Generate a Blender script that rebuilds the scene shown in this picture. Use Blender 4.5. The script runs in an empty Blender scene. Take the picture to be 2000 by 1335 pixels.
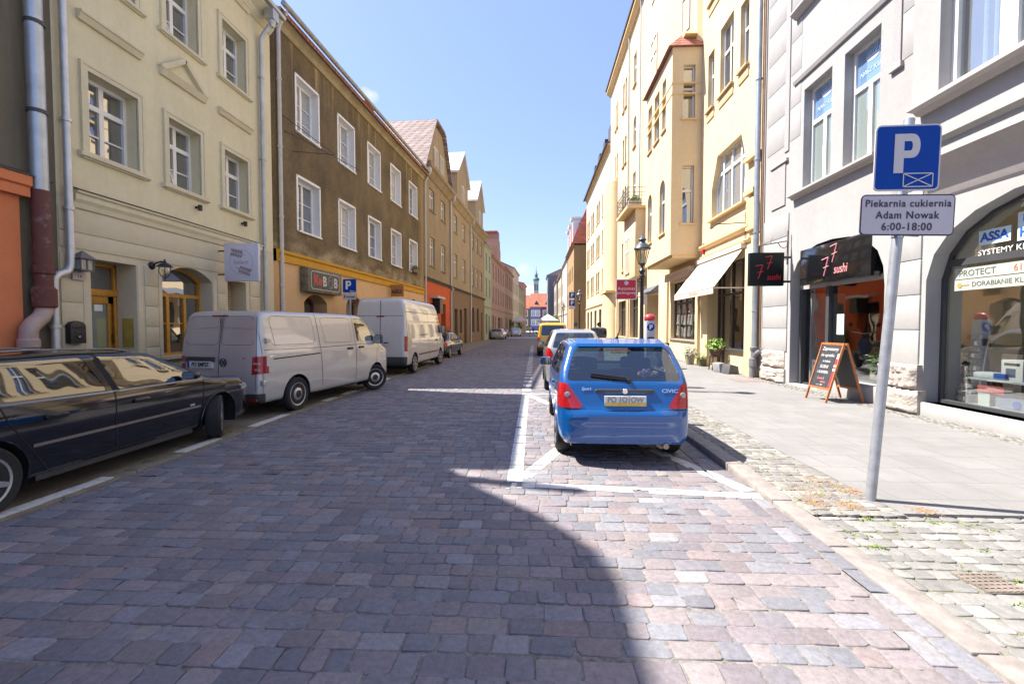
import bpy, bmesh, math, random
import numpy as np
from mathutils import Vector, Matrix
SC = bpy.context.scene
COL = SC.collection
R = math.radians
random.seed(7)
# ---------------------------------------------------------------- camera, sky, sun, exposure
cam = bpy.data.objects.new('camera', bpy.data.cameras.new('camera')); COL.objects.link(cam)
cam.data.lens = 16.0; cam.data.sensor_width = 36.0; cam.data.sensor_fit = 'HORIZONTAL'
cam.data.clip_start = 0.05; cam.data.clip_end = 2000
cam.location = (0, 0, 1.7); cam.rotation_euler = (R(90 - 1.965), 0, R(2.9))
SC.camera = cam
SUN_EL, SUN_AZ = 56.0, -77.0          # azimuth from +Y, positive towards +X
w = bpy.data.worlds.new("World"); SC.world = w; w.use_nodes = True
_n = w.node_tree.nodes; _l = w.node_tree.links
sky = _n.new('ShaderNodeTexSky'); sky.sky_type = 'NISHITA'; sky.sun_disc = False
sky.sun_elevation = R(SUN_EL); sky.sun_rotation = R(SUN_AZ)
sky.air_density = 1.0; sky.dust_density = 0.9; sky.ozone_density = 3.0
_n['Background'].inputs['Strength'].default_value = 0.125
_tint = _n.new('ShaderNodeMix'); _tint.data_type = 'RGBA'; _tint.blend_type = 'MULTIPLY'; _tint.inputs[0].default_value = 1
_tint.inputs[7].default_value = (1.04, .95, 1.07, 1); _l.new(sky.outputs[0], _tint.inputs[6])
_mixs = _n.new('ShaderNodeMix'); _mixs.data_type = 'RGBA'; _mixs.inputs[0].default_value = .5; _mixs.inputs[7].default_value = (1.05, 1.52, 2.75, 1)
_l.new(_tint.outputs[2], _mixs.inputs[6]); _tc = _n.new('ShaderNodeTexCoord'); _last = _mixs.outputs[2]
for _dir, _c0, _c1 in (((-.317, .846, .429), .9, .1), ((-.303, .851, .428), .7, .1), ((-.026, .992, .122), 1.0, .1)):      # small fair-weather clouds
    _dp = _n.new('ShaderNodeVectorMath'); _dp.operation = 'DOT_PRODUCT'; _dp.inputs[1].default_value = Vector(_dir).normalized(); _l.new(_tc.outputs['Generated'], _dp.inputs[0])
    _mr = _n.new('ShaderNodeMapRange'); _mr.inputs[1].default_value = math.cos(R(_c0)); _mr.inputs[2].default_value = math.cos(R(_c1)); _l.new(_dp.outputs['Value'], _mr.inputs[0])
    _nz = _n.new('ShaderNodeTexNoise'); _nz.inputs['Scale'].default_value = 70; _nz.inputs['Detail'].default_value = 5; _l.new(_tc.outputs['Generated'], _nz.inputs['Vector'])
    _mu = _n.new('ShaderNodeMath'); _mu.operation = 'MULTIPLY'; _l.new(_mr.outputs[0], _mu.inputs[0]); _l.new(_nz.outputs['Fac'], _mu.inputs[1])
    _m3 = _n.new('ShaderNodeMix'); _m3.data_type = 'RGBA'; _m3.inputs[7].default_value = (3.2, 3.3, 3.5, 1); _l.new(_mu.outputs[0], _m3.inputs[0]); _l.new(_last, _m3.inputs[6]); _last = _m3.outputs[2]
_l.new(_last, _n['Background'].inputs['Color'])
sun = bpy.data.objects.new('sun', bpy.data.lights.new('sun', 'SUN')); COL.objects.link(sun)
sun.data.energy = 5.0; sun.data.angle = R(0.53); sun.data.color = (1.0, 0.935, 0.84)
_ce = math.cos(R(SUN_EL))
_d = Vector((-math.sin(R(SUN_AZ)) * _ce, -math.cos(R(SUN_AZ)) * _ce, -math.sin(R(SUN_EL))))
sun.rotation_euler = _d.to_track_quat('-Z', 'Y').to_euler(); sun.location = (-40, 20, 60)
SC.view_settings.view_transform = 'Standard'; SC.view_settings.look = 'None'
SC.view_settings.gamma = 1.0; SC.view_settings.exposure = 1.45
SC.render.engine = 'CYCLES'
SC.cycles.max_bounces = 8; SC.cycles.diffuse_bounces = 4; SC.cycles.glossy_bounces = 4
SC.cycles.transparent_max_bounces = 10; SC.cycles.use_denoising = True
SC.cycles.caustics_reflective = False; SC.cycles.caustics_refractive = False
SC.cycles.sample_clamp_indirect = 6

# ---------------------------------------------------------------- materials
MATS = {}
class NT:
    def __init__(s, name):
        s.m = bpy.data.materials.new(name); s.m.use_nodes = True
        s.t = s.m.node_tree; s.b = s.t.nodes['Principled BSDF']; s.out = s.t.nodes['Material Output']
    def n(s, typ, **kw):
        x = s.t.nodes.new('ShaderNode' + typ)
        for k, v in kw.items():
            if k.startswith('_'): setattr(x, k[1:], v)
            else:
                key = int(k[1:]) if k[0] == 'i' and k[1:].isdigit() else k.replace('0', ' ')
                x.inputs[key].default_value = v
        return x
    def l(s, a, b): s.t.links.new(a, b)
    def coord(s, scale=(1, 1, 1), kind='Object'):
        tc = s.n('TexCoord'); mp = s.n('Mapping'); mp.inputs['Scale'].default_value = scale
        s.l(tc.outputs[kind], mp.inputs[0]); return mp.outputs[0]
    def noise(s, vec, scale, detail=4, rough=.6):
        x = s.n('TexNoise'); x.inputs['Scale'].default_value = scale; x.inputs['Detail'].default_value = detail
        x.inputs['Roughness'].default_value = rough; s.l(vec, x.inputs['Vector']); return x.outputs['Fac']
    def ramp(s, fac, stops):
        r = s.n('ValToRGB'); e = r.color_ramp.elements
        while len(e) < len(stops): e.new(.5)
        for i, (p, c) in enumerate(stops):
            e[i].position = p; e[i].color = (c, c, c, 1) if isinstance(c, (int, float)) else (*c[:3], 1)
        s.l(fac, r.inputs[0]); return r.outputs[0]
    def mix(s, fac, a, b, mode='MIX'):
        x = s.n('Mix', _data_type='RGBA', _blend_type=mode)
        for v, k in ((fac, 0), (a, 6), (b, 7)):
            if hasattr(v, 'links'): s.l(v, x.inputs[k])
            elif isinstance(v, (int, float)): x.inputs[k].default_value = v
            else: x.inputs[k].default_value = (*v[:3], 1)
        return x.outputs[2]
    def bump(s, h, strength=.3, dist=.02):
        x = s.n('Bump'); x.inputs['Strength'].default_value = strength; x.inputs['Distance'].default_value = dist
        s.l(h, x.inputs['Height']); s.l(x.outputs[0], s.b.inputs['Normal'])
    def set(s, **k):
        for a, v in k.items():
            i = s.b.inputs[a.replace('_', ' ')]
            if hasattr(v, 'links'): s.l(v, i)
            elif a in ('Base_Color', 'Emission_Color', 'Specular_Tint', 'Coat_Tint'): i.default_value = (*v[:3], 1)
            else: i.default_value = v
def mul(c, k): return tuple(min(1, x * k) for x in c)

def M(name, col, rough=.6, metal=0., var=.12, scale=6., bump=0., bscale=40., coat=0., spec=.5):
    if name in MATS: return MATS[name]
    t = NT(name); t.set(Roughness=rough, Metallic=metal, Coat_Weight=coat, Specular_IOR_Level=spec)
    if var:
        f = t.noise(t.coord(), scale, 5)
        t.set(Base_Color=t.ramp(f, [(.28, mul(col, 1 - var)), (.72, mul(col, 1 + var))]))
    else: t.set(Base_Color=col)
    if bump: t.bump(t.noise(t.coord(), bscale, 3), bump, .01)
    MATS[name] = t.m; return t.m

def plaster(name, col, dirt=.25, dirtcol=(.12, .10, .08), streak=.0, streakcol=None, rough=.9, bump=.25):
    """painted render: cloudy tone, grime patches, optional vertical rain streaks"""
    if name in MATS: return MATS[name]
    t = NT(name); co = t.coord()
    c = t.mix(t.ramp(t.noise(co, .7, 6), [(.3, 0), (.7, 1)]), mul(col, .93), mul(col, 1.05))
    c = t.mix(t.ramp(t.noise(co, 7, 6, .7), [(.35, 0), (.75, 1)]), c, t.mix(1, c, (.9, .9, .9), 'MULTIPLY'))
    if dirt: 
        g = t.n('Math', _operation='MULTIPLY'); g.inputs[1].default_value = dirt
        t.l(t.ramp(t.noise(t.coord((.9, .9, .45)), 1.1, 7, .65), [(.48, 0), (.78, 1)]), g.inputs[0])
        c = t.mix(g.outputs[0], c, dirtcol)
    if streak:
        g = t.n('Math', _operation='MULTIPLY'); g.inputs[1].default_value = streak
        t.l(t.ramp(t.noise(t.coord((2.6, 2.6, .16)), 1.6, 5, .6), [(.52, 0), (.66, 1)]), g.inputs[0])
        c = t.mix(g.outputs[0], c, streakcol or mul(col, 1.8))
    t.set(Base_Color=c, Roughness=rough, Specular_IOR_Level=.25)
    t.bump(t.noise(co, 60, 4), bump, .006)
    MATS[name] = t.m; return t.m

def glossmix(name, base_bsdf, tint, fac_lo, fac_hi, rough=.02, wav=.09):
    """glass: fresnel-like mix of what lies behind and a mirror reflection"""
    if name in MATS: return MATS[name]
    t = NT(name); t.t.nodes.remove(t.b)
    a = t.n('BsdfTransparent' if base_bsdf == 'clear' else 'BsdfDiffuse'); a.inputs[0].default_value = (*tint, 1)
    g = t.n('BsdfGlossy'); g.inputs['Roughness'].default_value = rough; g.inputs[0].default_value = (.95, .97, 1, 1)
    bw = t.n('Bump'); bw.inputs['Strength'].default_value = wav; bw.inputs['Distance'].default_value = .05
    t.l(t.noise(t.coord(), 1.3, 1), bw.inputs['Height']); t.l(bw.outputs[0], g.inputs['Normal'])
    lw = t.n('LayerWeight'); lw.inputs[0].default_value = .35
    mr = t.n('MapRange'); mr.inputs[3].default_value = fac_lo; mr.inputs[4].default_value = fac_hi
    t.l(lw.outputs['Facing'], mr.inputs[0])
    mx = t.n('MixShader'); t.l(mr.outputs[0], mx.inputs[0]); t.l(a.outputs[0], mx.inputs[1]); t.l(g.outputs[0], mx.inputs[2])
    t.l(mx.outputs[0], t.out.inputs[0]); MATS[name] = t.m; return t.m

def paint(name, col, metal=0., rough=.35, coat=1.):
    """car body: clear-coated outside, dark trim on the inner face of the sheet"""
    if name in MATS: return MATS[name]
    t = NT(name); g = t.n('NewGeometry')
    f = t.noise(t.coord(), 2.2, 5)
    c = t.mix(t.ramp(f, [(.35, 0), (.75, .25)]), col, mul(col, .8))
    t.set(Base_Color=t.mix(g.outputs['Backfacing'], c, (.025, .025, .027)), Metallic=metal, Roughness=rough, Coat_Weight=coat, Coat_Roughness=.03)
    t.bump(t.noise(t.coord(), 900, 2), .02, .001)
    MATS[name] = t.m; return t.m

def tiles(name, col, tw=.22, th=.3):
    if name in MATS: return MATS[name]
    t = NT(name); co = t.coord((1, .35, 1.25))
    sx = t.n('SeparateXYZ'); t.l(co, sx.inputs[0]); cx = t.n('CombineXYZ'); ad = t.n('Math', _operation='ADD')
    t.l(sx.outputs[0], ad.inputs[0]); t.l(sx.outputs[1], ad.inputs[1])
    t.l(ad.outputs[0], cx.inputs[0]); t.l(sx.outputs[2], cx.inputs[1])
    b = t.n('TexBrick'); b.inputs['Scale'].default_value = 1; b.inputs['Brick Width'].default_value = tw; b.inputs['Row Height'].default_value = th
    b.inputs['Mortar Size'].default_value = .022; b.inputs['Mortar Smooth'].default_value = .6
    b.inputs['Color1'].default_value = (*mul(col, .75), 1); b.inputs['Color2'].default_value = (*mul(col, 1.2), 1); b.inputs['Mortar'].default_value = (*mul(col, .3), 1)
    t.l(cx.outputs[0], b.inputs['Vector'])
    c = t.mix(t.ramp(t.noise(t.coord(), 1.5, 6), [(.4, 0), (.8, .5)]), b.outputs[0], mul(col, .5))
    t.set(Base_Color=c, Roughness=.75)
    iv = t.n('Math', _operation='SUBTRACT'); iv.inputs[0].default_value = 1; t.l(b.outputs['Fac'], iv.inputs[1])
    t.bump(iv.outputs[0], .9, .04); MATS[name] = t.m; return t.m

# ---------------------------------------------------------------- mesh helpers
class MB:
    def __init__(s): s.v = []; s.f = []; s.mi = []; s.m = 0
    def add(s, vs, fs):
        o = len(s.v); s.v += [tuple(p) for p in vs]; s.f += [tuple(i + o for i in f) for f in fs]; s.mi += [s.m] * len(fs); return s
    def box(s, x0, x1, y0, y1, z0, z1):
        return s.add([(x0, y0, z0), (x1, y0, z0), (x1, y1, z0), (x0, y1, z0), (x0, y0, z1), (x1, y0, z1), (x1, y1, z1), (x0, y1, z1)],
                     [(3, 2, 1, 0), (4, 5, 6, 7), (0, 1, 5, 4), (1, 2, 6, 5), (2, 3, 7, 6), (3, 0, 4, 7)])
    def mbox(s, m, sx, sy, sz):
        vs = [m @ Vector((a * sx / 2, b * sy / 2, c * sz / 2)) for c in (-1, 1) for a, b in ((-1, -1), (1, -1), (1, 1), (-1, 1))]
        return s.add(vs, [(3, 2, 1, 0), (4, 5, 6, 7), (0, 1, 5, 4), (1, 2, 6, 5), (2, 3, 7, 6), (3, 0, 4, 7)])
    def bar(s, a, b, wx, wy, up=(0, 0, 1)):
        a, b = Vector(a), Vector(b); z = (b - a).normalized(); u = Vector(up)
        if abs(z.dot(u)) > .95: u = Vector((1, 0, 0))
        x = u.cross(z).normalized(); y = z.cross(x)
        m = Matrix((x, y, z)).transposed().to_4x4(); m.translation = (a + b) / 2
        return s.mbox(m, wx, wy, (b - a).length)
    def prism(s, poly, d0, d1, fn):
        n = len(poly)
        return s.add([fn(u, v, d0) for u, v in poly] + [fn(u, v, d1) for u, v in poly],
                     [tuple(range(n))[::-1], tuple(range(n, 2 * n))] + [(i, (i + 1) % n, n + (i + 1) % n, n + i) for i in range(n)])
    def face(s, pts): return s.add(pts, [tuple(range(len(pts)))])
    def tube(s, pts, r, n=8, caps=True):
        pts = [Vector(p) for p in pts]; k = len(pts); rr = r if isinstance(r, (list, tuple)) else [r] * k
        vs = []; u = None
        for i, p in enumerate(pts):
            t = (pts[min(i + 1, k - 1)] - pts[max(i - 1, 0)]).normalized()
            if u is None: u = t.orthogonal().normalized()
            u = (u - t * u.dot(t)).normalized(); q = t.cross(u)
            vs += [p + (u * math.cos(2 * math.pi * j / n) + q * math.sin(2 * math.pi * j / n)) * rr[i] for j in range(n)]
        fs = [(i * n + j, i * n + (j + 1) % n, (i + 1) * n + (j + 1) % n, (i + 1) * n + j) for i in range(k - 1) for j in range(n)]
        if caps: fs += [tuple(range(n))[::-1], tuple(range((k - 1) * n, k * n))]
        return s.add(vs, fs)
    def lathe(s, prof, n=20, c=(0, 0, 0), ax='z', phase=0.):
        vs = []; k = len(prof)
        for r, h in prof:
            for j in range(n):
                a = 2 * math.pi * j / n + phase; x, y = r * math.cos(a), r * math.sin(a)
                p = (x, y, h) if ax == 'z' else ((x, h, y) if ax == 'y' else (h, x, y))
                vs.append((p[0] + c[0], p[1] + c[1], p[2] + c[2]))
        fs = [(i * n + j, i * n + (j + 1) % n, (i + 1) * n + (j + 1) % n, (i + 1) * n + j) for i in range(k - 1) for j in range(n)]
        if prof[0][0] > 1e-4: fs.append(tuple(range(n))[::-1])
        if prof[-1][0] > 1e-4: fs.append(tuple(range((k - 1) * n, k * n)))
        return s.add(vs, fs)
    def build(s, name, mats, parent=None, smooth=None, bevel=0, loc=None, recalc=True):
        me = bpy.data.meshes.new(name); me.from_pydata(s.v, [], s.f)
        for m in (mats if isinstance(mats, (list, tuple)) else [mats]): me.materials.append(m)
        me.polygons.foreach_set('material_index', s.mi)
        bm = bmesh.new(); bm.from_mesh(me)
        bmesh.ops.remove_doubles(bm, verts=bm.verts, dist=1e-5)
        if recalc: bmesh.ops.recalc_face_normals(bm, faces=bm.faces)
        if bevel:
            es = [e for e in bm.edges if len(e.link_faces) == 2 and e.calc_face_angle(0) > .6]
            bmesh.ops.bevel(bm, geom=es, offset=bevel, segments=2, affect='EDGES', profile=.5, clamp_overlap=True)
        bm.to_mesh(me); bm.free()
        if smooth is not None or bevel:
            me.polygons.foreach_set('use_smooth', [True] * len(me.polygons)); me.set_sharp_from_angle(angle=R(smooth or 40))
        o = bpy.data.objects.new(name, me); COL.objects.link(o)
        if parent: o.parent = parent
        if loc: o.location = loc
        return o

def tag(o, label=None, cat=None, group=None, kind=None):
    if label: o['label'] = label
    if cat: o['category'] = cat
    if group: o['group'] = group
    if kind: o['kind'] = kind
    return o
def thing(name, label, cat, loc=(0, 0, 0), rz=0., group=None):
    o = bpy.data.objects.new(name, None); COL.objects.link(o); o.empty_display_size = .2
    o.location = loc; o.rotation_euler = (0, 0, rz); return tag(o, label, cat, group)
def struct(o): o['kind'] = 'structure'; return o
def kids(o): return [c for c in bpy.data.objects if c.parent == o]
def dup(o, parent=None):
    c = o.copy(); COL.objects.link(c)
    if parent: c.parent = parent
    for k in kids(o): dup(k, c)
    return c
def frame3(o, right, up):
    """matrix whose x runs along 'right', y along 'up' (text lies in that plane)"""
    x = Vector(right).normalized(); y = Vector(up); y = (y - x * y.dot(x)).normalized(); z = x.cross(y)
    m = Matrix((x, y, z)).transposed().to_4x4(); m.translation = Vector(o); return m
def text(body, size, m, mat, parent, name='lettering', ex=.002, sx=1., align='CENTER', bold=0., shear=0., space=1.):
    cu = bpy.data.curves.new(name, 'FONT'); cu.body = body; cu.size = size; cu.align_x = align; cu.align_y = 'CENTER'
    cu.extrude = ex; cu.offset = bold; cu.shear = shear; cu.space_character = space; cu.resolution_u = 3
    t = bpy.data.objects.new(name, cu); me = bpy.data.meshes.new_from_object(t)
    bpy.data.objects.remove(t); bpy.data.curves.remove(cu)
    me.materials.clear(); me.materials.append(mat)
    me.transform(m @ Matrix.Diagonal((sx, 1, 1, 1)))
    o = bpy.data.objects.new(name, me); COL.objects.link(o); o.parent = parent; return o
def rrect(x0, x1, y0, y1, r, n=4):
    out = []
    for cx, cy, a0 in ((x1 - r, y0 + r, -90), (x1 - r, y1 - r, 0), (x0 + r, y1 - r, 90), (x0 + r, y0 + r, 180)):
        out += [(cx + r * math.cos(R(a0 + 90 * i / n)), cy + r * math.sin(R(a0 + 90 * i / n))) for i in range(n + 1)]
    return out
def leaves(mb, c, rad, n, size, rnd, drop=.3):
    for _ in range(n):
        while True:
            p = Vector((rnd.uniform(-1, 1), rnd.uniform(-1, 1), rnd.uniform(-drop, 1)))
            if p.length < 1: break
        q = Vector((c[0] + p.x * rad[0], c[1] + p.y * rad[1], c[2] + p.z * rad[2]))
        d = (p + Vector((rnd.uniform(-.6, .6), rnd.uniform(-.6, .6), rnd.uniform(-.2, .9)))).normalized()
        x = d.orthogonal().normalized(); x.rotate(Matrix.Rotation(rnd.uniform(0, 6.28), 3, d)); s = size * rnd.uniform(.6, 1.3); y = d.cross(x)
        mb.m = rnd.randrange(3)
        mb.add([q - x * s, q - y * s * .4 + d * s * .15, q + x * s, q + y * s * .4 + d * s * .15], [(0, 1, 2, 3)])
    mb.m = 0

WHITE = M('white_paint', (.78, .78, .76), .5, var=.05)
PVC = M('white_window_frame', (.74, .74, .72), .4, var=.04)
ZINC = M('zinc_sheet', (.42, .46, .50), .42, .7, var=.18, scale=3)
STEEL = M('galvanised_steel', (.45, .48, .52), .4, .8, var=.15, scale=12)
ALU = M('aluminium', (.72, .73, .75), .3, .9, var=.06)
BLACK = M('black_paint', (.012, .013, .015), .4, var=.1)
DGREY = M('dark_grey', (.05, .052, .056), .5, var=.1)
RUBBER = M('rubber', (.018, .018, .019), .85, var=.25, scale=30, bump=.2, bscale=80)
PLASTIC = M('black_plastic', (.03, .031, .033), .6, var=.1)
WOODY = M('yellow_wood', (.50, .24, .035), .5, var=.2, scale=14)
BRASS = M('brass_plate', (.42, .32, .08), .35, .7, var=.2)
CHROME = M('chrome', (.8, .8, .82), .12, 1., var=0)
WIN = glossmix('window_glass', 'dark', (.035, .04, .045), .30, .75)
WINL = glossmix('curtained_glass', 'dark', (.32, .33, .33), .22, .7)
SUSHIGL = glossmix('restaurant_glass', 'clear', (.80, .84, .82), .10, .6)
SHOP = glossmix('shop_glass', 'clear', (.86, .90, .88), .28, .75)
CARGL = glossmix('car_glass', 'clear', (.42, .50, .48), .10, .6, wav=.25)
CARDK = glossmix('tinted_car_glass', 'clear', (.08, .10, .10), .10, .5, wav=.22)
REDL = M('red_lens', (.36, .008, .012), .15, var=.15, scale=40, coat=.6)
ORGL = M('amber_lens', (.75, .16, .02), .2, var=.1, coat=.5)
CLRL = M('clear_lens', (.36, .36, .38), .12, var=.1, coat=.6)
LEAF = [M('leaf_dark', (.035, .09, .015), .6), M('leaf_mid', (.07, .16, .025), .6), M('leaf_light', (.16, .26, .05), .6)]
# ---------------------------------------------------------------- ground, road, pavements
def strip(name, pts, mat, z):
    return struct(MB().face([(x, y, z) for x, y in pts]).build(name, mat))
struct(MB().face([(-500, -200, -.12), (500, -200, -.12), (500, 900, -.12), (-500, 900, -.12)]).build('ground', M('ground_soil', (.22, .20, .18), .95)))

def attr_mat(name, rough=.75, nscale=25, amt=.35, bump=.25):
    t = NT(name); a = t.n('Attribute', _attribute_name='col')
    co = t.coord()
    c = t.mix(t.ramp(t.noise(co, nscale, 6, .75), [(.3, 0), (.75, 1)]), t.mix(1, a.outputs[0], (1 - amt,) * 3, 'MULTIPLY'), t.mix(1, a.outputs[0], (1 + amt * .45,) * 3, 'MULTIPLY'))
    c = t.mix(t.ramp(t.noise(co, 160, 3, .8), [(.55, 0), (.72, .5)]), c, t.mix(1, c, (.55, .54, .55), 'MULTIPLY'))
    c = t.mix(t.ramp(t.noise(co, .9, 5), [(.45, 0), (.8, .35)]), c, t.mix(1, c, (.68, .66, .66), 'MULTIPLY'))
    t.set(Base_Color=c, Roughness=t.ramp(t.noise(co, 12, 4), [(.3, rough - .18), (.7, rough + .1)]), Specular_IOR_Level=.35)
    t.bump(t.noise(co, 70, 6, .7), bump, .012)
    return t.m
SETT = attr_mat('granite_setts')
SMALL = attr_mat('small_setts', .85, 40, .3)
JOINT = M('sand_joint', (.19, .175, .165), .95, var=.45, scale=30, bump=.6, bscale=90)
PALR = [(0.234, 0.205, 0.216), (0.213, 0.19, 0.208), (0.245, 0.217, 0.223), (0.197, 0.185, 0.207), (0.204, 0.206, 0.231), (0.235, 0.232, 0.257), (0.263, 0.233, 0.238), (0.187, 0.189, 0.215), (0.268, 0.262, 0.28), (0.257, 0.212, 0.214)]
WGTR = [5, 5, 4, 4, 4, 2.5, 2.5, 3, .8, 1.5]
STONES = []            # top outlines kept so that the paint can follow each stone
def setts(name, mat, x0, x1, y0, y1, rowd, stone, z, pal, wgt, rnd, lengthwise=False, fine=25, keep=True, gap=.003, poly=None, cut=(.003, .022)):
    V, F, Cc = [], [], []
    def stone_at(a0, a1, b0, b1):
        j = lambda k: rnd.uniform(-k, k)
        g = gap; q = .0075
        c = rnd.uniform(*cut); cs = [min(c * rnd.uniform(.6, 1.4), (a1 - a0) * .35, (b1 - b0) * .35) for _ in range(4)]
        P = [(a0 + g + j(q) + cs[0], b0 + g + j(q)), (a1 - g + j(q) - cs[1], b0 + g + j(q)), (a1 - g + j(q), b0 + g + cs[1]), (a1 - g + j(q), b1 - g - cs[2]),
             (a1 - g - cs[2], b1 - g + j(q)), (a0 + g + cs[3], b1 - g + j(q)), (a0 + g + j(q), b1 - g - cs[3]), (a0 + g + j(q), b0 + g + cs[0])]
        if lengthwise: P = [(p[1], p[0]) for p in P][::-1]
        cx = sum(p[0] for p in P) / 8; cy = sum(p[1] for p in P) / 8
        if poly and not poly(cx, cy): return
        h = z + rnd.uniform(-.004, .003); tx, ty = rnd.uniform(-.012, .012), rnd.uniform(-.012, .012)
        col = rnd.choices(pal, wgt)[0]; k = rnd.uniform(.85, 1.13); col = (col[0] * k, col[1] * k, col[2] * k, 1)
        o = len(V); inner = []
        near = cy < fine
        for r, dz in (((1., -.05), (.988, -.006), (.955, -.0006), (.92, 0)) if near else ((1., -.02), (.95, 0))):
            for p in P:
                px, py = cx + (p[0] - cx) * r, cy + (p[1] - cy) * r
                V.append((px, py, h + dz + (px - cx) * tx + (py - cy) * ty)); Cc.append(col if dz > -.03 else (col[0] * .6, col[1] * .6, col[2] * .6, 1))
        rings = 4 if near else 2
        for i in range(rings - 1):
            F.extend((o + 8 * i + k, o + 8 * i + (k + 1) % 8, o + 8 * i + 8 + (k + 1) % 8, o + 8 * i + 8 + k) for k in range(8))
        F.append(tuple(range(o + 8 * (rings - 1), o + 8 * rings)))
        if keep: STONES.append((cx, cy, [V[o + 8 * (rings - 1) + k] for k in range(8)], [(p[0], p[1]) for p in P]))
    A0, A1, B0, B1 = (x0, x1, y0, y1) if not lengthwise else (y0, y1, x0, x1)
    b = B0
    while b < B1 - .03:
        d = rnd.uniform(*rowd); d = min(d, B1 - b) if B1 - b - d > .06 else B1 - b
        a = A0; ph = rnd.uniform(0, 6); first = True
        while a < A1 - .02:
            s = rnd.uniform(*stone) * (rnd.uniform(.35, 1) if first else 1); first = False
            if A1 - a - s < stone[0] * .6: s = A1 - a
            wv = .012 * math.sin(a * 1.3 + ph)
            stone_at(a, a + s, b + wv, b + d + wv); a += s
        b += d
    me = bpy.data.meshes.new(name); me.from_pydata(V, [], F); me.materials.append(mat)
    at = me.color_attributes.new('col', 'FLOAT_COLOR', 'POINT'); at.data.foreach_set('color', [x for c in Cc for x in c])
    me.polygons.foreach_set('use_smooth', [True] * len(F)); me.update()
    o = bpy.data.objects.new(name, me); COL.objects.link(o); return struct(o)
rn = random.Random(3)
strip('road_bed', [(-4.8, -8), (2.35, -8), (2.35, 190), (-4.8, 190)], JOINT, -.008)
road = setts('road', SETT, -4.62, 2.0, .6, 62, (.13, .18), (.12, .26), 0, PALR, WGTR, rn)
setts('road_gutter', SETT, 2.0, 2.27, .6, 62, (.13, .14), (.20, .34), .0, PALR, WGTR, rn, lengthwise=True, fine=12)
strip('far_road', [(-4.7, 62), (2.3, 62), (2.3, 190), (-4.7, 190)], M('far_setts', (.20, .19, .20), .85, var=.3, scale=5), -.004)
strip('market_square', [(-60, 120), (60, 120), (60, 190), (-60, 190)], M('square_paving', (.27, .25, .24), .9, var=.2), .004)
# kerbs: granite blocks
def kerb(name, x0, x1, y0, y1, z, mat, rnd, rng=(.8, 1.25), lower=None):
    mb = MB(); y = y0
    while y < y1:
        l = rnd.uniform(*rng); zz = z(y + l / 2) + rnd.uniform(-.004, .004); dx = rnd.uniform(-.006, .006)
        ya, yb = y + .006, min(y + l, y1) - .006; za, zb = z(ya) + zz - z(y + l / 2), z(yb) + zz - z(y + l / 2)
        mb.add([(x0 + dx, ya, -.1), (x1 + dx, ya, -.1), (x1 + dx, yb, -.1), (x0 + dx, yb, -.1), (x0 + dx, ya, za), (x1 + dx, ya, za), (x1 + dx, yb, zb), (x0 + dx, yb, zb)], [(3, 2, 1, 0), (4, 5, 6, 7), (0, 1, 5, 4), (1, 2, 6, 5), (2, 3, 7, 6), (3, 0, 4, 7)]); y += l
    return struct(mb.build(name, mat, bevel=.014))
KERB = M('kerb_granite', (.24, .215, .20), .8, var=.25, scale=9, bump=.35, bscale=60)
kerb('kerb', 2.27, 2.47, .3, 63, lambda y: .014 + .068 * min(1, max(0, (y - 3.7) / 1.7)), KERB, rn)
kz = lambda y: .03
kerb('left_kerb', -4.80, -4.62, .3, 100, kz, M('left_kerb_stone', (.19, .165, .12), .85, var=.3, scale=6, bump=.3), rn)
SLAB = NT('concrete_slabs')
_b = SLAB.n('TexBrick'); _b.offset = .5
for k_, v_ in (('Scale', 1), ('Brick Width', .5), ('Row Height', .5), ('Mortar Size', .006), ('Mortar Smooth', .2)): _b.inputs[k_].default_value = v_
_b.inputs['Color1'].default_value = (.222, .217, .214, 1); _b.inputs['Color2'].default_value = (.245, .24, .236, 1); _b.inputs['Mortar'].default_value = (.13, .127, .124, 1)
SLAB.l(SLAB.coord(), _b.inputs['Vector']); _co = SLAB.coord()
_c = SLAB.mix(SLAB.ramp(SLAB.noise(_co, 1.2, 6, .7), [(.38, 0), (.72, .75)]), _b.outputs[0], (.165, .161, .157))
_c = SLAB.mix(SLAB.ramp(SLAB.noise(_co, 90, 3, .8), [(.5, 0), (.75, .35)]), _c, (.12, .117, .115))
SLAB.set(Base_Color=_c, Roughness=.85, Specular_IOR_Level=.3); SLAB.bump(SLAB.noise(_co, 120, 3), .2, .004)
struct(MB().box(3.25, 6.75, 4.145, 66, -.06, .046).build('pavement', SLAB.m))
MOSS = NT('mossy_joint'); _co = MOSS.coord(); MOSS.set(Base_Color=MOSS.mix(MOSS.ramp(MOSS.noise(_co, 2.6, 5, .7), [(.5, 0), (.66, 1)]), (.20, .19, .165), (.10, .125, .035)), Roughness=1.); MOSS.bump(MOSS.noise(_co, 90, 4), .6, .01)
strip('driveway_bed', [(2.41, .3), (7.25, .3), (7.25, 4.14), (2.41, 4.14)], MOSS.m, .013)
strip('pavement_bed', [(2.40, -6), (9, -6), (9, 66), (2.40, 66)], JOINT, .008)
PALS = [(0.264, 0.254, 0.234), (0.226, 0.215, 0.205), (0.285, 0.27, 0.239), (0.205, 0.202, 0.197), (0.322, 0.313, 0.293), (0.234, 0.214, 0.189)]
strip('sett_strip_bed', [(2.455, 4.1), (3.26, 4.1), (3.26, 30), (2.455, 30)], M('pale_sand', (.27, .25, .21), .95, var=.3, scale=20), .039)
setts('sett_strip', SMALL, 2.47, 3.25, 4.1, 30, (.085, .11), (.085, .125), .047, PALS, [3, 3, 2, 2, 1, 1], rn, fine=14, keep=False, gap=.0035, cut=(.005, .014))
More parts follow.
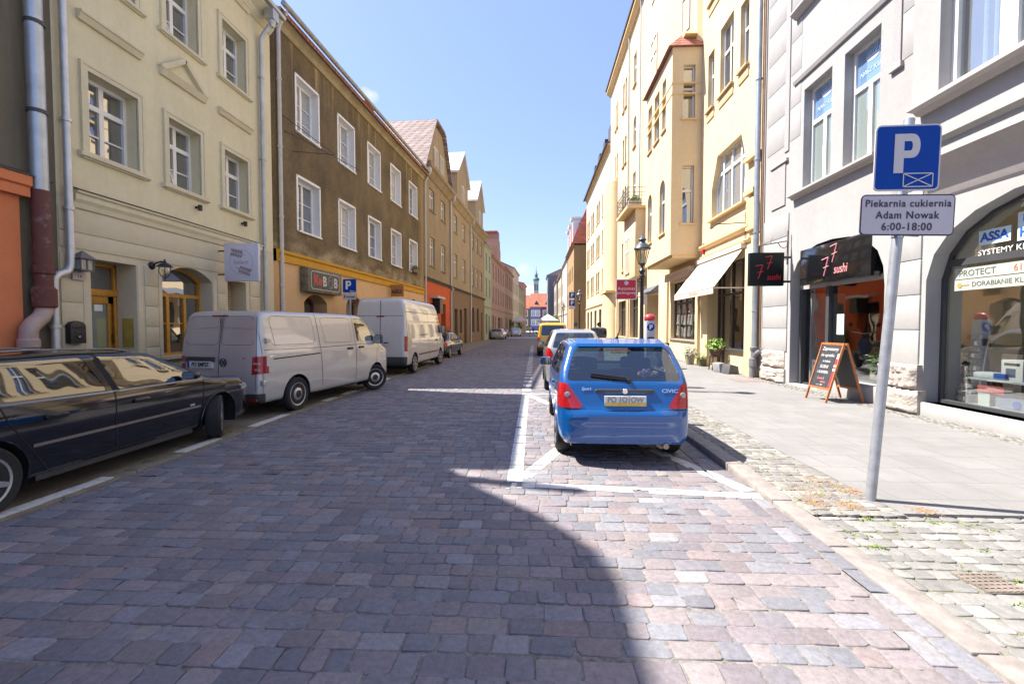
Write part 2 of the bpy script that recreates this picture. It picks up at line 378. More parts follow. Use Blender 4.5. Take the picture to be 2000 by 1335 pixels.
setts('wall_sett_strip', SMALL, 6.75, 7.22, 4.3, 24, (.08, .10), (.08, .12), .05, PALS, [3, 3, 2, 2, 1, 1], rn, fine=1, keep=False, gap=.0035, cut=(.005, .014))
PALD = [(0.259, 0.254, 0.244), (0.229, 0.225, 0.216), (0.284, 0.278, 0.267), (0.212, 0.208, 0.199), (0.262, 0.257, 0.247), (0.317, 0.311, 0.298)]
setts('driveway', SETT, 2.45, 7.2, .5, 4.14, (.105, .14), (.11, .18), .022, PALD, [3, 3, 3, 2, 1, 1], rn, keep=False, gap=.005, cut=(.008, .024))
strip('left_pavement', [(-9, -8), (-4.79, -8), (-4.79, 120), (-9, 120)], M('left_paving', (.20, .18, .15), .9, var=.35, scale=2.2, bump=.4, bscale=30), .012)
# moss and grass growing in the joints
def tufts(name, spots, rnd, label):
    mb = MB()
    for (x, y, z, rad, n) in spots:
        for _ in range(n):
            a = rnd.uniform(0, 6.28); r = rad * math.sqrt(rnd.random()); px, py = x + r * math.cos(a), y + r * math.sin(a)
            h = rnd.uniform(.006, .022); b = rnd.uniform(0, 6.28); wv = .008
            mb.m = rnd.randrange(3)
            mb.add([(px - wv * math.cos(b), py - wv * math.sin(b), z), (px + wv * math.cos(b), py + wv * math.sin(b), z), (px + rnd.uniform(-.03, .03), py + rnd.uniform(-.03, .03), z + h)], [(0, 1, 2)])
    o = mb.build(name, [M('grass_a', (.10, .17, .02), .7), M('grass_b', (.17, .25, .035), .7), M('grass_c', (.26, .30, .07), .7)], recalc=False)
    return tag(o, label, 'grass', kind='stuff')
sp = []
for i in range(140):
    x, y = rn.uniform(2.5, 6.2), rn.uniform(1.3, 4.1)
    if rn.random() < .75: 
        for k in range(4): sp.append((x + rn.uniform(-.015, .015), y + k * .03, .018, .022, 7)) if rn.random() < .5 else sp.append((x + k * .035, y + rn.uniform(-.012, .012), .018, .022, 7))
tufts('joint_grass', sp, rn, 'short grass and moss in the joints of the crossover stones')
sp = [(-4.86 + rn.uniform(-.05, .04), rn.uniform(4.2, 16), .02, .05, 8) for _ in range(26)] + [(-4.83, 5.4, .02, .07, 60), (-4.85, 6.95, .02, .05, 30)]
tufts('kerb_weeds', sp, rn, 'weeds along the left kerb')
sp = [(rn.uniform(2.48, 3.2), rn.uniform(4.1, 9), .043, .02, 5) for _ in range(70)]
tufts('pavement_moss', sp, rn, 'thin moss between the small stones beside the kerb')
# sand spilt round the sign post
SAND = M('orange_sand', (.38, .22, .10), 1., var=.25, scale=20)
mb = MB()
for _ in range(1500):
    cx_, cy_, s_ = rn.choice([(2.72, 4.62, .11), (3.0, 4.95, .12), (2.62, 4.35, .07), (3.15, 4.70, .07), (2.9, 4.3, .06), (3.5, 4.22, .05)])
    x, y = rn.gauss(cx_, s_), rn.gauss(cy_, s_); r = rn.uniform(.003, .009); a0 = rn.uniform(0, 6)
    mb.face([(x + r * math.cos(a0 + k * 1.05) * rn.uniform(.6, 1), y + r * math.sin(a0 + k * 1.05) * rn.uniform(.6, 1), (.050 if x < 3.25 else .048) + rn.uniform(0, .004)) for k in range(6)])
tag(mb.build('spilt_sand', SAND, recalc=False), 'orange sand scattered over the small stones by the kerb', 'sand', kind='stuff')
# paint on the stones: every stone top is clipped by the painted shape
PAINT = NT('road_paint'); _co = PAINT.coord()
PAINT.set(Base_Color=PAINT.mix(PAINT.ramp(PAINT.noise(_co, 22, 6, .75), [(.50, 0), (.72, .8)]), (.62, .61, .58), (.30, .27, .26)), Roughness=.7)
PAINT.bump(PAINT.noise(_co, 70, 6, .7), .25, .01)
def clip(poly, quad):
    out = poly
    for i in range(len(quad)):
        a, b = quad[i], quad[(i + 1) % len(quad)]; inp, out = out, []
        sd = lambda p: (b[0] - a[0]) * (p[1] - a[1]) - (b[1] - a[1]) * (p[0] - a[0])
        for k in range(len(inp)):
            p, q = inp[k], inp[(k + 1) % len(inp)]; dp, dq = sd(p), sd(q)
            if dp >= 0: out.append(p)
            if dp * dq < 0:
                t = dp / (dp - dq); out.append(tuple(p[m] + (q[m] - p[m]) * t for m in range(3)))
        if len(out) < 3: return []
    return out
def lineq(a, b, wd):
    d = Vector((b[0] - a[0], b[1] - a[1])).normalized() * wd / 2; n = Vector((-d.y, d.x))
    return [(a[0] + n.x, a[1] + n.y), (a[0] - n.x, a[1] - n.y), (b[0] - n.x, b[1] - n.y), (b[0] + n.x, b[1] + n.y)]
def painted(name, quads, keep=1.):
    mb = MB()
    for q in quads:
        xs = [p[0] for p in q]; ys = [p[1] for p in q]
        for cx, cy, top, full in STONES:
            if min(xs) - .25 < cx < max(xs) + .25 and min(ys) - .25 < cy < max(ys) + .25 and rn.random() < keep:
                ex = [(cx + (p[0] - cx) * 1.13, cy + (p[1] - cy) * 1.13, p[2] + .004) for p in top]
                c = clip(ex, q)
                if c: mb.face(c)
    return struct(mb.build(name, PAINT.m, recalc=False))
painted('parking_bay_marking', [lineq((-.22, 4.72), (-.24, 11.5), .17), lineq((-.25, 4.85), (2.26, 4.62), .15), lineq((-.2, 11.4), (2.25, 11.4), .14)], .97)
painted('parking_bay_cross', [lineq((-.16, 4.95), (2.2, 11.3), .16), lineq((2.2, 4.75), (-.18, 11.3), .16)], .9)
painted('edge_dashes', [lineq((-.22, y), (-.22, y + .42), .24) for y in np.arange(11.9, 40, .95)], .95)
mb = MB()
for y0, y1 in ((3.6, 4.75), (5.75, 6.5), (7.3, 8.35), (9.9, 10.4), (10.9, 11.6), (13.2, 14.4), (16.8, 18), (21, 22)):
    y = y0
    while y < y1:
        l = rn.uniform(.12, .4); mb.box(-4.79 + rn.uniform(0, .015), -4.63 - rn.uniform(0, .02), y, min(y + l, y1), .03, .0375); y += l + rn.uniform(0, .012)
struct(mb.build('kerb_paint', PAINT.m))
strip('pale_far_band', [(-4.6, 66), (2.25, 66), (2.25, 70), (-4.6, 70)], M('pale_band', (.55, .54, .52), .8), .012)  # pale band laid across the road far along
# ---------------------------------------------------------------- building kit (local x along the facade, y inwards, z up)
def O(s0, s1, z0, z1, top=None, dep=.2): return dict(s0=s0, s1=s1, z0=z0, z1=z1, top=top, dep=dep)
def toppts(o):
    s0, s1, z1, t = o['s0'], o['s1'], o['z1'], o['top']
    if t is None: return [(s1, z1), (s0, z1)]
    if isinstance(t, list): return t
    W = s1 - s0; n = 12; c = (s0 + s1) / 2
    if t >= W * .3:          # half ellipse
        return [(c + W / 2 * math.cos(math.pi * i / n), z1 - t + t * math.sin(math.pi * i / n)) for i in range(n + 1)]
    r = (W * W / 4 + t * t) / (2 * t); a = math.asin(W / 2 / r)
    return [(c + r * math.sin(a - 2 * a * i / n), z1 - r + r * math.cos(a - 2 * a * i / n)) for i in range(n + 1)]
def outline(o): return [(o['s0'], o['z0']), (o['s1'], o['z0'])] + toppts(o)
def inset(o, pts, d):
    W, H = o['s1'] - o['s0'], o['z1'] - o['z0']
    return [(o['s0'] + d + (s - o['s0']) * (W - 2 * d) / W, o['z0'] + d + (z - o['z0']) * (H - 2 * d) / H) for s, z in pts]
def zat(pts, s):
    best = None
    for a, b in zip(pts[1:], pts[2:] + pts[:1]):
        lo, hi = min(a[0], b[0]), max(a[0], b[0])
        if lo - 1e-6 <= s <= hi + 1e-6:
            z = max(a[1], b[1]) if hi - lo < 1e-6 else a[1] + (b[1] - a[1]) * (s - a[0]) / (b[0] - a[0])
            best = z if best is None else max(best, z)
    return best
def wall(h, L, z0, z1, ops, mat, name='wall', D=None, y=0., s_from=0., reveal=None, sides=True):
    mb = MB(); S = sorted({s_from, L} | {o[k] for o in ops for k in ('s0', 's1')}); Z = sorted({z0, z1} | {o[k] for o in ops for k in ('z0', 'z1')})
    S = [s for s in S if s_from <= s <= L]; Z = [z for z in Z if z0 <= z <= z1]
    for a, b in zip(S, S[1:]):
        for c, d in zip(Z, Z[1:]):
            m, q = (a + b) / 2, (c + d) / 2
            if any(o['s0'] < m < o['s1'] and o['z0'] < q < o['z1'] for o in ops): continue
            mb.face([(a, y, c), (b, y, c), (b, y, d), (a, y, d)])
    for o in ops:
        t = toppts(o)
        for p, q in zip(t, t[1:]):
            if abs(p[0] - q[0]) > 1e-6 and (abs(p[1] - o['z1']) > 1e-6 or abs(q[1] - o['z1']) > 1e-6):
                mb.face([(p[0], y, p[1]), (p[0], y, o['z1']), (q[0], y, o['z1']), (q[0], y, q[1])])
        ol = outline(o); mb.m = 1 if reveal else 0
        for p, q in zip(ol, ol[1:] + ol[:1]): mb.face([(p[0], y, p[1]), (q[0], y, q[1]), (q[0], y + o['dep'], q[1]), (p[0], y + o['dep'], p[1])])
        mb.m = 0
    if D and sides:
        mb.face([(s_from, y, z0), (s_from, y, z1), (s_from, D, z1), (s_from, D, z0)]); mb.face([(L, y, z0), (L, D, z0), (L, D, z1), (L, y, z1)])
        mb.face([(s_from, D, z0), (s_from, D, z1), (L, D, z1), (L, D, z0)])
    return mb.build(name, [mat, reveal] if reveal else mat, h, recalc=False)
def window(h, o, fmat=None, fr=.06, mull=(.5,), trans=(.66,), pane=None, sill=None, sur=None, y=0., name='window', bars=(), mw=.05, sillmat=None, surmat=None, sproud=.08, mlow=False):
    fmat = fmat or PVC; d = y + o['dep']; ol = outline(o); il = inset(o, ol, fr); mb = MB(); n = len(ol)
    o0 = [(p[0], d, p[1]) for p in ol]; i0 = [(p[0], d, p[1]) for p in il]; i1 = [(p[0], d + .07, p[1]) for p in il]
    mb.add(o0 + i0 + i1, [(k, (k + 1) % n, n + (k + 1) % n, n + k) for k in range(n)] + [(n + k, n + (k + 1) % n, 2 * n + (k + 1) % n, 2 * n + k) for k in range(n)])
    W, H = o['s1'] - o['s0'], o['z1'] - o['z0']
    for m in mull:
        s = o['s0'] + W * m; mb.box(s - mw, s + mw, d + .008, d + .06, o['z0'] + fr * .5, (o['z0'] + H * trans[0]) if mlow else zat(ol, s) - fr * .5)
    for t in trans:
        z = o['z0'] + H * t; mb.box(o['s0'] + fr * .5, o['s1'] - fr * .5, d + .004, d + .062, z - mw, z + mw)
    for bs in bars: 
        z = o['z0'] + H * bs; mb.box(o['s0'] + fr * .5, o['s1'] - fr * .5, d + .02, d + .05, z - .014, z + .014)
    w_ = mb.build(name, fmat, h, recalc=False)
    MB().face([(p[0], d + .055, p[1]) for p in il]).build('pane', pane or WIN, w_, recalc=False)
    if sill:
        MB().box(o['s0'] - sill, o['s1'] + sill, y - sproud, d, o['z0'] - .06, o['z0'] - .002).build('sill', sillmat or ZINC, w_)
    if sur:
        ou = inset(o, ol, -sur); mb = MB(); pr = y - .035
        a = [(p[0], pr, p[1]) for p in ol]; b = [(p[0], pr, p[1]) for p in ou]; c = [(p[0], y, p[1]) for p in ou]; e = [(p[0], y + .01, p[1]) for p in ol]
        mb.add(a + b + c + e, [(k, (k + 1) % n, n + (k + 1) % n, n + k) for k in range(n)] + [(n + k, n + (k + 1) % n, 2 * n + (k + 1) % n, 2 * n + k) for k in range(n)]
               + [(k, (k + 1) % n, 3 * n + (k + 1) % n, 3 * n + k) for k in range(n)])
        mid = inset(o, ol, -sur * .62); 
        q1 = [(p[0], pr - .012, p[1]) for p in mid]; q2 = [(p[0], pr - .012, p[1]) for p in ou]; q3 = [(p[0], pr, p[1]) for p in mid]; q4 = [(p[0], pr, p[1]) for p in inset(o, ol, -sur * 1.0)]
        mb.add(q1 + q2 + q3 + q4, [(k, (k + 1) % n, n + (k + 1) % n, n + k) for k in range(n)] + [(k, (k + 1) % n, 2 * n + (k + 1) % n, 2 * n + k) for k in range(n)] + [(n + k, n + (k + 1) % n, 3 * n + (k + 1) % n, 3 * n + k) for k in range(n)])
        mb.build('surround', surmat, w_, recalc=False)
    return w_
def prof(h, name, s0, s1, pts, mat, smooth=None):
    """moulding: profile (y, z) run along the facade"""
    return MB().prism(pts, s0, s1, lambda u, v, d: (d, u, v)).build(name, mat, h, smooth=smooth)
def cornice(h, s0, s1, z, hgt, proud, mat, name='cornice'):
    return prof(h, name, s0, s1, [(.02, z), (-.03, z), (-proud * .35, z + hgt * .3), (-proud * .4, z + hgt * .45), (-proud, z + hgt * .8), (-proud, z + hgt), (.02, z + hgt)], mat)
def gable_roof(h, L, eave, ridge, D, mat, over=.3, name='roof', s0=0., thick=.16):
    mb = MB(); m = D / 2; sl = (ridge - eave) / m; e = eave - sl * over
    for f in (lambda y: y, lambda y: D - y):
        mb.add([(s0 - .02, f(-over), e), (L + .02, f(-over), e), (L + .02, f(m), ridge), (s0 - .02, f(m), ridge), (s0 - .02, f(-over), e + thick), (L + .02, f(-over), e + thick), (L + .02, f(m), ridge + thick), (s0 - .02, f(m), ridge + thick)],
               [(3, 2, 1, 0), (4, 5, 6, 7), (0, 1, 5, 4), (1, 2, 6, 5), (2, 3, 7, 6), (3, 0, 4, 7)])
    o = mb.build(name, mat, h)
    MB().face([(s0, 0, eave), (s0, D, eave), (s0, m, ridge)]).face([(L, 0, eave), (L, D, eave), (L, m, ridge)]).build('gable_end', h['wm'] if 'wm' in h else MATS.get('gable_plaster') or plaster('gable_plaster', (.42, .36, .27)), h)
    return o
def pipe(h, pts, r, mat, name='drainpipe', rings=(), rmat=None, hopper=None):
    mb = MB().tube(pts, r, 12)
    if hopper: 
        x, y, z = hopper; mb.box(x - .14, x + .14, y - .12, y + .12, z, z + .26); mb.lathe([(r, z - .16), (.11, z)], 10, (x, y, 0))
    p = mb.build(name, mat, h, smooth=40)
    if rings:
        for z in rings:
            x, y = min(pts, key=lambda q: abs(q[2] - z))[:2]; mb = MB(); mb.lathe([(r + .001, z - .03), (r + .018, z - .026), (r + .018, z + .026), (r + .001, z + .03)], 12, (x, y, 0)); mb.box(x - .008, x + .008, y, y + .12, z - .01, z + .01); mb.build('bracket', rmat or mat, p, smooth=40)
    return p
def house(name, label, p0, rz): return thing(name, label, 'house', (p0[0], p0[1], 0), R(rz))

# ---------------------------------------------------------------- left side, nearest: dark house with orange shop base
pl_dark = plaster('sooty_roughcast', (.17, .145, .105), .5, (.07, .06, .05), .35, (.30, .26, .17), bump=.6)
pl_orange = plaster('orange_render', (.66, .22, .10), .12, (.3, .1, .05))
h = house('corner_house', 'sooty grey-brown house with an orange ground floor, cut off by the left edge', (-7.6, -9.5), 90)
ops = [O(13.0, 14.2, 4.9, 6.6), O(10.2, 11.4, 4.9, 6.6), O(7.4, 8.6, 4.9, 6.6), O(13.0, 14.2, 8.2, 9.9), O(11, 12.2, 8.2, 9.9)]
wall(h, 14.4, 3.95, 12.45, ops, pl_dark, D=10)
MB().prism([(14.4, 3.96), (16.42, 3.96), (16.42, 10.0), (15.9, 10.6), (15.3, 11.7), (14.8, 12.3), (14.4, 12.45)], .001, 10, lambda u, v, q: (u, q, v)).build('gable_end', pl_dark, h)  # upper slope out of view, shaped for the shadow edge on the road
for o in ops: window(h, o, sill=.08)
wall(h, 15.85, 0, 3.6, [O(10.5, 14.2, .6, 3.0, dep=.3)], pl_orange, 'ground_floor', D=10, y=-.06)
wall(h, 16.42, 0, 3.95, [], pl_dark, 'side_strip', y=.0, s_from=15.85, D=10)
window(h, O(10.5, 14.2, .6, 3.0, dep=.3), BLACK, mull=(.33, .66), trans=(), y=-.06, name='shop_window')
prof(h, 'ledge', 0, 15.92, [(.0, 3.6), (-.16, 3.6), (-.16, 3.74), (-.2, 3.76), (-.2, 3.9), (.0, 3.98)], pl_orange)
prof(h, 'ledge_flashing', 0, 15.93, [(.01, 3.985), (-.22, 3.905), (-.22, 3.92), (.01, 4.01)], M('dark_flashing', (.06, .06, .062), .5, .3))
mb = MB()   # unseen roof; the sloped end towards the next house is shaped for its shadow
mb.add([(0, 0, 12.45), (14.4, 0, 12.45), (14.4, 10, 12.45), (0, 10, 12.45), (0, 5, 12.7), (14.4, 5, 12.7)], [(0, 1, 5, 4), (2, 3, 4, 5), (1, 2, 5), (0, 4, 3)])
mb.build('roof', tiles('brown_tiles', (.18, .09, .06)), h)
rust = NT('rusty_pipe'); _c = rust.coord()
rust.set(Base_Color=rust.mix(rust.ramp(rust.noise(_c, 5, 6, .7), [(.56, 0), (.72, 1)]), (.12, .038, .03), (.20, .18, .18)), Roughness=.7); rust.bump(rust.noise(_c, 40), .3, .01)
pinkp = M('pink_grey_pipe', (.40, .30, .265), .5, var=.15)
p = pipe(h, [(16.02, -.16, 12), (16.05, -.16, 3.72)], .105, ZINC, rings=(6.2, 4.9), rmat=DGREY)
q = MB().tube([(16.05, -.16, 3.74), (16.06, -.16, 2.2)], .112, 14).lathe([(.115, 2.62), (.135, 2.6), (.135, 2.5), (.115, 2.48)], 14, (16.06, -.16, 0)).lathe([(.115, 2.3), (.15, 2.26), (.15, 2.0), (.13, 1.98)], 14, (16.06, -.16, 0)).build('rusty_section', rust.m, p, smooth=40); q['label'] = 'rusty brown lower length of the pipe'
q = MB().tube([(16.06, -.16, 2.02), (16.05, -.16, 1.93), (15.99, -.18, 1.84), (15.86, -.2, 1.74), (15.80, -.2, 1.66), (15.79, -.2, 1.5), (15.79, -.2, .02)], .108, 14).lathe([(.11, 1.52), (.128, 1.5), (.128, 1.4), (.11, 1.38)], 14, (15.79, -.2, 0)).lathe([(.11, 1.22), (.124, 1.2), (.124, 1.14), (.11, 1.12)], 14, (15.79, -.2, 0)).build('pipe_offset', pinkp, p, smooth=40); q['label'] = 'pinkish cranked foot of the pipe'

# ---------------------------------------------------------------- beige house
pl_beige = plaster('beige_render', (.70, .64, .44), .16, (.32, .29, .2), .13, (.42, .38, .27), bump=.2)
pl_beige2 = plaster('beige_trim', (.66, .605, .435), .1, (.25, .22, .15), bump=.1)
pl_taupe = plaster('taupe_base', (.62, .555, .405), .12, (.2, .18, .14), bump=.15)
h = house('beige_house', 'beige house with moulded window surrounds and a triangular pediment, right of the orange base', (-7.6, 6.93), 90); hb = h
L = 6.0
rows = []
for (a, b) in ((.55, 1.53), (2.26, 3.16), (3.96, 4.86)):
    rows += [O(a, b, 4.66, 6.02, dep=.22), O(a, b, 7.78, 9.14, dep=.22)]
gops = [O(.52, 1.42, .12, 2.86, dep=.4), O(2.02, 3.47, 1.08, 2.98, top=.26, dep=.3), O(4.0, 4.72, .12, 2.84, dep=.4)]
wall(h, L, 3.85, 10.2, rows, pl_beige, D=10)
wall(h, L, 0, 3.85, gops, pl_taupe, 'ground_floor', D=10)
for i, o in enumerate(rows):
    wdw = window(h, o, sur=.13, surmat=pl_beige2, bars=(.30,), pane=WIN, mw=.045)
    MB().prism([(-.03, 0), (-.09, .02), (-.09, .075), (-.03, .09), (.2, .09), (.2, 0)], o['s0'] - .2, o['s1'] + .2, lambda u, v, d, z=o['z0'] - .12: (d, u, z + v)).build('sill', pl_beige2, wdw)
    if i in (2, 3, 5):      # tilted-in left sash
        mb = MB(); m = Matrix.Translation((o['s0'] + .06, o['dep'] + .05, o['z0'] + .05)) @ Matrix.Rotation(R(-14), 4, 'X')
        w2, h2 = (o['s1'] - o['s0']) / 2 - .1, (o['z1'] - o['z0']) * .6
        for x0, x1, z0, z1 in ((0, w2, 0, .05), (0, w2, h2 - .05, h2), (0, .05, 0, h2), (w2 - .05, w2, 0, h2)):
            mb.mbox(m @ Matrix.Translation(((x0 + x1) / 2, -.05, (z0 + z1) / 2)), x1 - x0, .05, z1 - z0)
        mb.build('open_sash', PVC, wdw)
for (a, b, z) in ((.40, 1.62, 6.8), (3.78, 5.02, 6.8), (.40, 1.62, 9.92), (2.1, 3.3, 9.92), (3.78, 5.02, 9.92)):
    prof(h, 'label_moulding', a, b, [(.0, z), (-.05, z), (-.1, z + .1), (-.12, z + .1), (-.12, z + .14), (.0, z + .16)], pl_beige2)
mb = MB(); mb.prism([(.0, 6.8), (-.05, 6.8), (-.1, 6.9), (-.12, 6.93), (.0, 6.95)], 2.07, 3.33, lambda u, v, d: (d, u, v))
for a, b in (((2.07, 6.93), (2.7, 7.4)), ((3.33, 6.93), (2.7, 7.4))): mb.bar((a[0], -.05, a[1]), (b[0], -.05, b[1]), .1, .09, (0, 1, 0))
mb.build('pediment', pl_beige2, h)
prof(h, 'string_course', .22, 5.33, [(.0, 3.66), (-.04, 3.66), (-.06, 3.74), (-.1, 3.8), (-.1, 3.88), (-.14, 3.9), (-.14, 3.93), (.0, 3.98)], pl_beige2)
prof(h, 'string_flashing', .21, 5.34, [(.0, 3.985), (-.15, 3.935), (-.15, 3.95), (.0, 4.0)], MATS['dark_flashing'])
cornice(h, -.02, L, 10.0, .42, .38, pl_beige2)
gmat = MATS['zinc_sheet']
mb = MB(); mb.tube([(0, -.44, 10.44), (L, -.44, 10.44)], .07, 10); mb.build('gutter', ZINC, h, smooth=40)
mb = MB()                # steep mansard out of view, added for the shadow it casts on the road
mb.add([(0, -.3, 10.42), (L, -.3, 10.42), (L, 1.0, 12.1), (1.1, 1.0, 12.1), (L, 5, 13), (2.5, 5, 13), (L, 10, 10.4), (0, 10, 10.4)], [(0, 1, 2, 3), (3, 2, 4, 5), (5, 4, 6, 7), (0, 3, 5, 7), (1, 6, 4, 2)])
mb.build('roof', tiles('red_brown_tiles', (.30, .12, .07)), h)
# rustication: raised blocks on the ground floor
mb = MB()
for z in np.arange(.5, 2.9, .4):
    for a, b in ((.0, .36), (1.58, 1.9), (3.62, 3.9), (4.86, 5.3)):
        mb.box(a + .01, b, -.02, .02, z, min(z + .385, 2.9))
for z0, z1 in ((2.99, 3.24), (3.26, 3.64)): mb.box(.01, 5.3, -.02, .02, z0, z1)
for (a, b, z1) in ((.38, .50, 2.9), (1.44, 1.56, 2.9), (1.92, 2.0, 2.82), (3.49, 3.6, 2.82)): mb.box(a, b, -.012, .02, .12, z1)
mb.box(0, 5.3, -.05, .02, 0, .48)
mb.build('rusticated_blocks', pl_taupe, h, bevel=.008)
# door, shop window, small door
d = MB().box(.52, .58, .4, .47, .12, 2.86).box(1.36, 1.42, .4, .47, .12, 2.86).box(.52, 1.42, .4, .47, 2.8, 2.86).box(.52, 1.42, .38, .47, 2.26, 2.38).box(.58, .68, .42, .46, .12, 2.26).box(1.25, 1.36, .42, .46, .12, 2.26).box(.58, 1.36, .42, .46, .12, .3).box(.58, 1.36, .42, .46, 2.12, 2.26).build('door', WOODY, h, bevel=.006)
MB().face([(.66, .45, .3), (1.27, .45, .3), (1.27, .45, 2.14), (.66, .45, 2.14)]).build('door_pane', glossmix('door_glass', 'dark', (.17, .23, .21), .25, .7), d)
MB().face([(.56, .45, 2.36), (1.38, .45, 2.36), (1.38, .45, 2.82), (.56, .45, 2.82)]).build('transom_pane', WIN, d)
MB().box(1.0, 1.16, .44, .449, 1.98, 2.1).build('paper_notice', WHITE, d)
MB().box(1.3, 1.345, .4, .42, .95, 1.2).box(1.3, 1.345, .4, .42, 1.38, 1.56).build('lock_plate', M('dark_brass', (.14, .07, .02), .4, .6), d)
MB().box(1.408, 1.418, .08, .30, 1.3, 1.85).build('intercom_plate', BRASS, h)
window(h, gops[1], WOODY, mull=(.34, .67), trans=(.68,), bars=(.36,), sill=.05, sillmat=pl_taupe, fr=.05, mw=.04, name='arched_window', mlow=True)
window(h, gops[2], WOODY, mull=(), trans=(.66,), name='side_door')
mb = MB()
for z in np.arange(2.0, 2.8, .06): mb.add([(4.05, .36, z), (4.67, .36, z), (4.67, .41, z + .05), (4.05, .41, z + .05)], [(0, 1, 2, 3)])
mb.build('louvre', pl_taupe, h)
# pipes of this house
pipe(h, [(.1, -.1, 10.2), (.1, -.1, 2.75), (.09, -.1, 2.66), (.04, -.1, 2.58), (-.1, -.1, 2.52), (-.16, -.1, 2.45), (-.17, -.1, 2.36), (-.17, -.1, .02)], .055, M('pale_zinc_pipe', (.56, .57, .58), .45, .5, var=.12), rings=(7.4, 5.0, 3.6, 1.7))
pipe(h, [(5.42, -.42, 9.95), (5.42, -.2, 9.7), (5.42, -.1, 9.55), (5.42, -.1, .05)], .055, ZINC, rings=(8.5, 6.3, 3.8, 1.6), hopper=(5.42, -.42, 10.0))

def on(h, s, y, z):       # facade-local point to world
    return h.matrix_basis @ Vector((s, y, z))
def at_house(h, s, y, z): p = on(h, s, y, z); return (p.x, p.y, p.z)
hrz = lambda h: h.rotation_euler.z

# ---------------------------------------------------------------- brown sooty house
br = NT('sooty_brown_render'); co = br.coord()
c = br.mix(br.ramp(br.noise(br.coord((.5, .5, .35)), 1.3, 7, .65), [(.3, 0), (.75, 1)]), (.10, .078, .047), (.26, .197, .112))
g = br.ramp(br.noise(br.coord((2.2, 2.2, .1)), 1.5, 4, .55), [(.56, 0), (.66, 1)])
sx = br.n('SeparateXYZ'); br.l(br.coord(), sx.inputs[0])
top = br.ramp(sx.outputs[2], [(0, 0), (1, 1)])
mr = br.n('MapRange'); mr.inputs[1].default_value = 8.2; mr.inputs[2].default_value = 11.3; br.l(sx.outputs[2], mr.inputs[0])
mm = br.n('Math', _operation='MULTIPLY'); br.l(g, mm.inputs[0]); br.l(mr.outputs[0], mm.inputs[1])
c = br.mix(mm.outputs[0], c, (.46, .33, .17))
mr2 = br.n('MapRange'); mr2.inputs[1].default_value = 5.0; mr2.inputs[2].default_value = 4.3; br.l(sx.outputs[2], mr2.inputs[0])
n2 = br.n('Math', _operation='MULTIPLY'); br.l(br.ramp(br.noise(br.coord((.45, .45, 1)), 1.6, 5), [(.40, 0), (.62, 1)]), n2.inputs[0]); br.l(mr2.outputs[0], n2.inputs[1])
c = br.mix(n2.outputs[0], c, (.46, .38, .24))
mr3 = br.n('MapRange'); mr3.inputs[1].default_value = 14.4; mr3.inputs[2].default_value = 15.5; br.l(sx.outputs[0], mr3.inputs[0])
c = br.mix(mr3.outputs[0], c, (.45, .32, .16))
c = br.mix(br.ramp(br.noise(co, 9, 5, .7), [(.4, 0), (.7, .5)]), c, (.08, .06, .04))
br.set(Base_Color=c, Roughness=.95, Specular_IOR_Level=.2); br.bump(br.noise(co, 45, 5), .5, .012)
pl_brown = br.m
pl_peach = plaster('peach_base', (.70, .46, .25), .14, (.30, .18, .09))
pl_mustard = plaster('mustard_band', (.60, .33, .045), .15, (.2, .1, .03))
h = house('brown_house', 'sooty brown house with white windows over a peach base and mustard band', (-8.2, 14.15), 86.5); hbr = h
BLIND = glossmix('blind_glass', 'dark', (.52, .51, .47), .18, .65)
import itertools; panes = itertools.cycle([WINL, WIN, WINL, BLIND, WINL, WIN, BLIND])
L = 15.55; ups = []
for s in (1.22, 4.13, 6.95, 9.79, 12.66): ups += [O(s, s + 1.38, 8.36, 10.2, dep=.26), O(s, s + 1.38, 5.0, 6.8, dep=.26)]
wall(h, L, 4.18, 11.5, ups, pl_brown, D=10, reveal=WHITE)
for o in ups:
    window(h, o, WHITE, fr=.09, mull=(.5,), trans=(), bars=(.3, .6), sill=.06, sillmat=WHITE, pane=next(panes), mw=.05)
    mb = MB(); a, b, c_, d_ = o['s0'], o['s1'], o['z0'], o['z1']; k = .09
    for x0, x1, z0, z1 in ((a - k, a, c_, d_ + k), (b, b + k, c_, d_ + k), (a - k, b + k, d_, d_ + k)): mb.box(x0, x1, -.012, .01, z0, z1)
    mb.build('painted_band', WHITE, h)
gops = [O(1.45, 3.0, 0, 2.86, top=.3, dep=.55), O(4.55, 6.1, 0, 3.0, top=.55, dep=.4), O(8.0, 9.6, .9, 3.0, top=.3, dep=.3), O(12.4, 14.0, 0, 3.35, top=.75, dep=.4)]
wall(h, L, 0, 3.78, gops, pl_peach, 'ground_floor', D=10, y=-.03)
for o in gops: window(h, o, M('brown_door_wood', (.10, .055, .03), .5, var=.2), mull=(.5,), trans=(.7,), y=-.03, name='door' if o['z0'] == 0 else 'window', pane=WINL if o is gops[1] else WIN)
prof(h, 'band', -.02, L, [(.0, 3.78), (-.1, 3.78), (-.1, 3.86), (-.06, 3.88), (-.06, 4.02), (-.12, 4.06), (-.12, 4.14), (.0, 4.18)], pl_mustard)
prof(h, 'eaves', -.05, L + .02, [(.0, 11.15), (-.06, 11.15), (-.12, 11.32), (-.22, 11.4), (-.3, 11.55), (-.3, 11.62), (.0, 11.62)], plaster('weathered_cornice', (.42, .34, .2), .55, (.13, .11, .07)))
MB().tube([(-.1, -.42, 11.68), (L + .05, -.42, 11.68)], .085, 10).build('gutter', M('dull_gutter', (.32, .33, .3), .55, .4, var=.25), h, smooth=40)
rf = gable_roof(h, L, 11.6, 14.6, 10, MATS['red_brown_tiles'] , .38)
